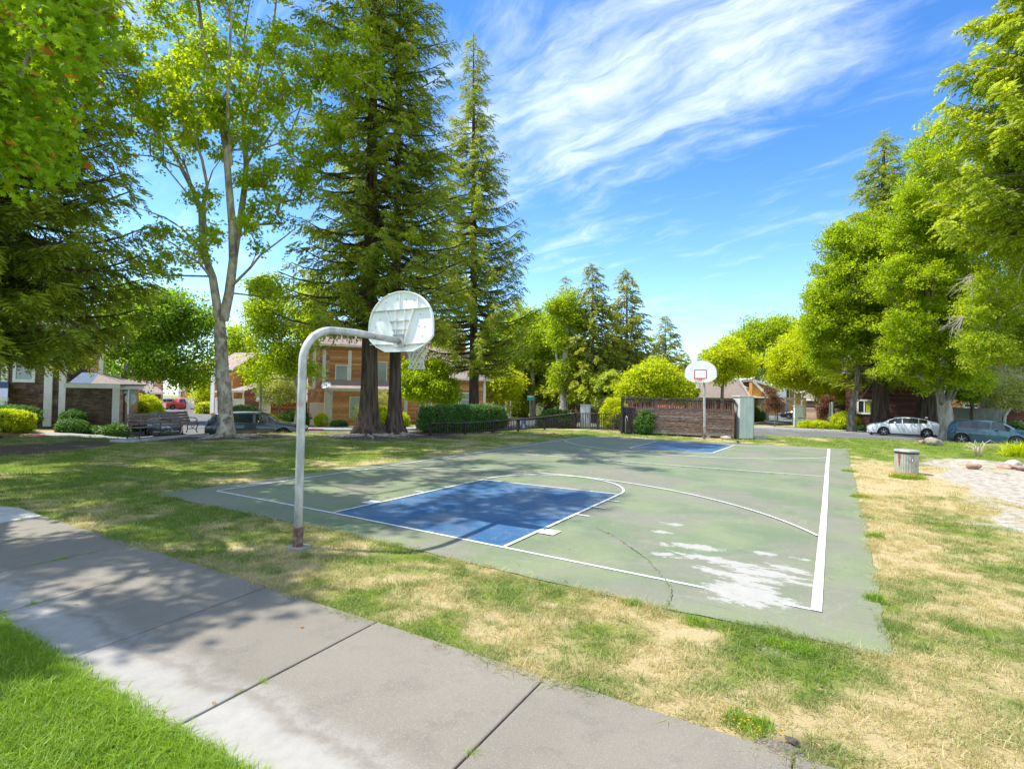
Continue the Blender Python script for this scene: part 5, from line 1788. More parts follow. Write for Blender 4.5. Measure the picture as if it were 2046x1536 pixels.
if Fs.N @ Fg.U < 0: Fs.N = -Fs.N
clap(Fs, .1, 6.9, z1, zg1 - .1, m_salmon, h1, .25, name='side_siding')
trim(Fs, h1, 1.2, 1.35, z1, zg1 - .1, .03, .12, m_brown, 'downpipe')
trim(Fs, h1, .05, 6.9, zg1 - .25, zg1 + .02, .03, .30, nm='fascia')

# --- H2..H7: houses up the side street
F2, h2, z2 = house('salmon and white house rising behind the shingled garage', 120, 44, 205, 46)
zt = F2.uz(170, 690)[1]; hbody(F2, h2, 0, F2.L, z2, zt, 2.5, m_salmon); clap(F2, 0, F2.L, zt - 3, zt, m_salmon, h2, .26, shingle=.3, name='shingles')
sideroof(F2, h2, 0, F2.L, zt, 2.5, .9, m_roof); wn(F2, h2, 158, 705, 172, 735); trim(F2, h2, F2.L - .3, F2.L, z2, zt, .02, .1)
F2b, h2b, z2b = house('low salmon house with a grey hipped roof left of the street sign', 185, 52, 262, 56)
zt = F2b.uz(230, 772)[1]; hbody(F2b, h2b, 0, F2b.L, z2b, zt, 7, m_salmon); sideroof(F2b, h2b, 0, F2b.L, zt, 7, 1.5, m_roofg, hip=1.5)
F3, h3, z3 = house('far red-brown house with a white gable at the bend of the side street', 256, 74, 322, 78)
zt = F3.uz(300, 784)[1]; hbody(F3, h3, 0, F3.L, z3, zt, 7, m_brickr); clap(F3, 0, F3.L, z3, zt, m_brickr, h3, .3)
sideroof(F3, h3, 0, F3.L, zt, 7, 1.6, m_roof); frontgable(F3, h3, .3, 2.2, zt - .2, .8, 3, m_roof, m_salmon, d=.5)
trim(F3, h3, 2.3, 2.5, z3, zt, .02, .12)
F3c, h3c, z3c = house('upper part of a salmon shingled house under the street tree', 262, 92, 320, 94)
zt = F3c.uz(290, 745)[1]; hbody(F3c, h3c, 0, F3c.L, z3c, zt, 7, m_salmon); sideroof(F3c, h3c, 0, F3c.L, zt, 7, 2, m_roof); wn(F3c, h3c, 300, 752, 310, 766)
F4, h4, z4 = house('tall narrow orange shingled front with white corner boards up the side street', 358, 92, 389, 92)
zt = F4.uz(370, 745)[1]; hbody(F4, h4, 0, F4.L, z4, zt, 8, m_orange2); clap(F4, 0, F4.L, z4, zt, m_orange2, h4, .34, shingle=.4, name='shingles')
for x0, x1, y0, y1 in ((358, 361, 760, 816), (366.5, 369, 760, 782), (384, 389, 750, 815)):
    u0, u1, a, c_ = F4.rect(x0, y0, x1, y1); trim(F4, h4, u0, u1, a, c_, .02, .15)
u0, u1, a, c_ = F4.rect(359, 780, 369, 783); trim(F4, h4, u0, u1, a, c_, .02, .16)
wn(F4, h4, 361, 762, 367, 780, pane=m_panedk)
u0, u1, a, c_ = F4.rect(363, 796, 380, 812); garage(F4, h4, u0, u1, z4, c_, .04, 3)
sideroof(F4, h4, 0, F4.L, zt, 8, 2, m_roof)
F4b, h4b, z4b = house('low dark brown house wall right of the tall narrow orange house', 390, 86, 432, 84)
zt = F4b.uz(400, 788)[1]; hbody(F4b, h4b, 0, F4b.L, z4b, zt, 6, m_brickr); clap(F4b, 0, F4b.L, z4b, zt, m_brickr, h4b, .3)
sideroof(F4b, h4b, 0, F4b.L, zt, 6, 1.2, m_roof); wn(F4b, h4b, 406, 790, 418, 799, bars=2)
F5, h5, z5 = house('orange house with a white garage door mostly hidden by the pale plane trunk', 424, 64, 466, 63)
zt = F5.uz(440, 735)[1]; hbody(F5, h5, 0, F5.L, z5, zt, 7, m_orange); clap(F5, 0, F5.L, z5, zt, m_orange2, h5, .3, shingle=.3, name='shingles')
for x0, x1, y0, y1 in ((424, 429, 740, 825), (429, 466, 781, 784)):
    u0, u1, a, c_ = F5.rect(x0, y0, x1, y1); trim(F5, h5, u0, u1, max(z5, a), c_, .02, .15)
u0, u1, a, c_ = F5.rect(433, 797, 452, 822); garage(F5, h5, u0, u1, z5, c_, .04, 4)
sideroof(F5, h5, 0, F5.L, zt, 7, 2, m_roof)
F6, h6, z6 = house('small shingled garage with slanting roof and white door right of the plane trunk', 465.5, 58, 488, 58)
zt = F6.uz(480, 781)[1]; hbody(F6, h6, 0, F6.L, z6, zt, 6, m_orange2); clap(F6, 0, F6.L, z6, zt, m_orange2, h6, .26, shingle=.24, name='shingles')
u0, u1, a, c_ = F6.rect(470.5, 799, 486, 827); garage(F6, h6, u0, u1, z6 + .05, c_, .03)
trim(F6, h6, -.02, .16, z6, zt, .02, .1); trim(F6, h6, F6.L - .10, F6.L + .04, z6, zt, .02, .1)
roof(F6, h6, [(-.25, zt + .05, .4), (F6.L + .25, zt + .05, .4), (F6.L + 1.6, zt + 1.25, -5), (1.1, zt + 1.25, -5)], m_roof)
trim(F6, h6, -.27, F6.L + .27, zt - .16, zt + .06, .41, .46, nm='fascia')
Fs = Fac(F6.w(F6.L, 0, 0), F6.w(F6.L + 1.5, 0, -6)); Fs.z0 = F6.z0
if Fs.N @ (CAM - Fs.a) < 0: Fs.N = -Fs.N
hb = MB(); hb.add([Fs.w(0, z6, 0), Fs.w(Fs.L, z6, 0), Fs.w(Fs.L, zt + 1.1, 0), Fs.w(0, zt, 0)], [(0, 1, 2, 3)]); hb.build('side_wall', m_brickr, h6, attr=True)
clap(Fs, .02, Fs.L, z6, zt, m_brickr, h6, .2)
F7, h7, z7 = house('low brown clapboard house with a white garage door behind the wooden T post', 522, 52, 612, 53)
zt = F7.uz(560, 798)[1]; hbody(F7, h7, 0, F7.L, z7, zt, 7, m_orange); u7 = F7.uz(541, 820)[0]
clap(F7, u7, F7.L, z7, zt, m_brickr, h7, .21)
u0, u1, a, c_ = F7.rect(526, 801, 537, 831); garage(F7, h7, u0, u1, z7, c_, .03); trim(F7, h7, u7 - .3, u7, z7, zt, .02, .12)
sideroof(F7, h7, 0, F7.L, zt, 7, 1.9, m_roofg)
F7b, h7b, z7b = house('grey-roofed house showing its upper storey above the garages', 480, 78, 575, 80)
zt = F7b.uz(520, 752)[1]; hbody(F7b, h7b, 0, F7b.L, z7b, zt, 8, m_tan); sideroof(F7b, h7b, 0, F7b.L, zt, 8, 2.6, m_roofg, hip=1.2)
wn(F7b, h7b, 540, 757, 552, 770); trim(F7b, h7b, F7b.L - 2.3, F7b.L - 2.0, z7b, zt, .02, .12)

# --- middle: houses beyond the fence
F9, h9, z9 = house('long red-brown house half hidden behind the street trees beyond the fence', 985, 78, 1165, 80)
zt = F9.uz(1060, 748)[1]; hbody(F9, h9, 0, F9.L, z9, zt, 8, m_brickr); clap(F9, 0, F9.L, z9, zt, m_brickr, h9, .25, shingle=.5, name='shingles')
sideroof(F9, h9, 0, F9.L, zt, 8, 2.6, m_roof)
for x in (985, 1010, 1026, 1090, 1140):
    u0, u1, a, c_ = F9.rect(x, 752, x + 3, 820); trim(F9, h9, u0, u1, a, c_, .02, .15)
wn(F9, h9, 1041, 788, 1049, 800, pane=pm('orange_pane', (.5, .16, .06), (.6, .22, .1), 3)); wn(F9, h9, 1000, 762, 1012, 778); wn(F9, h9, 1068, 760, 1080, 776); wn(F9, h9, 1110, 762, 1124, 778, pane=m_panedk)
u0, u1, a, c_ = F9.rect(985, 786, 1040, 789); trim(F9, h9, u0, u1, a, c_, .02, .2)
F10, h10, z10 = house('dark brown house with cream window frames behind the park fence', 1150, 56, 1252, 53)
zt = F10.uz(1200, 752)[1]; hbody(F10, h10, 0, F10.L, z10, zt, 8, m_dkbrown); clap(F10, 0, F10.L, z10, zt, m_dkbrown, h10, .17)
sideroof(F10, h10, 0, F10.L, zt, 8, 2.6, m_roof)
for r_ in ((1188, 768, 1198, 785), (1205, 768, 1222, 784), (1227, 768, 1241, 787)): wn(F10, h10, *r_, frame=m_trimg, pane=m_pane)
wn(F10, h10, 1226, 796, 1242, 820, frame=m_trimg, pane=m_panedk, bars=2)
u0, u1, a, c_ = F10.rect(1150, 783, 1196, 786); trim(F10, h10, u0, u1, a, c_, .02, .12, m_trimg)

# --- right-middle: gabled roofs over the enclosure
F11, h11, z11 = house('brown-roofed house with a small front gable above the enclosure rail', 1368, 66, 1462, 68)
zt = F11.uz(1400, 800)[1]; hbody(F11, h11, 0, F11.L, z11, zt, 8, m_brickr); zt2 = F11.uz(1400, 774)[1]
sideroof(F11, h11, 0, F11.L, zt, 8, (zt2 - zt) * 1.35, m_roofb, hip=1)
u0, u1, a, c_ = F11.rect(1408, 778, 1437, 796)
frontgable(F11, h11, u0, u1, a - .4, c_ - a + .45, 4, m_roofb, m_brickr, d=.6); window(F11, h11, (u0 + u1) / 2 - .35, (u0 + u1) / 2 + .35, a - .3, a + .7, d=.64)
F12, h12, z12 = house('tall house with a steep brown roof and dark pointed gable by the far hoop', 1412, 59, 1508, 59)
zt = F12.uz(1450, 795)[1]; zr_ = F12.uz(1490, 752)[1]
hbody(F12, h12, 0, F12.L, z12, zt, 9, m_dkbrown)
ur, ul = F12.uz(1496, 760)[0], F12.uz(1420, 760)[0]
roof(F12, h12, [(ul - 1.5, zt, .5), (ur, zt, .5), (ur, zr_, -4.5), (ul + .8, zr_, -4.5)], m_roofb)
roof(F12, h12, [(ul - 1.5, zt, -9.5), (ur, zt, -9.5), (ur, zr_, -4.5), (ul + .8, zr_, -4.5)], m_roofb)
FG = Fac(F12.w(ur, 0, .5), F12.w(ur + 1.3, 0, -9.5)); 
if FG.N @ (CAM - FG.a) < 0: FG.N = -FG.N
mb = MB(); mb.add([FG.w(0, zt - 2.5, 0), FG.w(FG.L, zt - 2.5, 0), FG.w(FG.L, zt, 0), FG.w(FG.L * .5, zr_, 0), FG.w(0, zt, 0), FG.w(0, zt - 2.5, -.2), FG.w(FG.L, zt - 2.5, -.2), FG.w(FG.L, zt, -.2), FG.w(FG.L * .5, zr_, -.2), FG.w(0, zt, -.2)], [(0, 1, 2, 3, 4), (9, 8, 7, 6, 5)] + [(i, (i + 1) % 5, 5 + (i + 1) % 5, 5 + i) for i in range(5)])
mb.build('pointed_gable', m_grey, h12, attr=True)
window(FG, h12, FG.L * .5 - .6, FG.L * .5 + .6, zt - .6, zt + 1.6, d=.02)
F13, h13, z13 = house('golden orange house with a white sloping eave between the locker and plum tree', 1500, 62, 1536, 62)
mb = MB(); ta_, tb_ = F13.uz(1503, 762), F13.uz(1532, 790)
mb.add([F13.w(ta_[0], z13, 0), F13.w(tb_[0], z13, 0), F13.w(tb_[0], tb_[1], 0), F13.w(ta_[0], ta_[1], 0), F13.w(ta_[0], z13, -.8), F13.w(tb_[0], z13, -.8), F13.w(tb_[0], tb_[1], -.8), F13.w(ta_[0], ta_[1], -.8)], [(0, 1, 2, 3), (7, 6, 5, 4), (0, 4, 5, 1), (1, 5, 6, 2), (2, 6, 7, 3), (3, 7, 4, 0)])
mb.build('walls', m_gold, h13, attr=True)
clap(F13, ta_[0], tb_[0], z13, tb_[1], m_gold, h13, .2)
roof(F13, h13, [(ta_[0], ta_[1] + .1, .3), (tb_[0] + .4, tb_[1] - .25, .3), (tb_[0] + .4, tb_[1] - .25, -2.5), (ta_[0], ta_[1] + .1, -2.5)], m_roofb)
MB().bar(F13.w(ta_[0], ta_[1] - .02, .34), F13.w(tb_[0] + .4, tb_[1] - .42, .34), .06, .28).build('rake_board', m_trim, h13)
trim(F13, h13, tb_[0] - .02, tb_[0] + .25, z13, tb_[1] - .2, -.1, .08)
u0, u1, a, c_ = F13.rect(1516, 799, 1531, 830); garage(F13, h13, u0, u1, z13, c_, .03)
F13b, h13b, z13b = house('golden orange dormer house with brown roof and white end post behind the plum', 1508, 84, 1552, 84)
zt = F13b.uz(1530, 775)[1]; hbody(F13b, h13b, 0, F13b.L, z13b, zt, 8, m_gold)
z_a, z_b = F13b.uz(1508, 758)[1], F13b.uz(1552, 775)[1]
roof(F13b, h13b, [(-.5, z_a, .5), (F13b.L, z_b, .5), (F13b.L, z_b, -8), (-.5, z_a, -8)], m_roofb)
mb = MB(); mb.add([F13b.w(0, zt - 1, .02), F13b.w(F13b.L, zt - 1, .02), F13b.w(F13b.L, z_b - .1, .02), F13b.w(0, z_a - .1, .02)], [(0, 1, 2, 3)]); mb.build('gable', m_gold, h13b, attr=True)
MB().bar(F13b.w(-.5, z_a - .1, .55), F13b.w(F13b.L, z_b - .1, .55), .06, .35).build('rake_board', m_trim, h13b)
trim(F13b, h13b, F13b.L - .2, F13b.L + 1.2, z_b - 2.2, z_b + .2, -.5, .6)
F14, h14, z14 = house('grey and orange house behind the white carport beam', 1552, 96, 1616, 98)
zt = F14.uz(1565, 770)[1]; um = F14.uz(1577, 800)[0]; hbody(F14, h14, 0, um, z14, zt, 8, m_grey); clap(F14, 0, um, z14, zt, m_grey, h14, .25)
roof(F14, h14, [(-.4, zt, .4), (um + .3, zt, .4), (um + .3, zt + 1.6, -4), (1.2, zt + 1.6, -4)], m_roof)
hbody(F14, h14, um, F14.L, z14, zt - 1.3, 8, m_gold); clap(F14, um, F14.L, z14, zt - 1.3, m_gold, h14, .25)
roof(F14, h14, [(um, zt - 1.3, .4), (F14.L + .4, zt - 1.3, .4), (F14.L + .4, zt + .8, -4), (um, zt + .8, -4)], m_roof)
wn(F14, h14, 1557, 773, 1563, 778, pane=m_panedk); wn(F14, h14, 1570, 776, 1577, 795, pane=m_panedk)
for x in (1585, 1599, 1606): u0, u1, a, c_ = F14.rect(x, 780, x + 2, 815); trim(F14, h14, u0, u1, a, c_, .02, .2)
F14b, h14b, z14b = house('tan and dark brown fenced wing left of the purple shrub', 1612, 62, 1690, 58)
zt = F14b.uz(1640, 796)[1]; um = F14b.uz(1632, 820)[0]; hbody(F14b, h14b, 0, um, z14b, zt, 3, m_tan); clap(F14b, 0, um, z14b, zt, m_tan, h14b, .2)
hbody(F14b, h14b, um, F14b.L, z14b, zt, 5, m_dkbrown); clap(F14b, um, F14b.L, z14b, zt, m_dkbrown, h14b, .2)
sideroof(F14b, h14b, 0, F14b.L, zt, 5, 1.8, m_roofb)
# carport
cpt = Fac(PT(1552, 56), PT(1612, 56)); cp = thing('carport', 'white flat carport beam on thin white posts beyond the street', 'carport', (cpt.a[0], cpt.a[1], cpt.z0))
u0, u1, a, c_ = cpt.rect(1553, 794, 1610, 799)
trim(cpt, cp, u0, u1, a, c_, -.1, .1, nm='beam'); trim(cpt, cp, u0, u1, c_ - .1, c_ - .02, -6, -.1, nm='roof_panel')
for x in (1585, 1608): uu = cpt.uz(x, 820)[0]; trim(cpt, cp, uu - .07, uu + .07, cpt.z0, a, -.07, .07, nm='post')
for x in (1585, 1608): uu = cpt.uz(x, 820)[0]; trim(cpt, cp, uu - .07, uu + .07, cpt.z0, c_ - .1, -5.8, -5.66, nm='post')

# --- H15: dark red house behind the white car
F15, h15, z15 = house('dark red-brown house shaded by trees behind the parked white car', 1690, 49, 1882, 45)
zt = F15.uz(1800, 742)[1]; hbody(F15, h15, 0, F15.L, z15, zt, 8, m_dkred); clap(F15, 0, F15.L, z15, zt, m_dkred, h15, .17)
sideroof(F15, h15, 0, F15.L, zt, 8, 2.6, m_roofb)
u0, u1, a, c_ = F15.rect(1712, 798, 1745, 827); w_ = window(F15, h15, u0, u1, a, c_, pane=m_panedk, bars=1, fw=.14)
um = u0 + (u1 - u0) * .46
mb = MB(); F15.box(mb, um - .05, um + .05, a + .14, c_ - .14, .039, .08); mb.build('glazing_bar', m_trim, w_)
mb = MB(); F15.box(mb, um + .12, u1 - .22, a + .16, c_ - .16, .04, .045); mb.build('curtain', m_paneyel, w_)
wn(F15, h15, 1835, 798, 1844, 828, pane=m_pane); wn(F15, h15, 1866, 798, 1876, 828, pane=m_pane)
trim(F15, h15, F15.L - .5, F15.L, z15, zt, .02, .10, m_trimg)
F16, h16, z16 = house('dim red-brown house wall at the right edge behind the small crooked tree', 1995, 52, 2110, 50)
zt = F16.uz(2030, 765)[1]; hbody(F16, h16, 0, F16.L, z16, zt, 8, m_dkred); clap(F16, 0, F16.L, z16, zt, m_dkred, h16, .2); sideroof(F16, h16, 0, F16.L, zt, 8, 2, m_roofb)
F17, h17, z17 = house('orange and white house glimpsed over the taupe fence', 1885, 72, 1995, 70)
zt = F17.uz(1960, 785)[1]; hbody(F17, h17, 0, F17.L, z17, zt, 8, m_orange); sideroof(F17, h17, 0, F17.L, zt, 8, 2.2, m_roofg); wn(F17, h17, 1960, 790, 1975, 806); wn(F17, h17, 1925, 806, 1965, 815, pane=m_panedk, bars=2)


def boardfence(label, pa, ta, pb, tb, ytop, mt_, w=.30, posts=True):
    F0 = Fac(PT(pa, ta), PT(pb, tb))
    z0 = float(hgt(*PT((pa + pb) / 2, (ta + tb) / 2)))
    root = thing('board_fence', label, 'fence', (F0.a[0], F0.a[1], z0))
    zt = F0.uz((pa + pb) / 2, ytop)[1]
    n = max(3, int(F0.L / w))
    for k in range(n):
        piece('board', mt_, root, F0.w(F0.L * (k + .5) / n, z0 - .05, random.uniform(-.008, .008)), F0.w(F0.L * (k + .5) / n, zt + random.uniform(-.02, .02), 0), .025, F0.L / n - .012, F0.U)
    piece('rail', mt_, root, F0.w(0, zt - .3, -.05), F0.w(F0.L, zt - .3, -.05), .05, .09)
    return root


boardfence('pale green-grey board fence under the trees beyond the street', 1058, 72, 1094, 72, 801, m_fencep)
boardfence('pale bluish board fence right of the dark tree trunk beyond the street', 1099, 71, 1134, 71, 803, m_fencep)
boardfence('cream board fence behind the yellow shrub beyond the street', 1030, 74, 1056, 73, 801, m_fencep)
boardfence('taupe board fence between the forked trunk and the crooked tree', 1900, 47, 2010, 46, 815, m_fencet, .4)

# T-shaped wooden post, lamp post, poles, signs
def post(label, nm, cat, px, t, ytop, r_, mt_, arms=(), group=None):
    g_ = GP(px, t); zt = D(px, ytop, t)[2]
    root = thing(nm, label, cat, g_, 0, group)
    MB().tube([(g_[0], g_[1], g_[2] - .1), (g_[0], g_[1], zt)], r_, 8).build('post', mt_, root)
    for (x0, y0, x1, y1, w_) in arms: MB().bar(D(x0, y0, t), D(x1, y1, t), w_, w_).build('crossbar', mt_, root)
    return root


post('weathered wooden T-shaped post in front of the garages', 'wooden_post', 'post', 521.5, 45, 733, .10, m_fencet, ((503, 735, 525, 734.5, .14),))
post('thin pale lamp pole behind the bright street trees', 'lamp_pole', 'pole', 1022, 60, 775, .07, m_trim)
post('slim white pole under the trees beyond the street', 'white_pole', 'pole', 1134, 58, 786, .08, m_trim)
m_sign = pm('sign_green', (.01, .33, .24), (.015, .38, .28), 5, .45)
m_signb = pm('sign_back_metal', (.36, .37, .36), (.46, .47, .46), 5, .5, metal=.4)
g_ = GP(1060, 44); sp_ = thing('street_sign', 'green street name sign on a thin pole seen over the park fence', 'street sign', g_)
zt = D(1060, 790, 44)[2]
MB().tube([(g_[0], g_[1], g_[2]), (g_[0], g_[1], zt)], .032, 8).build('pole', m_signb, sp_)
FS = Fac(PT(1052, 43.9), PT(1069, 43.9), 0)
u0, u1, a, c_ = FS.rect(1053, 790, 1067.5, 799.6)
mb = MB(); FS.box(mb, u0, u1, a + (c_ - a) * .52, c_, 0, .02); bl = mb.build('name_blade', m_sign, sp_)
mb = MB(); FS.box(mb, u0 + .03, u1 - .02, a, a + (c_ - a) * .48, -.03, -.01); mb.build('name_blade', m_sign, sp_)
m_wh = pm('white_lettering', (.75, .78, .76), (.8, .82, .8), 5, .5)


# the writing is too small to read in the photo: its strokes only
uw = u1 - u0 - .12
for k, (f0_, f1_, h0, h1_) in enumerate(((0, .1, .1, .9), (.12, .22, .1, .5), (.25, .36, .1, .9), (.38, .46, .4, .9), (.49, .60, .1, .9), (.63, .68, .1, .9), (.78, .84, .1, .45), (.88, .94, .1, .9))):
    zq = a + (c_ - a) * .54; hq = (c_ - a) * .42
    mb = MB(); FS.box(mb, u0 + .06 + uw * f0_, u0 + .06 + uw * f1_, zq + hq * (1 - h1_), zq + hq * (1 - h0), .0205, .024); mb.build('lettering', m_wh, bl)
g_ = GP(258, 29.5); ss = thing('stop_sign', 'back of an octagonal stop sign topped by a faded green street name blade', 'road sign', g_)
FS2 = Fac(PT(247, 29.5), PT(270, 29.5), 0)
MB().tube([(g_[0], g_[1], g_[2]), (g_[0], g_[1], D(258, 779, 29.5)[2])], .033, 8).build('pole', m_trim, ss)
cu_, cz_ = FS2.uz(260, 796.5)
r8 = .34
MB().prism([(r8 * math.cos(R(22.5 + 45 * k)), r8 * math.sin(R(22.5 + 45 * k))) for k in range(8)], .012, lambda x, y, z: FS2.w(cu_ + x, cz_ + y, -.06 + z)).build('octagon_plate', m_signb, ss)
MB().prism([(r8 * .99 * math.cos(R(22.5 + 45 * k)), r8 * .99 * math.sin(R(22.5 + 45 * k))) for k in range(8)], .004, lambda x, y, z: FS2.w(cu_ + x, cz_ + y, -.066 + z)).build('front_face', m_red, ss)
u0, u1, a, c_ = FS2.rect(248, 781.5, 271, 786)
mb = MB(); FS2.box(mb, u0, u1, a, c_, -.01, .01); mb.build('name_blade', pm('sign_green_faded', (.08, .30, .24), (.22, .42, .36), 8, .5), ss)

# utility cabinet, hydrant, white sign frame, umbrella
gU = GP(1172, 38.2)
FU = Fac(PT(1160, 38.2), PT(1176, 38.0), 0)
cab = thing('utility_cabinet', 'tall pale grey utility cabinet standing behind the park fence', 'utility cabinet', gU)
u0, u1, a, c_ = FU.rect(1160, 809.5, 1176, 857)
m_cab = pm('cabinet_grey', (.50, .52, .55), (.60, .62, .64), 3, .5)
mb = MB(); FU.box(mb, u0, u0 + (u1 - u0) * .55, a, c_, -.5, 0); mb.build('cabinet_body', m_cab, cab)
mb = MB(); FU.box(mb, u0 + (u1 - u0) * .56, u1, a, c_, -.5, -.02); mb.build('cabinet_body', m_cab, cab)
mb = MB(); FU.box(mb, u0 - .04, u1 + .04, c_ + .002, c_ + .05, -.54, .04); mb.build('cap', m_cab, cab)
for k in (.25, .52, .8):
    mb = MB(); FU.box(mb, u0 + (u1 - u0) * k, u0 + (u1 - u0) * (k + .02), a + .1, c_ - .1, .001, .012); mb.build('seam', m_trim, cab)
gH = GP(1048, 38.5); hy = thing('fire_hydrant', 'blue and white fire hydrant seen through the fence balusters', 'fire hydrant', gH)
m_hb = pm('hydrant_blue', (.02, .13, .45), (.03, .17, .55), 5, .5)
MB().lathe([(.14, 0), (.14, .06), (.10, .07), (.10, .58), (.12, .6)], tuple(gH), 14).build('barrel', m_wh, hy, smooth=False)
MB().lathe([(.15, .6), (.15, .66), (.12, .76), (.04, .82), (.03, .87)], tuple(gH), 14).build('bonnet', m_hb, hy, smooth=False)
for s_ in (-1, 1): MB().tube([gH + RGT0 * .08 * s_ + (0, 0, .45), gH + RGT0 * .2 * s_ + (0, 0, .45)], .055, 8).build('nozzle', m_hb, hy)
FW_ = Fac(PT(1586, 51), PT(1608, 51)); gW = FW_.a
ws = thing('notice_board', 'white boxed notice board on a white frame at the car park entrance', 'notice board', (gW[0], gW[1], FW_.z0))
u0, u1, a, c_ = FW_.rect(1588, 812, 1605, 834)
mb = MB(); FW_.box(mb, u0, u1, a, c_, -.2, 0); mb.build('panel', m_wh, ws)
mb = MB(); FW_.box(mb, u0 - .05, u1 + .12, c_ + .002, c_ + .09, -.25, .06); mb.build('cap', m_trimg, ws)
for x, w_ in ((1587, .3), (1605, .22)):
    uu = FW_.uz(x, 840)[0]; mb = MB(); FW_.box(mb, uu, uu + w_, FW_.z0, a + (c_ - a) * (1 if x > 1600 else 0), -.12, .02); mb.build('leg', m_trim if x < 1600 else m_trimg, ws)
FW2 = Fac(PT(1656, 49), PT(1665, 49)); pp = thing('white_signpost', 'slim white post with a narrow grey panel left of the crooked maple', 'signpost', (FW2.a[0], FW2.a[1], FW2.z0))
u0, u1, a, c_ = FW2.rect(1661.5, 803, 1663.8, 845); mb = MB(); FW2.box(mb, u0, u1, FW2.z0, c_, -.05, .05); mb.build('post', m_trim, pp)
u0, u1, a, c_ = FW2.rect(1657, 804, 1661, 838); mb = MB(); FW2.box(mb, u0, u1, a, c_, -.02, .02); mb.build('panel', m_signb, pp)
gq = GP(1096, 74); um_ = thing('patio_umbrella', 'red patio umbrella showing above the pale fence', 'umbrella', gq)
MB().lathe([(1.7, 0), (1.65, .06), (.03, .75)], (gq[0], gq[1], D(1096, 802, 74)[2]), 8, cap=False).build('canopy', pm('red_canvas', (.45, .06, .05), (.55, .09, .07), 5), um_)
MB().tube([gq, (gq[0], gq[1], D(1096, 790, 74)[2])], .03, 6).build('pole', m_trim, um_)
# low white garden bollard and wooden steps by the garage
gb = GP(565, 45.5); bo = thing('garden_bench', 'low white bollard and log rail on the lawn beside the T post', 'bollard', gb)
MB().tube([gb, gb + (0, 0, .42)], .14, 12).build('bollard_body', m_wh, bo)
MB().tube([gb + (0, 0, .40) + RGT0 * .1, gb + (0, 0, .62) + RGT0 * 2.0 + FWD * 1.5], .08, 8).build('rail', m_tan, bo)

# ================================================================== cars
m_tyre = pm('tyre_rubber', (.015, .015, .016), (.035, .035, .035), 20, .85)
m_alloy = pm('alloy_wheel', (.42, .43, .44), (.55, .56, .57), 8, .35, metal=.6)
m_darkcar = pm('car_underside', (.010, .010, .011), (.02, .02, .02), 10, .8)
m_cglass = glassmat('car_glass', (.02, .03, .032), .30, .03, .8)
m_cglassd = glassmat('car_glass_dark', (.015, .02, .022), .0, .03, .8)
m_seat = pm('car_seat', (.05, .048, .045), (.09, .085, .08), 10, .9)
m_tail = pm('tail_light', (.45, .02, .015), (.55, .04, .03), 8, .2, spec=.7)
m_head = pm('head_light', (.55, .57, .60), (.7, .72, .75), 8, .12, spec=.8)
m_chrome = pm('chrome_trim', (.55, .56, .58), (.65, .66, .68), 8, .2, metal=.8)
m_plate = pm('plate_white', (.62, .64, .68), (.72, .74, .76), 8, .4)


def paint(nm, c): return pm(nm, c, tuple(min(1, q * 1.06) for q in c), 3, .28, 0, spec=.6, coat=1.0)


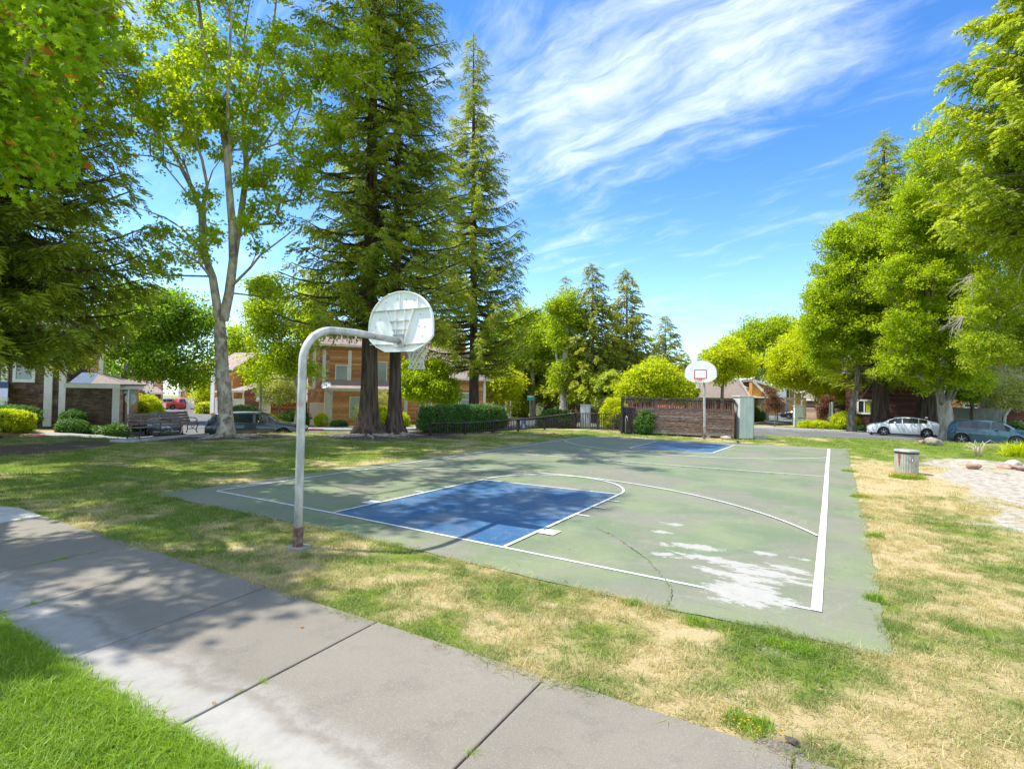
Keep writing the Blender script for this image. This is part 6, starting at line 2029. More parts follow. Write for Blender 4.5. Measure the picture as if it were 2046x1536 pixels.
def car(label, paintm, loc, rz, L=4.5, Wd=1.78, roofz=1.45, top=None, belt=None, glass=None, spans=(), ws=(), nm='parked_car', wheelr=.32, wb=None, cat='car', group='parked cars', spoke=5, low=.20, five=None, bed=None, fender=.03):
    """local +X is the nose"""
    t = thing(nm, label, cat, loc, rz, group)
    glass = glass or m_cglass
    wb = wb or L * .59
    xw = (-wb / 2 - .03 * L, wb / 2 - .03 * L + .0)
    N_ = 72
    xs = [-L / 2 + L * i / N_ for i in range(N_ + 1)]
    tx, tz = zip(*top); bx_, bz_ = zip(*belt)
    hw = Wd / 2
    rows = []
    for x in xs:
        e = abs(x) / (L / 2)
        w = hw * (1 - .16 * max(0, (e - .72) / .28) ** 2 - .04 * e)
        zt = float(np.interp(x / L, tx, tz)) * roofz
        zb = min(float(np.interp(x / L, bx_, bz_)) * roofz, zt - .015)
        lo = low
        for c in xw:
            dd = abs(x - c)
            R_ = wheelr + .06
            if dd < R_: lo = max(lo, wheelr + math.sqrt(R_ * R_ - dd * dd))
        cab = min(1, max(0, (zt - zb) / .30))
        rw = w * (1 - .20 * cab - .03)
        r_ = [(w - .06, lo), (w, max(lo + .01, .42)), (w * (1.0), max(lo + .02, (zb + .42) / 2 + .05)), (w * .975, max(lo + .03, zb)), (w * .965 * (1 - .02 * cab), zb + (zt - zb) * .10), (rw + (w * .96 - rw) * .14, zb + (zt - zb) * .86), (rw * .965, zt - .012 - .015 * cab), (rw * .5, zt + .012 * cab), (0, zt + .02 * cab)]
        rows.append([(x, s_ * a, max(lo, z)) for s_ in (1,) for a, z in r_])
    M_ = len(rows[0])
    body, gl, wsm = MB(), MB(), MB()
    for sgn in (1, -1):
        for i in range(N_):
            xm = (xs[i] + xs[i + 1]) / 2 / L
            zt = float(np.interp(xm, tx, tz)) * roofz; zb = float(np.interp(xm, bx_, bz_)) * roofz
            for j in range(M_ - 1):
                q = [rows[i][j], rows[i + 1][j], rows[i + 1][j + 1], rows[i][j + 1]]
                q = [(a, b_ * sgn, c) for a, b_, c in q]
                f = [(0, 1, 2, 3)] if sgn > 0 else [(3, 2, 1, 0)]
                isg = j == 4 and (zt - zb) > .09 and any(a <= xm <= c for a, c in spans)
                isw = j in (6, 7) and any(a <= xm <= c for a, c in ws)
                (gl if isg or isw else body).add(q, f)
    for i, rev in ((0, 0), (N_, 1)):
        ring = [rows[i][j] for j in range(M_)] + [(a, -b_, c) for a, b_, c in rows[i][::-1][1:]]
        body.add(ring, [tuple(range(len(ring)))])
    b_ = body.build('body', paintm, t, world=False)
    bm = bmesh.new(); bm.from_mesh(b_.data); bmesh.ops.remove_doubles(bm, verts=bm.verts, dist=.0008); bmesh.ops.recalc_face_normals(bm, faces=bm.faces)
    for f in bm.faces: f.smooth = True
    for e in bm.edges:
        if len(e.link_faces) == 2 and e.calc_face_angle(0) > .7: e.smooth = False
    bm.to_mesh(b_.data); bm.free()
    g_ = gl.build('windows', glass, t, world=False)
    MB().box(-L / 2 + .25, L / 2 - .25, -hw + .12, hw - .12, low - .03, .62).build('underbody', m_darkcar, t, world=False)
    if spans:
        for x, s_ in ((-.02, 1), (-.02, -1), (-.20, 1), (-.20, -1)):
            MB().box(x * L - .05, x * L + .10, s_ * .38 - .22, s_ * .38 + .22, .6, .60 * roofz + .32).build('seat', m_seat, t, world=False)
    for k, c in enumerate(xw):
        for s_ in (1, -1):
            y = s_ * (hw - .13)
            wh = MB().lathe([(wheelr * .62, -.10), (wheelr * .92, -.105), (wheelr, -.07), (wheelr, .07), (wheelr * .92, .105), (wheelr * .62, .10)], (c, y, wheelr), 28, 'y').build('wheel', m_tyre, t, world=False, smooth=False)
            rm = MB().lathe([(wheelr * .66, -.085), (wheelr * .66, .085)], (c, y, wheelr), 28, 'y')
            yo = y + s_ * .088
            for q in range(spoke):
                a = 2 * math.pi * q / spoke + .3
                p = np.array([c, yo, wheelr]); d = np.array([math.cos(a), 0, math.sin(a)])
                rm.bar(p + d * .02, p + d * wheelr * .62, .03, .05, (0, 1, 0))
            rm.lathe([(wheelr * .60, -.010), (wheelr * .67, -.012), (wheelr * .67, .012), (wheelr * .60, .010)], (c, yo, wheelr), 28, 'y', cap=False)
            rm.lathe([(.05, -.02), (.05, .02)], (c, yo, wheelr), 10, 'y')
            rm.build('rim', m_alloy, wh, world=False)
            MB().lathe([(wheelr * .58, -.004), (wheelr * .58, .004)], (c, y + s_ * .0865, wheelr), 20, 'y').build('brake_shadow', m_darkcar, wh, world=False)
    zb0, zb1 = float(np.interp(-.47, bx_, bz_)) * roofz, float(np.interp(.47, bx_, bz_)) * roofz
    for s_ in (1, -1):
        x = -L / 2 * .985
        y1 = s_ * hw * .80
        MB().box8([(x - .03, y1 - s_ * .28, zb0 - .20), (x + .22, y1 + s_ * .055, zb0 - .20), (x + .20, y1 + s_ * .03, zb0 - .20), (x, y1 - s_ * .28, zb0 - .20), (x - .03, y1 - s_ * .28, zb0 - .04), (x + .24, y1 + s_ * .055, zb0 - .04), (x + .2, y1 + s_ * .03, zb0 - .04), (x, y1 - s_ * .28, zb0 - .04)]).build('tail_light', m_tail, t, world=False)
        x = L / 2 * .985
        MB().box8([(x + .02, y1 - s_ * .25, .62), (x - .26, y1 + s_ * .07, .66), (x - .24, y1 + s_ * .03, .66), (x, y1 - s_ * .25, .62), (x + .0, y1 - s_ * .25, .72), (x - .34, y1 + s_ * .06, .80), (x - .3, y1 + s_ * .03, .80), (x, y1 - s_ * .25, .72)]).build('headlight', m_head, t, world=False)
        xm_ = (ws[0][0] if ws else .2) * L
        zm_ = float(np.interp(xm_ / L, bx_, bz_)) * roofz + .06
        MB().lathe([(.02, -.09), (.07, -.06), (.075, .04), (.03, .09)], (xm_ - .02, s_ * (hw + .07), zm_ + .05), 10, 'y').build('wing_mirror', paintm, t, world=False, smooth=True)
        for xd in (-.18, .05):
            MB().box(xd * L, xd * L + .16, s_ * hw * .985 - .02, s_ * (hw + .012), .63 * roofz - .05, .63 * roofz - .02).build('door_handle', m_chrome if five else paintm, t, world=False)
        for xd in (-.235, -.015, .20):
            MB().box(xd * L - .004, xd * L + .004, s_ * (hw * .99) - .02, s_ * (hw * 1.0 + .001), .34, .56 * roofz).build('door_gap', m_darkcar, t, world=False)
    MB().box(-L / 2 - .018, -L / 2 + .03, -.26, .26, .58, .72).build('license_plate', m_plate, t, world=False)
    MB().box(L / 2 - .04, L / 2 + .012, -.5, .5, .32, .46).build('grille', m_darkcar, t, world=False)
    return t


# profile helpers: x as a fraction of length, z as a fraction of roof height
P_hatch = dict(top=((-.5, .62), (-.485, .74), (-.44, .80), (-.30, .93), (-.15, .995), (.0, 1.0), (.10, .965), (.18, .86), (.28, .70), (.40, .62), (.47, .54), (.5, .42)), belt=((-.5, .60), (-.4, .70), (0, .64), (.28, .60), (.5, .40)), spans=((-.33, -.225), (-.215, -.005), (.012, .20)), ws=((.115, .275), (-.42, -.25)))
P_suv = dict(top=((-.5, .52), (-.49, .72), (-.455, .90), (-.38, .985), (-.1, 1.0), (.03, .985), (.12, .91), (.24, .69), (.36, .645), (.46, .57), (.5, .40)), belt=((-.5, .52), (-.4, .66), (0, .60), (.25, .58), (.5, .42)), spans=((-.37, -.25), (-.235, -.02), (.0, .20)), ws=((.05, .235), (-.475, -.42)))
P_wagon = dict(top=((-.5, .48), (-.488, .66), (-.44, .86), (-.39, .975), (-.1, 1.0), (.02, .985), (.10, .90), (.21, .66), (.36, .60), (.47, .52), (.5, .40)), belt=((-.5, .55), (-.4, .615), (0, .59), (.22, .57), (.5, .42)), spans=((-.40, -.255), (-.235, -.045), (-.02, .175)), ws=((.03, .205), (-.475, -.405)))
P_sedan = dict(top=((-.5, .50), (-.485, .68), (-.36, .74), (-.28, .84), (-.17, .97), (-.05, 1.0), (.05, .97), (.13, .86), (.21, .70), (.36, .63), (.47, .55), (.5, .40)), belt=((-.5, .60), (-.36, .66), (0, .61), (.22, .60), (.5, .42)), spans=((-.25, -.205), (-.19, -.03), (-.01, .17)), ws=((.065, .20), (-.275, -.17)))
P_pick = dict(top=((-.5, .52), (-.495, .62), (-.13, .62), (-.125, .90), (-.10, .99), (.06, 1.0), (.10, .94), (.19, .66), (.36, .62), (.47, .56), (.5, .42)), belt=((-.5, .60), (0, .58), (.2, .57), (.5, .42)), spans=((-.11, -.01), (.01, .14)), ws=((.09, .185),))


def cardir(pa, ta, pb, tb): a, c = PT(pa, ta), PT(pb, tb); return math.atan2(c[1] - a[1], c[0] - a[0])


def carat(px, t, dz=.03): g_ = GP(px, t); return (g_[0], g_[1], g_[2] + dz)


def vr(px): k = (px - CX) / F; v_ = np.array([_s + k * _c, _c - k * _s]); return math.atan2(v_[1], v_[0])  # heading straight away from the camera


white = car('white hatchback parked side-on across the street left of the big forked trunk', paint('white_car_paint', (.72, .73, .75)), carat(1802, 41.6), vr(1802) + R(90) + R(6), 4.5, 1.8, 1.45, glass=m_cglassd, **P_hatch)
MB().box(-1.6, -1.45, -.02, .02, 1.40, 1.50).build('roof_aerial', m_chrome, white, world=False)
blue = car('teal blue crossover parked behind the forked trunk on the right', paint('teal_car_paint', (.006, .055, .090)), carat(1985, 36.0), vr(1985) - R(90) + R(-5), 4.6, 1.85, 1.66, wheelr=.35, glass=m_cglassd, **P_suv)
wag = car('dark teal-black station wagon parked just behind the lawn and the pale plane trunk', paint('dark_teal_paint', (.008, .020, .030)), carat(520, 28.6), vr(520) - R(90) + R(-8), 4.8, 1.74, 1.47, **P_wagon)
for s_ in (1, -1): MB().tube([(-1.7, s_ * .55, 1.47), (-1.6, s_ * .55, 1.53), (.1, s_ * .56, 1.56), (.25, s_ * .56, 1.50)], .018, 6).build('roof_rail', m_darkcar, wag, world=False)
blk = car('black sedan seen from behind through the park bench', paint('black_car_paint', (.012, .013, .014)), carat(329, 33.0), vr(329) + R(4), 4.7, 1.8, 1.42, **P_sedan)
MB().box(-2.37, -2.35, -.85, .85, .80, .84).build('chrome_strip', m_chrome, blk, world=False)
MB().box(-2.37, -2.34, -.62, .62, .36, .40).build('bumper_strip', m_chrome, blk, world=False)
car('red pickup truck parked at the far bend of the side street', paint('red_truck_paint', (.42, .03, .03)), carat(362, 92), vr(362) - R(62), 5.4, 1.95, 1.80, wheelr=.38, cat='pickup truck', nm='pickup_truck', **P_pick)
car('silver-blue off-roader left of the red pickup', paint('silver_blue_paint', (.28, .34, .42)), carat(339, 96), vr(339) - R(50), 4.6, 1.85, 1.80, wheelr=.38, **P_suv)
car('pale blue car behind the silver-blue off-roader in the side street', paint('pale_blue_paint', (.25, .36, .50)), carat(322, 99), vr(322) - R(30), 4.4, 1.75, 1.55, **P_hatch)
car('small blue-grey car in front of the golden house right of the locker', paint('blue_grey_paint', (.10, .15, .20)), carat(1517, 70), vr(1517) + R(185), 4.3, 1.75, 1.45, glass=m_cglassd, **P_hatch)
car('black car parked beyond the white notice board', paint('black_car_paint_far', (.015, .014, .013)), carat(1602, 68), vr(1602) + R(70), 4.5, 1.8, 1.45, glass=m_cglassd, **P_sedan)

# ================================================================== trees
BP = (m_planelow, m_plane)
# sparse plane tree with a forked pale trunk
LT = dict(
    trunk=[(452, 872), (449, 800), (443, 735), (440, 660), (441, 640)],
    a=[(438, 640, 0), (432, 600, 0), (425, 555, .1), (412, 520, .2), (404, 470, .2), (402, 425, .4), (386, 380, .6), (362, 335, 1.0), (345, 300, 1.5), (318, 268, 2.0), (296, 235, 2.4)],
    b=[(402, 425, .4), (408, 400, .4), (414, 370, 0), (404, 320, -.6), (380, 250, -1.2), (352, 180, -1.8), (300, 120, -2.4)],
    c=[(446, 640, 0), (458, 585, 0), (466, 520, -.2), (464, 450, -.2), (458, 380, -.4), (452, 300, -.6), (440, 225, -.6), (424, 200, -.6), (415, 150, -.8), (405, 70, -.8), (395, 0, -1)],
    d=[(466, 520, -.2), (474, 470, .4), (480, 440, .6), (488, 380, .8), (492, 330, 1), (488, 280, 1), (487, 240, 1.1), (500, 180, 1.3), (520, 120, 1.5), (545, 60, 1.8), (552, 0, 2)],
    e=[(462, 330, -.4), (455, 250, -.9), (458, 120, -1.4), (462, 40, -1.6), (456, -40, -1.8)],
    f=[(492, 330, 1), (508, 300, 1.4), (530, 285, 1.8), (560, 240, 2.2), (600, 215, 2.6)],
    g=[(462, 572, 0), (470, 565, -.3), (500, 535, -1), (520, 510, -1.5), (560, 480, -2.1), (592, 455, -2.5)],
    h=[(420, 552, 0), (398, 525, -.8), (375, 512, -1.4), (350, 490, -2), (310, 466, -2.6), (262, 462, -3.2)],
    i=[(412, 520, .2), (395, 490, .9), (362, 455, 1.4), (330, 435, 1.9), (290, 420, 2.5), (262, 412, 2.9)],
    j=[(404, 470, .2), (407, 430, .9), (412, 380, 1.4), (425, 340, 1.9), (440, 320, 2.2)],
    k=[(386, 380, .6), (370, 330, 1.4), (340, 290, 1.9), (300, 250, 2.6), (240, 232, 3.2), (190, 215, 3.9)],
    l=[(487, 240, 1.1), (478, 180, .6), (482, 130, .3), (490, 60, 0), (500, 0, -.4)],
)
T3, LB3, A3 = leaftree('plane_tree', 'tall airy plane tree with a pale forked trunk beside the park bench', 'tree', (452, 872), None, [LT['trunk'], LT['a'], LT['c'], LT['b'], LT['d'], LT['e'], LT['f'], LT['g'], LT['h'], LT['i'], LT['j'], LT['k'], LT['l']],
    [(420, 130, 190, 190), (330, 230, 110, 120), (520, 260, 110, 120), (420, -80, 220, 110), (500, -270, 230, 130), (650, -120, 120, 120), (600, 120, 90, 110), (330, 500, 80, 60), (510, 430, 70, 80), (400, 450, 45, 70), (540, 570, 50, 50), (250, 180, 60, 110), (620, 330, 50, 90), (690, 130, 80, 150), (660, 280, 50, 60)],
    520, 9, .48, 'plane_twig', BP, .32, seed=3, siz=(.75, 1.15), shell=.30, flare=1.55, minz=None, expo=.5,
    limbr=[(.20, .045), (.22, .05), (.09, .03), (.17, .045), (.09, .03), (.08, .025), (.075, .02), (.06, .02), (.06, .02), (.055, .02), (.05, .018), (.06, .02)])

# overhanging plane beside the path, trunk out of the frame to the left
bX = np.array([-12.6, -5.6, 0.0])
t_nt = thing('plane_tree', 'large-leaved plane tree hanging into the top left corner, its trunk out of frame', 'tree', bX)
lim = [[bX, bX + (0, 0, 2.5), bX + (.2, .1, 4.6)], [bX + (.2, .1, 4.6), bX + (.6, 1.0, 6.6), bX + (1.2, 2.2, 9.0), bX + (1.6, 3.0, 12.0), bX + (1.7, 3.4, 16)], [bX + (.2, .1, 4.6), bX + (1.6, .6, 7.0), bX + (3.2, 1.0, 10), bX + (4.6, 1.2, 13)], [bX + (.2, .1, 4.6), bX + (-.8, -.8, 8), bX + (-.5, -1.2, 13), bX + (0, -.6, 18)], [bX + (.6, 1.0, 6.6), bX + (1.6, 2.6, 7.6), bX + (2.6, 4.0, 8.2)]]
lim = [[np.array(q, float) for q in l] for l in lim]


def seen(p):
    v_ = p - CAM; d_ = v_ @ FWD
    return d_, CX + F * (v_ @ RGT) / np.maximum(d_, .01), CY - F * (v_ @ UPV) / np.maximum(d_, .01)


cl = blobpts([(40, 110, 150, 130), (120, 50, 90, 80), (30, 280, 95, 75), (100, 215, 60, 60), (95, 320, 26, 34), (-120, 150, 150, 200), (60, -120, 130, 110), (190, 0, 45, 45)], 11.5, 112, .3, 1.3, 2)
r5 = np.random.default_rng(12)
extra = []
while len(extra) < 72:     # the rest of its crown, outside the frame, which shades the path, the lawn and the near key
    q = r5.uniform(-1, 1, 3)
    if q @ q > 1 or (q @ q < .3 and r5.random() < .6): continue
    p = np.array([-11.0, -3.6, 13.2]) + q * np.array([6.6, 6.2, 7.0])
    d_, xv, yv = seen(p)
    if d_ > 1 and xv > -60 and yv > -90: continue
    sx_, sy_ = p[0] + SUN_H[0] * p[2], p[1] + SUN_H[1] * p[2]
    if sx_ > (.3 if sy_ < 1.2 else 1.6) + .25 * math.sin(7 * sy_): continue
    extra.append(p)
while len(extra) < 116:     # boughs whose shade lies across the path
    z_ = r5.uniform(8, 15)
    tx_, ty_ = r5.uniform(-3.4, .9), r5.uniform(-4.7, -2.7)
    if tx_ > .4 and r5.random() < .5: continue
    if fbm(np.array([tx_]), np.array([ty_ + 9]), .9)[0] > .58: continue
    extra.append(np.array([tx_ - SUN_H[0] * z_, ty_ - SUN_H[1] * z_, z_]))
cl = np.vstack([cl, np.array(extra)])
A, par, ends = grow(lim, cl, .12, .9, .25)
MB().tube(lim[0], [.40, .30, .27], 16).build('trunk', m_planelow, t_nt, smooth=True)
dcl = seen(A)
wood(A, par, .18, m_plane, t_nt, 'branches', tip=.007)['kind'] = 'stuff'
pts, rot, sz, var = crownpts(cl, 6, .60, 4, siz=(.9, 1.35))
d_, xv, yv = seen(pts)
keep = ~((d_ > 1) & (xv > 240 - .35 * np.maximum(0, yv - 60)) & (yv > -60)) & ~((d_ > 1) & (xv > -100) & (yv > 400))
scatter('crown', pts[keep], rot[keep], sz[keep], var[keep], 'near_twig', t_nt, 'stuff')
# its nearest leaves one by one
lm = bpy.data.meshes.new('leaf')
o2 = leaf_outline('lobed')
lm.from_pydata([(0, 0, .012)] + [(a * .17, c_ * .17, -.02 * abs(a) * 2) for a, c_ in o2], [], [(0, 1 + j, 1 + (j + 1) % len(o2)) for j in range(len(o2))])
at_ = lm.attributes.new('leaf', 'FLOAT', 'FACE'); at_.data.foreach_set('value', np.full(len(o2), .55, np.float32))
lm2 = lm.copy(); lm.materials.append(L_sycnear)
at2 = lm2.attributes['leaf']; at2.data.foreach_set('value', np.full(len(o2), .99, np.float32)); lm2.materials.append(L_sycnear)
lcl = blobpts([(45, 120, 150, 120), (30, 280, 90, 75), (100, 330, 35, 45), (110, 215, 60, 60), (150, 90, 70, 80), (95, 350, 18, 25)], 10.2, 240, .4, 1.0, 9)
for i, p in enumerate(lcl):
    o = bpy.data.objects.new('leaf', lm2 if i % 17 == 3 else lm); COL.objects.link(o); o.parent = t_nt
    s_ = random.uniform(.9, 1.45)
    o.matrix_basis = wm(t_nt).inverted() @ (Matrix.Translation(Vector(p)) @ Euler((random.gauss(.3, .5), random.gauss(0, .5), random.random() * 6.28)).to_matrix().to_4x4() @ Matrix.Scale(s_, 4))

# a second, taller plane tree off the left edge whose shade falls over the court's left half
bX = np.array([-17.5, -5.4, 0.0])
t_n2 = thing('plane_tree', 'tall plane tree outside the left edge, whose shade dapples the court', 'tree', bX)
lim = [[bX, bX + (0, 0, 4), bX + (.2, .1, 9)], [bX + (.2, .1, 9), bX + (1, .8, 14), bX + (1.6, 1.5, 19), bX + (2, 2, 24)], [bX + (.2, .1, 9), bX + (2.2, .8, 13), bX + (4.6, 1.5, 18), bX + (6.5, 2, 21)], [bX + (.2, .1, 9), bX + (1.2, 3, 14), bX + (2.2, 6, 18), bX + (2.8, 8, 21)]]
lim = [[np.array(q, float) for q in l] for l in lim]
extra = []
while len(extra) < 100:
    q = r5.uniform(-1, 1, 3)
    if q @ q > 1: continue
    p = np.array([-14.6, -.8, 19.5]) + q * np.array([7.6, 8.6, 6.5])
    d_, xv, yv = seen(p)
    if d_ > 1 and xv > -80 and yv > -90: continue
    sx_, sy_ = p[0] + SUN_H[0] * p[2], p[1] + SUN_H[1] * p[2]
    if sx_ > (.1 if sy_ < 1.2 else 1.9) + .6 * math.sin(3 * sy_): continue
    if fbm(np.array([sx_]), np.array([sy_ + 30]), .45)[0] > .52: continue
    extra.append(p)
cl = np.array(extra)
A, par, ends = grow(lim, cl, .12, 1.1, .25)
MB().tube(lim[0], [.45, .36, .30], 16).build('trunk', m_planelow, t_n2, smooth=True)
wood(A, par, .2, m_plane, t_n2, 'branches', tip=.01)['kind'] = 'stuff'
pts, rot, sz, var = crownpts(cl, 6, .75, 4, siz=(1.2, 1.8))
scatter('crown', pts, rot, sz, var, 'near_twig', t_n2, 'stuff')

# dark drooping conifer at the left
conifer('dark_conifer', 'dark drooping conifer filling the left edge in front of the shingled house', (-75, 885), 21.5, (-60, -350), 5.9, 'cedar_twig', m_redbark, .55, 3.8, 330, seed=1, sprays=.17, droop=.22, siz=(.85, 1.35), prof=((0, .2, .5, .8, 1), (.92, 1.0, .95, .7, .2)))
# redwoods
conifer('redwood_tree', 'thick-trunked tall redwood directly behind the near backboard', (736, 868), None, (752, -330), 4.4, 'redwood_twig', m_redbark, .40, 5.2, 230, seed=2, sprays=.23, droop=.20, siz=(.8, 1.25), group='redwoods at the edge of the lawn', prof=((0, .15, .5, .8, 1), (.85, 1.0, .80, .55, .1)))
conifer('redwood_tree', 'slimmer redwood standing close right of the thick-trunked one', (788, 866), None, (800, -60), 3.7, 'redwood_twig', m_redbark, .31, 5.4, 170, seed=3, sprays=.24, droop=.20, siz=(.8, 1.2), group='redwoods at the edge of the lawn', prof=((0, .15, .5, .8, 1), (.95, 1.0, .75, .5, .08)))
conifer('redwood_tree', 'single straight redwood with a pointed top rising over the hedge', (947, 858), None, (946, 66), 4.9, 'redwood_twig', m_redbark, .36, 4.3, 290, seed=4, sprays=.18, droop=.12, tipup=.8, siz=(.75, 1.15), group='redwoods at the edge of the lawn', prof=((0, .1, .3, .6, .85, 1), (.85, 1.0, .80, .40, .20, .05)))

# street trees, left to right
leaftree('street_tree', 'broad dark green plane tree over the side street, left of the pale trunk', 'tree', (240, 842), 48, [[(240, 842), (243, 790), (250, 745)], [(250, 745, 0), (268, 715, 0), (280, 690, .5)], [(250, 745, 0), (235, 705, 0), (240, 660, -.5)], [(280, 690, .5), (320, 670, 1), (370, 680, 1)]],
    [(300, 640, 70, 60), (350, 700, 75, 70), (285, 720, 50, 40), (390, 640, 40, 40), (330, 610, 50, 40), (395, 740, 30, 30), (260, 610, 60, 40), (225, 680, 50, 55)], 170, 7, 1.25, 'deep_twig', (m_bark,), .38, 'street trees', 5, siz=(1.5, 2.4))
leaftree('street_tree', 'light green tree close behind the right side of the pale plane trunk', 'tree', (486, 830), 70, [[(486, 830), (486, 800), (484, 760)], [(484, 760, 0), (478, 720, 0)]], [(480, 720, 32, 48), (470, 680, 22, 26), (492, 760, 24, 30)], 50, 7, 1.5, 'green_twig', (m_bark,), .3, 'street trees', 6, siz=(1.8, 2.8))
leaftree('street_tree', 'slender light green tree between the pale trunk and the hoop pole', 'tree', (594, 835), 44, [[(604, 838), (598, 800), (590, 760), (582, 730)], [(582, 730, 0), (560, 680, 0), (548, 640, 0)], [(582, 730, 0), (600, 680, .5), (606, 640, .8)]],
    [(560, 700, 45, 50), (600, 650, 50, 45), (520, 640, 25, 60), (540, 600, 40, 40), (620, 600, 50, 40), (520, 740, 26, 26), (590, 740, 36, 30), (512, 590, 16, 30)], 130, 7, .95, 'green_twig', (m_palebark,), .2, 'street trees', 7, siz=(1.2, 1.9), shell=.4)
leaftree('street_tree', 'yellow-green young tree in front of the low brown house up the side street', 'tree', (404, 818), 76, [[(405, 817), (406, 800), (404, 785)]], [(405, 775, 24, 22), (425, 790, 16, 14), (412, 750, 16, 14)], 34, 6, 1.4, 'yellow_twig', (m_bark,), .22, 'street trees', 8, siz=(1.6, 2.4))
leaftree('street_tree', 'pale feathery small tree in front of the low brown clapboard house', 'tree', (560, 834), 47, [[(559, 833), (558, 810), (556, 790)], [(556, 790, 0), (545, 775, 0)]], [(560, 775, 36, 24), (585, 782, 22, 16), (535, 785, 16, 14)], 60, 7, .6, 'pale_twig', (m_bark,), .10, 'street trees', 9, siz=(1.1, 1.6))
leaftree('street_tree', 'rounded yellow-green tree above the small garage buildings', 'tree', (515, 828), 66, [[(520, 826), (520, 800), (520, 780)]], [(520, 765, 26, 28), (500, 740, 20, 22), (536, 745, 20, 22)], 50, 7, 1.2, 'green_twig', (m_bark,), .25, 'street trees', 10, siz=(1.6, 2.4))
leaftree('street_tree', 'small bright green maple with a pale leaning trunk between the redwood and the hedge', 'tree', (839, 848), 40.5, [[(838, 850), (840, 820), (844, 795), (846, 778)], [(846, 778, 0), (862, 760, 0), (880, 750, .2)], [(846, 778, 0), (832, 765, 0), (822, 750, -.2)]],
    [(862, 775, 44, 26), (848, 752, 36, 20), (826, 780, 24, 22), (895, 785, 22, 18), (818, 750, 16, 18), (872, 738, 20, 12)], 120, 8, .55, 'maple_twig', (m_palebark,), .19, 'street trees', 11, siz=(1.0, 1.6))
leaftree('street_tree', 'bright yellow-green tree right of the orange house', 'tree', (992, 832), 58, [[(992, 832), (992, 812), (992, 795)]], [(992, 775, 26, 26), (1012, 760, 22, 22), (975, 750, 18, 16), (1018, 785, 18, 12)], 64, 7, 1.0, 'yellow_twig', (m_palebark,), .22, 'street trees', 12, siz=(1.4, 2.1))
leaftree('street_tree', 'leaning dark-trunked tree behind the bright yellow-green one', 'tree', (1003, 828), 64, [[(1006, 826), (1000, 805), (997, 785)]], [(1010, 740, 40, 34), (1040, 720, 32, 30), (985, 720, 26, 24)], 60, 6, 1.4, 'green_twig', (m_bark,), .42, 'street trees', 13, siz=(1.7, 2.5))
leaftree('street_tree', 'tree with pale twin stems right behind the street name sign', 'tree', (1065, 826), 62, [[(1066, 826), (1066, 790), (1064, 750), (1062, 700)], [(1060, 815, 0), (1056, 775, 0), (1046, 740, 0)]], [(1066, 680, 40, 44), (1092, 655, 30, 28), (1045, 700, 32, 34), (1088, 712, 28, 30), (1048, 640, 26, 28)], 90, 7, 1.25, 'green_twig', (m_palebark,), .30, 'street trees', 14, siz=(1.5, 2.3))
leaftree('street_tree', 'tall pale-trunked tree left of the dark brown house', 'tree', (1126, 828), 52, [[(1126, 828), (1127, 780), (1130, 730), (1133, 660), (1140, 610)], [(1127, 770, 0), (1118, 740, 0), (1112, 715, 0)], [(1133, 660, 0), (1150, 640, .5)]], [(1134, 620, 20, 34), (1128, 745, 22, 28), (1150, 640, 14, 22), (1118, 680, 16, 30), (1112, 625, 14, 30)], 62, 7, .95, 'green_twig', (m_palebark,), .38, 'street trees', 15, siz=(1.2, 1.9), shell=.4)
conifer('dark_conifer', 'dark spreading conifer left of the pale-trunked tree beyond the fence', (1096, 826), 64, (1098, 680), 4.6, 'cedar_twig', m_bark, .5, 2.2, 120, seed=21, sprays=.4, siz=(1.6, 2.4), prof=((0, .4, 1), (1, .9, .3)), flute=False)
leaftree('street_tree', 'small round light green tree in front of the dark brown house', 'tree', (1201, 828), 49, [[(1201, 828), (1201, 818)]], [(1202, 806, 15, 10), (1203, 799, 10, 5)], 26, 8, .4, 'pale_twig', (m_bark,), .07, 'street trees', 16, siz=(1.0, 1.4))
# firs in the middle distance
FR = ((1184, 52, 528, 2.9, 30, 'fir with a sharp top left of its twin, beyond the fence'), (1252, 55, 540, 3.3, 31, 'fir right of its twin over the left end of the enclosure'), (1329, 80, 630, 4.2, 32, 'lone fir with thin side boughs left of the far backboard'), (1130, 84, 552, 4.0, 33, 'slim fir spire peeping over the light green trees'), (1368, 120, 704, 3.6, 34, 'tiny distant fir left of the far backboard'), (1406, 118, 698, 3.6, 35, 'tiny distant fir just right above the far backboard'), (1381, 150, 722, 2.6, 36, 'smallest distant fir between its two neighbours'))
for px, t, ty, w_, sd_, lb in FR:
    conifer('fir_tree', lb, (px, 835), t, (px + 1, ty), w_, 'fir_twig', m_bark, .30, 2.5, int(170 if t < 70 else 120), seed=sd_, sprays=.28, siz=(.85, 1.3), tipup=.5, droop=.06, group='firs beyond the houses', flute=False, gaps=.08, prof=((0, .15, .5, .8, 1), (.9, 1.0, .62, .30, .06)))
conifer('olive_conifer', 'bushy dull-green conifer in front of the dark brown house', (1210, 835), 50, (1212, 738), 2.6, 'olive_twig', m_bark, .3, 2.6, 80, seed=40, sprays=.4, siz=(1.2, 1.8), flute=False, prof=((0, .5, 1), (1, .9, .35)))
conifer('olive_conifer', 'second bushy dull-green conifer, left of the one by the small round tree', (1165, 835), 54, (1164, 700), 2.6, 'olive_twig', m_bark, .3, 2.6, 80, seed=41, sprays=.4, siz=(1.3, 1.9), flute=False, prof=((0, .5, 1), (1, .9, .35)))
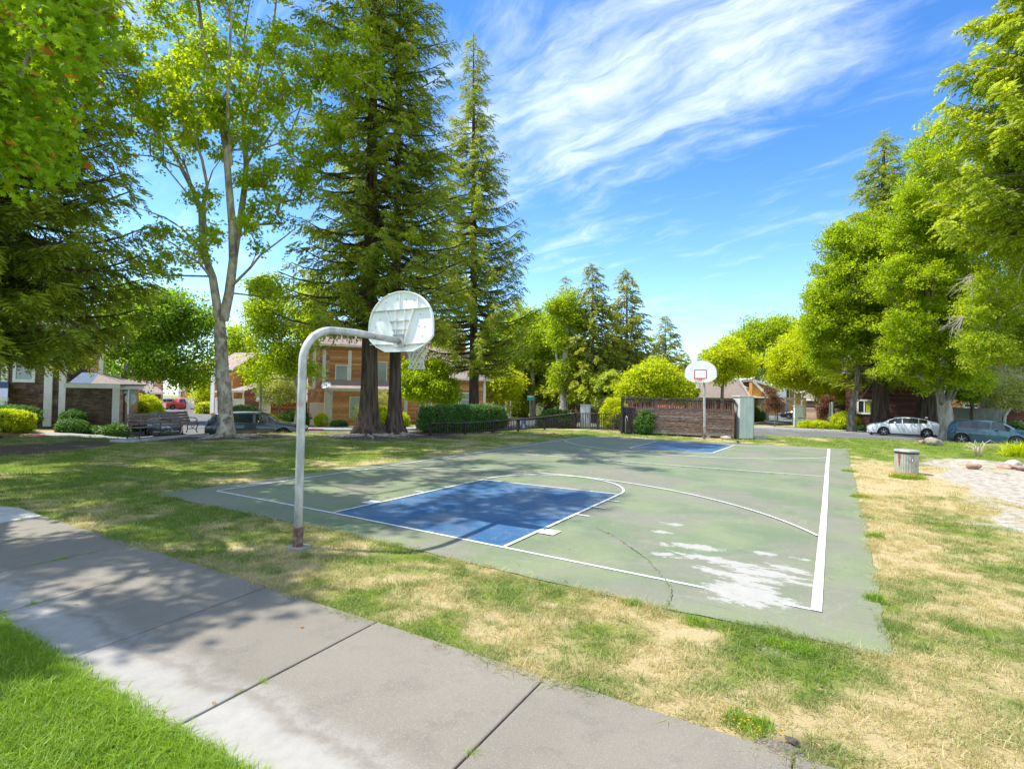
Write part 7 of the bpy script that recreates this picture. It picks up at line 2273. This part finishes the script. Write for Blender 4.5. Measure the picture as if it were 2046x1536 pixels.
leaftree('street_tree', 'broad yellow-green tree above the enclosure left of the far backboard', 'tree', (1310, 830), 44, [[(1310, 832), (1308, 800), (1306, 775)], [(1306, 775, 0), (1280, 755, 0)], [(1306, 775, 0), (1336, 755, 0)]], [(1300, 762, 44, 24), (1275, 775, 26, 16), (1342, 772, 32, 20), (1312, 742, 26, 14), (1258, 782, 14, 10), (1360, 785, 16, 10)], 150, 8, .7, 'yellow_twig', (m_bark,), .24, 'street trees', 17, siz=(1.1, 1.7))
leaftree('street_tree', 'yellow-green tree with a dark stem just right of the far backboard', 'tree', (1443, 830), 56, [[(1443, 830), (1443, 795), (1444, 765)], [(1444, 765, 0), (1460, 730, 0)]], [(1450, 718, 34, 26), (1436, 748, 22, 16), (1480, 728, 20, 20), (1430, 725, 18, 20), (1458, 696, 20, 14)], 90, 8, .9, 'yellow_twig', (m_bark,), .2, 'street trees', 18, siz=(1.3, 2.0))
leaftree('street_tree', 'mid green tree with irregular top behind the steep brown roof', 'tree', (1520, 830), 86, [[(1520, 830), (1516, 780), (1512, 740)], [(1512, 740, 0), (1545, 700, 0), (1560, 680, 0)]], [(1500, 680, 32, 26), (1545, 672, 44, 30), (1520, 720, 50, 34), (1580, 655, 32, 22), (1500, 650, 9, 10), (1490, 700, 22, 22)], 130, 7, 1.6, 'green_twig', (m_palebark,), .5, 'street trees', 19, siz=(2.0, 3.0))
leaftree('street_tree', 'big spreading yellow-green tree over the carport and notice board', 'tree', (1672, 842), 56, [[(1655, 842), (1655, 800), (1650, 770)], [(1650, 770, 0), (1620, 735, 0), (1590, 720, 0)], [(1650, 770, 0), (1665, 720, .5), (1670, 690, .5)]], [(1610, 720, 60, 52), (1650, 690, 58, 46), (1596, 758, 30, 24), (1660, 766, 44, 34), (1560, 735, 30, 36), (1625, 655, 38, 24), (1700, 740, 36, 50)], 260, 9, .9, 'yellow_twig', (m_bark,), .28, 'street trees', 20, siz=(1.2, 1.9))
leaftree('crooked_maple', 'forked maple with a crooked dark trunk left of the white car', 'tree', (1703, 863), 44, [[(1703, 862), (1700, 830), (1704, 805), (1712, 780)], [(1706, 805, 0), (1722, 795, .2), (1745, 760, .4), (1768, 735, .6), (1785, 715, .7)], [(1712, 780, 0), (1714, 750, 0), (1715, 700, 0), (1718, 640, .3)], [(1714, 750, 0), (1690, 725, -.4), (1668, 708, -.7), (1640, 700, -1)]],
    [(1680, 640, 70, 52), (1660, 590, 55, 38), (1720, 560, 78, 52), (1700, 500, 52, 44), (1740, 470, 48, 40), (1735, 620, 58, 60), (1770, 560, 50, 70), (1672, 470, 26, 28), (1740, 690, 50, 40), (1650, 650, 40, 34), (1625, 600, 20, 14), (1648, 540, 18, 14), (1645, 620, 34, 40), (1655, 700, 40, 44)], 290, 9, 1.05, 'maple_twig', (m_bark,), .30, None, 21, siz=(1.1, 1.7), dscale=.7, shell=.35)
leaftree('maple_tree', 'large spreading maple with a thick pale forked trunk on the right lawn', 'tree', (1893, 880), None, [[(1893, 880), (1892, 845), (1890, 812), (1888, 800)], [(1884, 806, 0), (1878, 780, -.2), (1874, 750, -.3), (1868, 700, -.5), (1860, 640, -.8)], [(1890, 800, 0), (1902, 770, 0), (1905, 730, 0), (1908, 660, .2), (1905, 560, .3), (1900, 470, .3), (1895, 420, 0)], [(1900, 800, 0), (1914, 775, .4), (1922, 740, .8), (1935, 700, 1.2), (1950, 650, 1.6)]],
    [(1880, 390, 80, 62), (1870, 320, 52, 44), (1820, 460, 60, 52), (1900, 470, 70, 60), (1850, 560, 80, 64), (1930, 560, 60, 70), (1820, 640, 66, 54), (1900, 670, 70, 50), (1950, 400, 60, 60), (1800, 720, 48, 34), (1850, 740, 58, 36), (1780, 560, 40, 50), (1870, 262, 22, 14), (1820, 400, 30, 30), (1935, 740, 40, 40)], 400, 9, .95, 'maple_twig', (m_palebark, m_bark), .47, None, 22, siz=(1.0, 1.5), flare=1.35, shell=.35)
conifer('dark_redwood', 'redwood spire rising behind the maples on the right', (1762, 850), 56, (1766, 262), 5.0, 'redwood_twig', m_redbark, .8, 8.5, 220, seed=50, sprays=.30, siz=(1.3, 1.9), prof=((0, .3, .6, .85, 1), (.8, 1.0, .62, .30, .06)), droop=.1, tipup=.5)
conifer('dark_redwood', 'broad-trunked redwood in front of the dark red house, behind the white car', (1852, 846), 43, (1856, 300), 5.0, 'redwood_twig', m_redbark, .62, 7.0, 150, seed=51, sprays=.26, siz=(1.0, 1.5))
conifer('dark_redwood', 'wide-footed redwood trunk between the yellow-curtained window and the white car', (1760, 852), 44.5, (1762, 420), 4.4, 'redwood_twig', m_redbark, .60, 4.2, 110, seed=52, sprays=.26, siz=(1.0, 1.5))
conifer('tall_conifer', 'tall light green conifer with layered boughs cut by the right edge', (2125, 890), 30, (2110, -260), 6.0, 'olive_twig', m_bark, .5, 11.5, 230, seed=53, sprays=.16, siz=(.95, 1.4), tipup=.6, droop=.10, prof=((0, .2, .45, .6, .8, 1), (.85, 1.0, .72, .50, .45, .15)))
leaftree('leafy_tree', 'pale olive-green leafy tree between the large maple and the right edge', 'tree', (2085, 880), 33, [[(2090, 880), (2080, 800), (2060, 700)], [(2060, 700, 0), (2030, 600, 0), (2010, 500, 0)], [(2060, 700, 0), (2000, 690, .5), (1970, 660, .8)]], [(1995, 440, 60, 70), (2030, 560, 70, 80), (1975, 610, 48, 56), (2000, 700, 66, 46), (2050, 330, 50, 80), (1960, 690, 34, 30), (1985, 350, 40, 50), (2060, 680, 40, 50)], 250, 9, .85, 'palegreen_twig', (m_palebark,), .30, None, 54, siz=(1.0, 1.5))
leaftree('small_tree', 'small crooked-stemmed tree with pink-tinged leaves at the right edge behind the teal car', 'tree', (2003, 850), 43, [[(2004, 850), (2007, 830), (2018, 815), (2028, 805)], [(2028, 805, 0), (2020, 785, 0), (2010, 780, 0)], [(2028, 805, 0), (2040, 790, 0)]], [(2015, 785, 34, 22), (2040, 770, 30, 26), (1995, 795, 20, 14), (2045, 800, 20, 12)], 90, 7, .55, 'pale_twig', (m_palebark,), .14, None, 23, siz=(1.0, 1.5))
leaftree('small_tree', 'thin dark-stemmed tree in front of the taupe fence', 'tree', (1942, 850), 46, [[(1942, 850), (1943, 815), (1940, 790)]], [(1930, 780, 30, 22), (1955, 770, 26, 22)], 40, 7, .8, 'deep_twig', (m_bark,), .16, None, 24, siz=(1.0, 1.5))
leaftree('plum_tree', 'small purple-leaved plum on a thin stake-like stem beside the dark driveway', 'tree', (1549, 846), 50, [[(1549.5, 846), (1549, 825), (1548, 805)]], [(1547, 800, 16, 14), (1540, 812, 14, 10), (1556, 812, 10, 12), (1540, 785, 9, 14)], 26, 5, .4, 'purple_twig', (m_bark,), .04, 'plum trees', 25, siz=(1.0, 1.5), flare=1.1)
leaftree('plum_tree', 'dusky pink plum bush left of the slim white signpost', 'tree', (1650, 846), 50, [[(1650, 846), (1649, 832), (1648, 820)]], [(1648, 808, 12, 14), (1645, 825, 10, 10), (1655, 800, 8, 8)], 22, 5, .4, 'purple_twig', (m_bark,), .05, 'plum trees', 26, siz=(1.0, 1.4), flare=1.1)
# far tree line closing the gaps between houses
for i, (px, t, y, rx, ry, ts, lb) in enumerate(((150, 120, 730, 120, 50, 'deep_twig', 'dark distant trees behind the left houses'), (480, 130, 740, 70, 40, 'deep_twig', 'distant green tree over the garages'), (700, 120, 700, 120, 60, 'green_twig', 'distant trees behind the orange house'), (860, 110, 690, 60, 50, 'green_twig', 'distant light tree behind the redwood gap'), (1010, 120, 690, 60, 60, 'deep_twig', 'distant dark tree left of the street sign'), (1180, 120, 730, 70, 50, 'deep_twig', 'distant dark trees behind the dark brown house'), (1330, 130, 755, 60, 28, 'deep_twig', 'distant low trees behind the enclosure'), (1420, 140, 765, 40, 22, 'green_twig', 'distant low tree right of the far hoop'), (1700, 100, 700, 110, 80, 'deep_twig', 'distant dark trees behind the crooked maple'), (1900, 90, 720, 120, 90, 'deep_twig', 'distant dark trees behind the large maple'), (2080, 90, 640, 90, 160, 'deep_twig', 'distant dark trees at the right edge'), (1620, 120, 790, 60, 30, 'green_twig', 'distant low green tree behind the carport'))):
    leaftree('distant_tree', lb, 'tree', (px, 800), t, [[(px, 815), (px, y + ry * .5)]], [(px, y, rx, ry), (px - rx * .5, y + ry * .4, rx * .5, ry * .5), (px + rx * .5, y + ry * .3, rx * .5, ry * .6)], 70, 7, 2.6, ts, (m_bark,), .5, 'distant trees closing the view', 70 + i, siz=(3.0, 4.6))
# bare dead sprays on the big maple
for i, (px, py, t) in enumerate(((1925, 560, 28.9), (1908, 640, 29.4))):
    o = MB(); c0 = D(px + 18, py - 8, t)
    rr = np.random.default_rng(i)
    for k in range(11):
        e1 = D(px + rr.uniform(-38, 18), py + rr.uniform(-10, 40), t + rr.uniform(-.6, .6)); mid = (c0 + e1) / 2 + rr.normal(0, .12, 3)
        o.tube([c0, mid, e1], [.022, .014, .005], 4, False)
        for q in range(3): o.tube([mid, mid + (e1 - mid) * .6 + rr.normal(0, .16, 3)], [.010, .004], 3, False)
    par_ = [b_ for b_ in bpy.data.objects if b_.get('label', '').startswith('large spreading maple' if px > 1800 else 'forked maple')][0]
    o.build('dead_branch', m_dead, par_)
# surface roots round the trunks
m_root = pm('pale_root', (.18, .155, .13), (.40, .36, .31), 8, .9, .01)
for (cx_, cy_, n_, L_) in ((-13.68, 12.56, 9, 2.4), (-17.6, 7.76, 6, 1.6), (-13.2, 13.9, 5, 1.4), (11.83, 33.6, 4, .9)):
    own = [b_ for b_ in bpy.data.objects if b_.parent is None and b_.get('category') == 'tree' and abs(b_.matrix_basis.translation.x - cx_) < .6 and abs(b_.matrix_basis.translation.y - cy_) < .6]
    if not own: continue
    for k in range(n_):
        a = 2 * math.pi * k / n_ + random.uniform(-.3, .3) ; pts_, rr = [], []
        x, y = cx_ + .4 * math.cos(a), cy_ + .4 * math.sin(a)
        for j in range(9):
            pts_.append((x, y, float(hgt(x, y)) + .05 - .012 * j + random.uniform(-.015, .02))); rr.append(max(.012, .085 * (1 - j / 9)))
            a += random.gauss(0, .35); x += L_ / 8 * math.cos(a); y += L_ / 8 * math.sin(a)
        MB().tube(pts_, rr, 6, False).build('root', m_root, own[0], smooth=True)

# ------------------------------------------------------------------ hedges and shrubs
def bush(label, px, t, rx, ry, rz, tset, n=260, nm='shrub', z0=0.0, core=None, siz=(.8, 1.3), box=False, rot=0.0, group=None, zc=None):
    g_ = GP(px, t) if not isinstance(px, np.ndarray) else px
    root = thing(nm, label, 'shrub' if nm != 'hedge' else 'hedge', g_, rot, group)
    r = np.random.default_rng(int(abs(g_[0] * 31 + g_[1] * 7)))
    P_ = []
    for k in range(n):
        v_ = r.normal(0, 1, 3); v_ /= np.linalg.norm(v_)
        if box:
            p = 4.5
            m_ = (abs(v_[0]) ** p + abs(v_[1]) ** p + abs(v_[2]) ** p) ** (1 / p); v_ = v_ / m_
        lump = 1 + (0 if box else .16) * math.sin(4 * v_[0] + n) * math.cos(5 * v_[1] + 3 * v_[2]) + (.03 if box else .0) * math.sin(9 * v_[0] + 4 * v_[2])
        v_ = v_ * lump * (r.uniform(.86, 1.05) if r.random() < .8 else r.uniform(.5, .9))
        P_.append((v_[0] * rx, v_[1] * ry, z0 + rz + v_[2] * rz))
    P_ = np.array(P_)
    P_ = P_[P_[:, 2] > .02]
    M4 = np.array(wm(root))
    W_ = P_ @ M4[:3, :3].T + M4[:3, 3]
    m_ = len(W_)
    scatter('foliage', W_, np.stack([r.normal(0, .7, m_), r.normal(0, .7, m_), r.random(m_) * 6.28], -1), r.uniform(*siz, m_), r.random(m_), tset, root, 'stuff')
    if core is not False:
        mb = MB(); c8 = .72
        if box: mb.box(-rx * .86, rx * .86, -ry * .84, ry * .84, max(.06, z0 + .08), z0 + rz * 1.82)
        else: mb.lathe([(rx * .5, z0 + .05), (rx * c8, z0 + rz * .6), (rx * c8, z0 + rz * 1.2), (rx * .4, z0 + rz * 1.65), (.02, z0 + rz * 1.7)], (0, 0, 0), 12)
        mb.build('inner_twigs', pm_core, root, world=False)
    if z0 > .1: MB().tube([(0, 0, -.05), (.02, 0, z0 + .2)], .04, 6).build('stem', m_bark, root, world=False)
    return root


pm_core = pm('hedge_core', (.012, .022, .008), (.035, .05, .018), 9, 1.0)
ha, hb = PT(848, 29.4), PT(1004, 34.0)
hc = (ha + hb) / 2; hl = np.linalg.norm(hb - ha); hz = float(hgt(*hc))
htop = float(CAM[2] + ray(925, 812)[2] * 31.0)
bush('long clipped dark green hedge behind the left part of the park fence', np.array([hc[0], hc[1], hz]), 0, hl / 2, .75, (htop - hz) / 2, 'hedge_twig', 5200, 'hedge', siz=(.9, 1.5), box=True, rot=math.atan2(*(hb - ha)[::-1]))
bush('yellow-green rounded shrub seen through the fence beside the enclosure', 1229, 35.6, .85, .8, 1.0, 'hedge_yellow_twig', 900, siz=(1.2, 2.0))
bush('dark vine-like bush behind the corner of the park fence', 1112, 38.5, 1.35, .7, .75, 'hedge_twig', 900, siz=(1.3, 2.2))
bush('round green shrub with orange young leaves in front of the enclosure', G(1288, 868), 0, .52, .48, .68, 'hedge_twig', 900, siz=(1.0, 1.6))
bush('orange-tinted leaves on the right side of the shrub by the enclosure', G(1302, 867), 0, .18, .2, .42, 'hedge_yellow_twig', 130, siz=(1.0, 1.5), z0=.22, core=False)
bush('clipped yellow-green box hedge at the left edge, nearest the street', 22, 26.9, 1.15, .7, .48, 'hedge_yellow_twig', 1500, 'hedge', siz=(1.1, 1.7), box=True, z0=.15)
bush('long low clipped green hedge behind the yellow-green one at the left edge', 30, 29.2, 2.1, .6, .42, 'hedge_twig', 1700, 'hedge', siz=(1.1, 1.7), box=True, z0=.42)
bush('dark mushroom-clipped shrub against the shingled garage wall', 150, 29.6, .55, .5, .28, 'hedge_twig', 420, siz=(1.2, 1.8), z0=.62)
bush('bright green strappy clump below the shingled garage', 147, 28.6, .72, .6, .36, 'hedge_twig', 500, siz=(1.3, 2.0))
bush('green strappy clump at the right corner of the shingled garage', 236, 28.9, .6, .5, .34, 'hedge_twig', 420, siz=(1.3, 2.0))
bush('low grey-green plants at the foot of the shingled garage', 200, 29.4, .9, .3, .22, 'hedge_twig', 260, siz=(1.2, 1.8), core=False)
bush('loose light green shrub behind the back of the stop sign', 292, 38, 1.1, .9, 1.0, 'hedge_yellow_twig', 700, siz=(1.6, 2.6), z0=.3)
bush('low dark green shrub beside the black sedan', 276, 36, .9, .8, .5, 'hedge_twig', 420, siz=(1.5, 2.4))
bush('dark rounded boxy shrub in front of the white garage door', 489, 50, 1.15, .8, .72, 'hedge_twig', 700, siz=(1.7, 2.6), box=True)
bush('bright green low shrub at the foot of the T post', 540, 46.5, .85, .7, .42, 'hedge_yellow_twig', 420, siz=(1.6, 2.4))
bush('dark green clipped shrub left of the hoop pole by the clapboard house', 592, 46, .95, .8, .6, 'hedge_twig', 560, siz=(1.6, 2.4), box=True)
bush('small round yellow-green shrub by the orange garage', 644, 44.8, .5, .45, .5, 'hedge_yellow_twig', 320, siz=(1.3, 2.0))
bush('low flowering plant beside the corner column', 657, 44.6, .5, .5, .38, 'pale_twig', 40, siz=(.5, .8), core=False)
bush('low green plants under the wide window of the orange house', 680, 44, .7, .5, .24, 'hedge_twig', 300, siz=(1.4, 2.2), core=False)
bush('rose bush with pink blooms in front of the framed window', 715, 45.2, .5, .45, .6, 'pale_twig', 55, siz=(.5, .9), core=False, z0=.55)
bush('yellow shrub glowing between the two redwood trunks', 763, 43.5, .95, .6, .85, 'hedge_yellow_twig', 800, siz=(1.5, 2.3))
bush('small yellow-green shrub just right of the slimmer redwood', 806, 43.5, .5, .45, .55, 'hedge_yellow_twig', 300, siz=(1.4, 2.2))
bush('tall loose pale shrub between the redwood trunks', 768, 46, .9, .6, 1.0, 'pale_twig', 90, siz=(.6, 1.1), core=False, z0=1.0)
bush('green hedge block right of the orange house', 976, 50, 1.5, .8, .8, 'hedge_twig', 700, 'hedge', siz=(1.7, 2.6), box=True)
bush('round yellow-green shrub before the cream fence', 1037, 63, 1.2, 1.0, .85, 'hedge_yellow_twig', 420, siz=(2.0, 3.0))
bush('bright green shrub left of the yellow-curtained window', 1689, 46.5, .95, .8, .75, 'hedge_yellow_twig', 520, siz=(1.6, 2.4))
bush('low green ground shrubs under the yellow-curtained window', 1728, 45.6, 1.3, .5, .25, 'hedge_twig', 420, siz=(1.5, 2.2), core=False)
bush('yellow-green ground plants by the notice board', 1630, 48, 1.3, .6, .35, 'hedge_yellow_twig', 380, siz=(1.5, 2.2), core=False)
bush('dark shrub left of the dark driveway behind the locker', 1512, 60, .9, .8, .8, 'hedge_twig', 320, siz=(1.8, 2.8))
bush('grey-green bush on the right pavement behind the teal car', 2030, 46, 1.4, .9, .6, 'hedge_twig', 400, siz=(1.6, 2.4))
bush('small clipped cube hedge up the side street', 412, 72, 1.1, .9, .7, 'hedge_yellow_twig', 300, 'hedge', siz=(2.0, 3.0), box=True)

# ================================================================== grass and small plants
twigset('tuft_green', [bladesme('tuft_green', L_grass, 40, .11, .062, .0056, 200 + k, 1.3) for k in range(5)])
twigset('tuft_far', [bladesme('tuft_far', L_grass, 40, .24, .06, .012, 210 + k, 1.5) for k in range(4)])
twigset('tuft_lush', [bladesme('tuft_lush', L_lush, 46, .10, .075, .0055, 220 + k, 1.1) for k in range(5)])
twigset('tuft_weed', [bladesme('tuft_weed', L_lush, 30, .06, .075, .006, 230 + k, .8) for k in range(3)])


def visible(x, y, margin=90):
    p, t = polar(x, y)
    yy = CY + F * (CAM[2] / np.maximum(t, .1))
    return (t > 1.0) & (p > -margin) & (p < W + margin) & (yy < H + 260)


def lawnpts(dens, x0, x1, y0, y1, tmin, tmax):
    n = int((x1 - x0) * (y1 - y0) * dens)
    x, y = rng.uniform(x0, x1, n), rng.uniform(y0, y1, n)
    p, t = polar(x, y)
    k = visible(x, y) & (t >= tmin) & (t < tmax)
    x, y = x[k], y[k]
    k = ~inpoly(x, y, COURT) & ~((y > -4.84) & (y < -2.86) & (x > -5.4)) & ~((y > -4.84) & (y < -2.90) & (x > -7.5)) & ~inpoly(x, y, [tuple(q) for q in padp])
    x, y = x[k], y[k]
    g, s, sd_ = zones(x, y)
    keep = rng.random(len(x)) > np.maximum(s * .93, sd_ * .90) + (1 - g) * .12
    keep &= ~((fbm(x + 3, y + 5, 1.6) > .66) & (g < .5) & (rng.random(len(x)) < .7))
    return x[keep], y[keep], g[keep]


def plant(name, x, y, g, ts, label, s0, s1, z=-.0, gvar=True):
    n = len(x)
    pts = np.stack([x, y, hgt(x, y) + z], -1)
    gg = np.clip((g - .5) * 2.4 + .5 + rng.normal(0, .20, n), 0, 1) if gvar else rng.random(n)
    o = scatter(name, pts, np.stack([rng.normal(0, .12, n), rng.normal(0, .12, n), rng.random(n) * 6.28], -1), rng.uniform(s0, s1, n), gg, ts, None, 'stuff')
    o['label'] = label
    return o


near = lambda x, y: y < -4.85
x, y, g = lawnpts(150, -5, 12, -9, 4, 1.0, 7.5)
k = near(x, y)
plant('grass', x[k], y[k], g[k], 'tuft_lush', 'lush bright green lawn in the lower left corner', .75, 1.25, gvar=False)
x1_, y1_, g1_ = lawnpts(260, -3, 6, -9, -4.84, 1.0, 6.5)
plant('grass', x1_, y1_, g1_, 'tuft_lush', 'thick lush green blades beside the path, lower left', .8, 1.3, gvar=False)
plant('grass', x[~k], y[~k], g[~k], 'tuft_green', 'short half-dry lawn between the path and the court, near the camera', .6, 1.05)
x, y, g = lawnpts(62, -12, 14, -9, 12, 7.5, 13)
plant('grass', x, y, g, 'tuft_green', 'short patchy lawn round the near end of the court', .75, 1.3)
x, y, g = lawnpts(16, -22, 16, -8, 24, 13, 22)
plant('grass', x, y, g, 'tuft_far', 'patchy lawn either side of the court', .6, 1.0)
x, y, g = lawnpts(6.5, -26, 24, -6, 42, 22, 33)
plant('grass', x, y, g, 'tuft_far', 'distant lawn up to the park edge', .8, 1.3)
# ragged fringe along paving edges
ex, ey = [], []
def fringe(pts, dens, w):
    for a, c in zip(pts, pts[1:]):
        a, c = np.array(a, float), np.array(c, float); L = np.linalg.norm(c - a); n = int(L * dens)
        f = rng.random(n); d = (c - a) / L; nn = np.array([d[1], -d[0]])
        q = a + np.outer(f, c - a) + np.outer(np.abs(rng.normal(0, w, n)), nn)
        ex.extend(q[:, 0]); ey.extend(q[:, 1])
fringe(COURT[:8], 55, .05); fringe(COURT[7:13], 40, .06); fringe([COURT[-1]] + [COURT[0]], 20, .05)
fringe([(9, -2.85), (-5.4, -2.85)][::-1], 40, .04)

ex, ey = np.array(ex), np.array(ey)
kk = visible(ex, ey) & (fbm(ex, ey, 2.2) > .42)
ex, ey = ex[kk], ey[kk]
gz_, _a, _b = zones(ex, ey)
plant('grass', ex, ey, np.clip(gz_ - .08, 0, 1), 'tuft_green', 'ragged grass fringe growing over the court and path edges', .5, 1.0)
fx, fy = [], []
for a in np.arange(-1.5, 6, .012): fx.append(a + rng.normal(0, .01)); fy.append(-4.87 + rng.normal(0, .022))
fx, fy = np.array(fx), np.array(fy)
plant('grass', fx, fy, np.ones(len(fx)), 'tuft_lush', 'lush blades leaning over the lower edge of the path', .7, 1.15)
# weeds in joints and cracks
wx, wy = [], []
for (a, c) in JX[:-2]:
    for k in range(26):
        f = rng.random() ** 1.2
        if fbm(np.array([a * 3 + f * 9.]), np.array([f * 5.]), .9)[0] > .57: wx.append(a + (c - a) * f + rng.normal(0, .012)); wy.append(-2.86 - 1.99 * f)
for cr in CRACKS[:2]:
    for p, q in zip(cr, cr[1:]):
        for k in range(int(np.linalg.norm(np.array(q) - p) * 2.2)):
            f = rng.random(); wx.append(p[0] + (q[0] - p[0]) * f); wy.append(p[1] + (q[1] - p[1]) * f)
wx, wy = np.array(wx), np.array(wy)
o = plant('weeds', wx, wy, np.ones(len(wx)), 'tuft_weed', 'tiny weeds sprouting from path joints and court cracks', .25, .75, .018)


def clump(name, label, cat, p, set_, n, rad, s0, s1, z=0.0):
    root = thing(name, label, cat, p)
    r = np.random.default_rng(int(abs(p[0] * 101)))
    a = r.random(n) * 6.28; q = rad * np.sqrt(r.random(n))
    P_ = np.stack([p[0] + q * np.cos(a), p[1] + q * np.sin(a) * .8, np.full(n, p[2]) + z], -1)
    scatter('leaves', P_, np.stack([r.normal(0, .2, n), r.normal(0, .2, n), r.random(n) * 6.28], -1), r.uniform(s0, s1, n), r.random(n), set_, root, 'stuff')
    return root, r


def flowers(root, p, n, rad, z0, z1, s_):
    mb = MB(); r = np.random.default_rng(5)
    for k in range(n):
        a = r.random() * 6.28; q = rad * math.sqrt(r.random()); c = np.array([p[0] + q * math.cos(a), p[1] + q * math.sin(a) * .8, p[2] + r.uniform(z0, z1)])
        mb.lathe([(s_ * .3, -s_ * .3), (s_, 0), (s_ * .7, s_ * .3)], tuple(c), 6)
    o = mb.build('blooms', L_flow, root); o['kind'] = 'stuff'


p = G(1497, 1450); rt, r_ = clump('weed_clump', 'green weed clump dotted with yellow flowers at the edge of the path', 'weed', p, 'tuft_weed', 34, .17, .6, 1.1); flowers(rt, p, 38, .22, .02, .07, .008)
p = G(1812, 955); rt, r_ = clump('weed_clump', 'yellow-flowered weeds at the foot of the trash can', 'weed', p, 'tuft_weed', 60, .42, 1.2, 2.2); flowers(rt, p, 110, .45, .04, .16, .018)
p = G(1720, 994); rt, r_ = clump('weed_clump', 'small yellow-flowered weed patch on the right edge of the court', 'weed', p, 'tuft_weed', 22, .20, .9, 1.6); flowers(rt, p, 50, .22, .03, .10, .014)
p = G(1698, 942); rt, r_ = clump('weed_clump', 'yellowish weed tuft by the court edge near half court', 'weed', p, 'tuft_weed', 16, .22, .9, 1.6); flowers(rt, p, 20, .3, .03, .10, .016)
for i, (px, py, s_) in enumerate(((1745, 1073, 1.1), (1560, 1292, .9), (1612, 1306, .9), (1747, 1200, 1.0), (1390, 1247, .8), (1262, 1208, .7))):
    clump('weed_clump', ('green weed tuft on the right court edge level with the arc', 'spiky grass tuft standing on the near court edge', 'leafy weed right of the spiky tuft on the near court edge', 'green tuft on the right court edge near its corner', 'small weed on the near court edge below the worn patch', 'smallest weed tuft on the near court edge')[i], 'weed', G(px, py), 'tuft_weed', 14, .09, s_ * .8, s_ * 1.5)
# dried ornamental stalks and strappy clump
twigset('strap_twig', [bladesme('strap_twig', L_yel, 40, .16, .62, .035, 240 + k, .9) for k in range(2)])
p = G(2036, 912); clump('strappy_plant', 'bright yellow-green strappy plant at the right edge beside the sandy patch', 'plant', p, 'strap_twig', 9, .4, .8, 1.2)
m_dead_s = pm('bleached_stalk', (.46, .38, .24), (.62, .54, .38), 10, .9)
p = G(1955, 912); st_ = thing('dried_plant', 'bleached dried plant with arching stalks on the sandy mound', 'plant', p)
rr = np.random.default_rng(8)
for k in range(13):
    a = rr.random() * 6.28; h_ = rr.uniform(.35, .72); l_ = rr.uniform(.15, .75)
    b0 = p + np.array([.10 * math.cos(a), .10 * math.sin(a), 0]); d = np.array([math.cos(a), math.sin(a), 0])
    MB().tube([b0, b0 + d * l_ * .2 + (0, 0, h_ * .8), b0 + d * l_ * .55 + (0, 0, h_), b0 + d * l_ + (0, 0, h_ * rr.uniform(.35, .8))], [.018, .014, .011, .005], 5).build('stalk', m_dead_s, st_, smooth=True) if k else None

# fallen leaves and straw scattered over the lawn
lx_, ly_ = [], []
x = rng.uniform(-6, 11, 900); y = rng.uniform(-2.8, 8, 900)
k = visible(x, y) & ((~inpoly(x, y, COURT)) | (rng.random(900) < .12))
mb = MB()
for a, c in zip(x[k], y[k]):
    s_ = random.uniform(.012, .03); th = random.random() * 6.28; z = float(hgt(a, c)) + (.035 if inpoly(np.array([a]), np.array([c]), COURT)[0] else .045)
    e = [(math.cos(th + q) * s_ * w_, math.sin(th + q) * s_ * w_) for q, w_ in ((0, 1), (1.4, .45), (3.14, 1), (4.6, .45))]
    mb.add([(a + e[0][0], c + e[0][1], z), (a + e[1][0], c + e[1][1], z + .008), (a + e[2][0], c + e[2][1], z + .002), (a + e[3][0], c + e[3][1], z + .01)], [(0, 1, 2, 3)])
o = mb.build('leaf_litter', m_dead_leaf, None, kind='stuff'); o['label'] = 'small dry leaves scattered over the lawn and court edge'
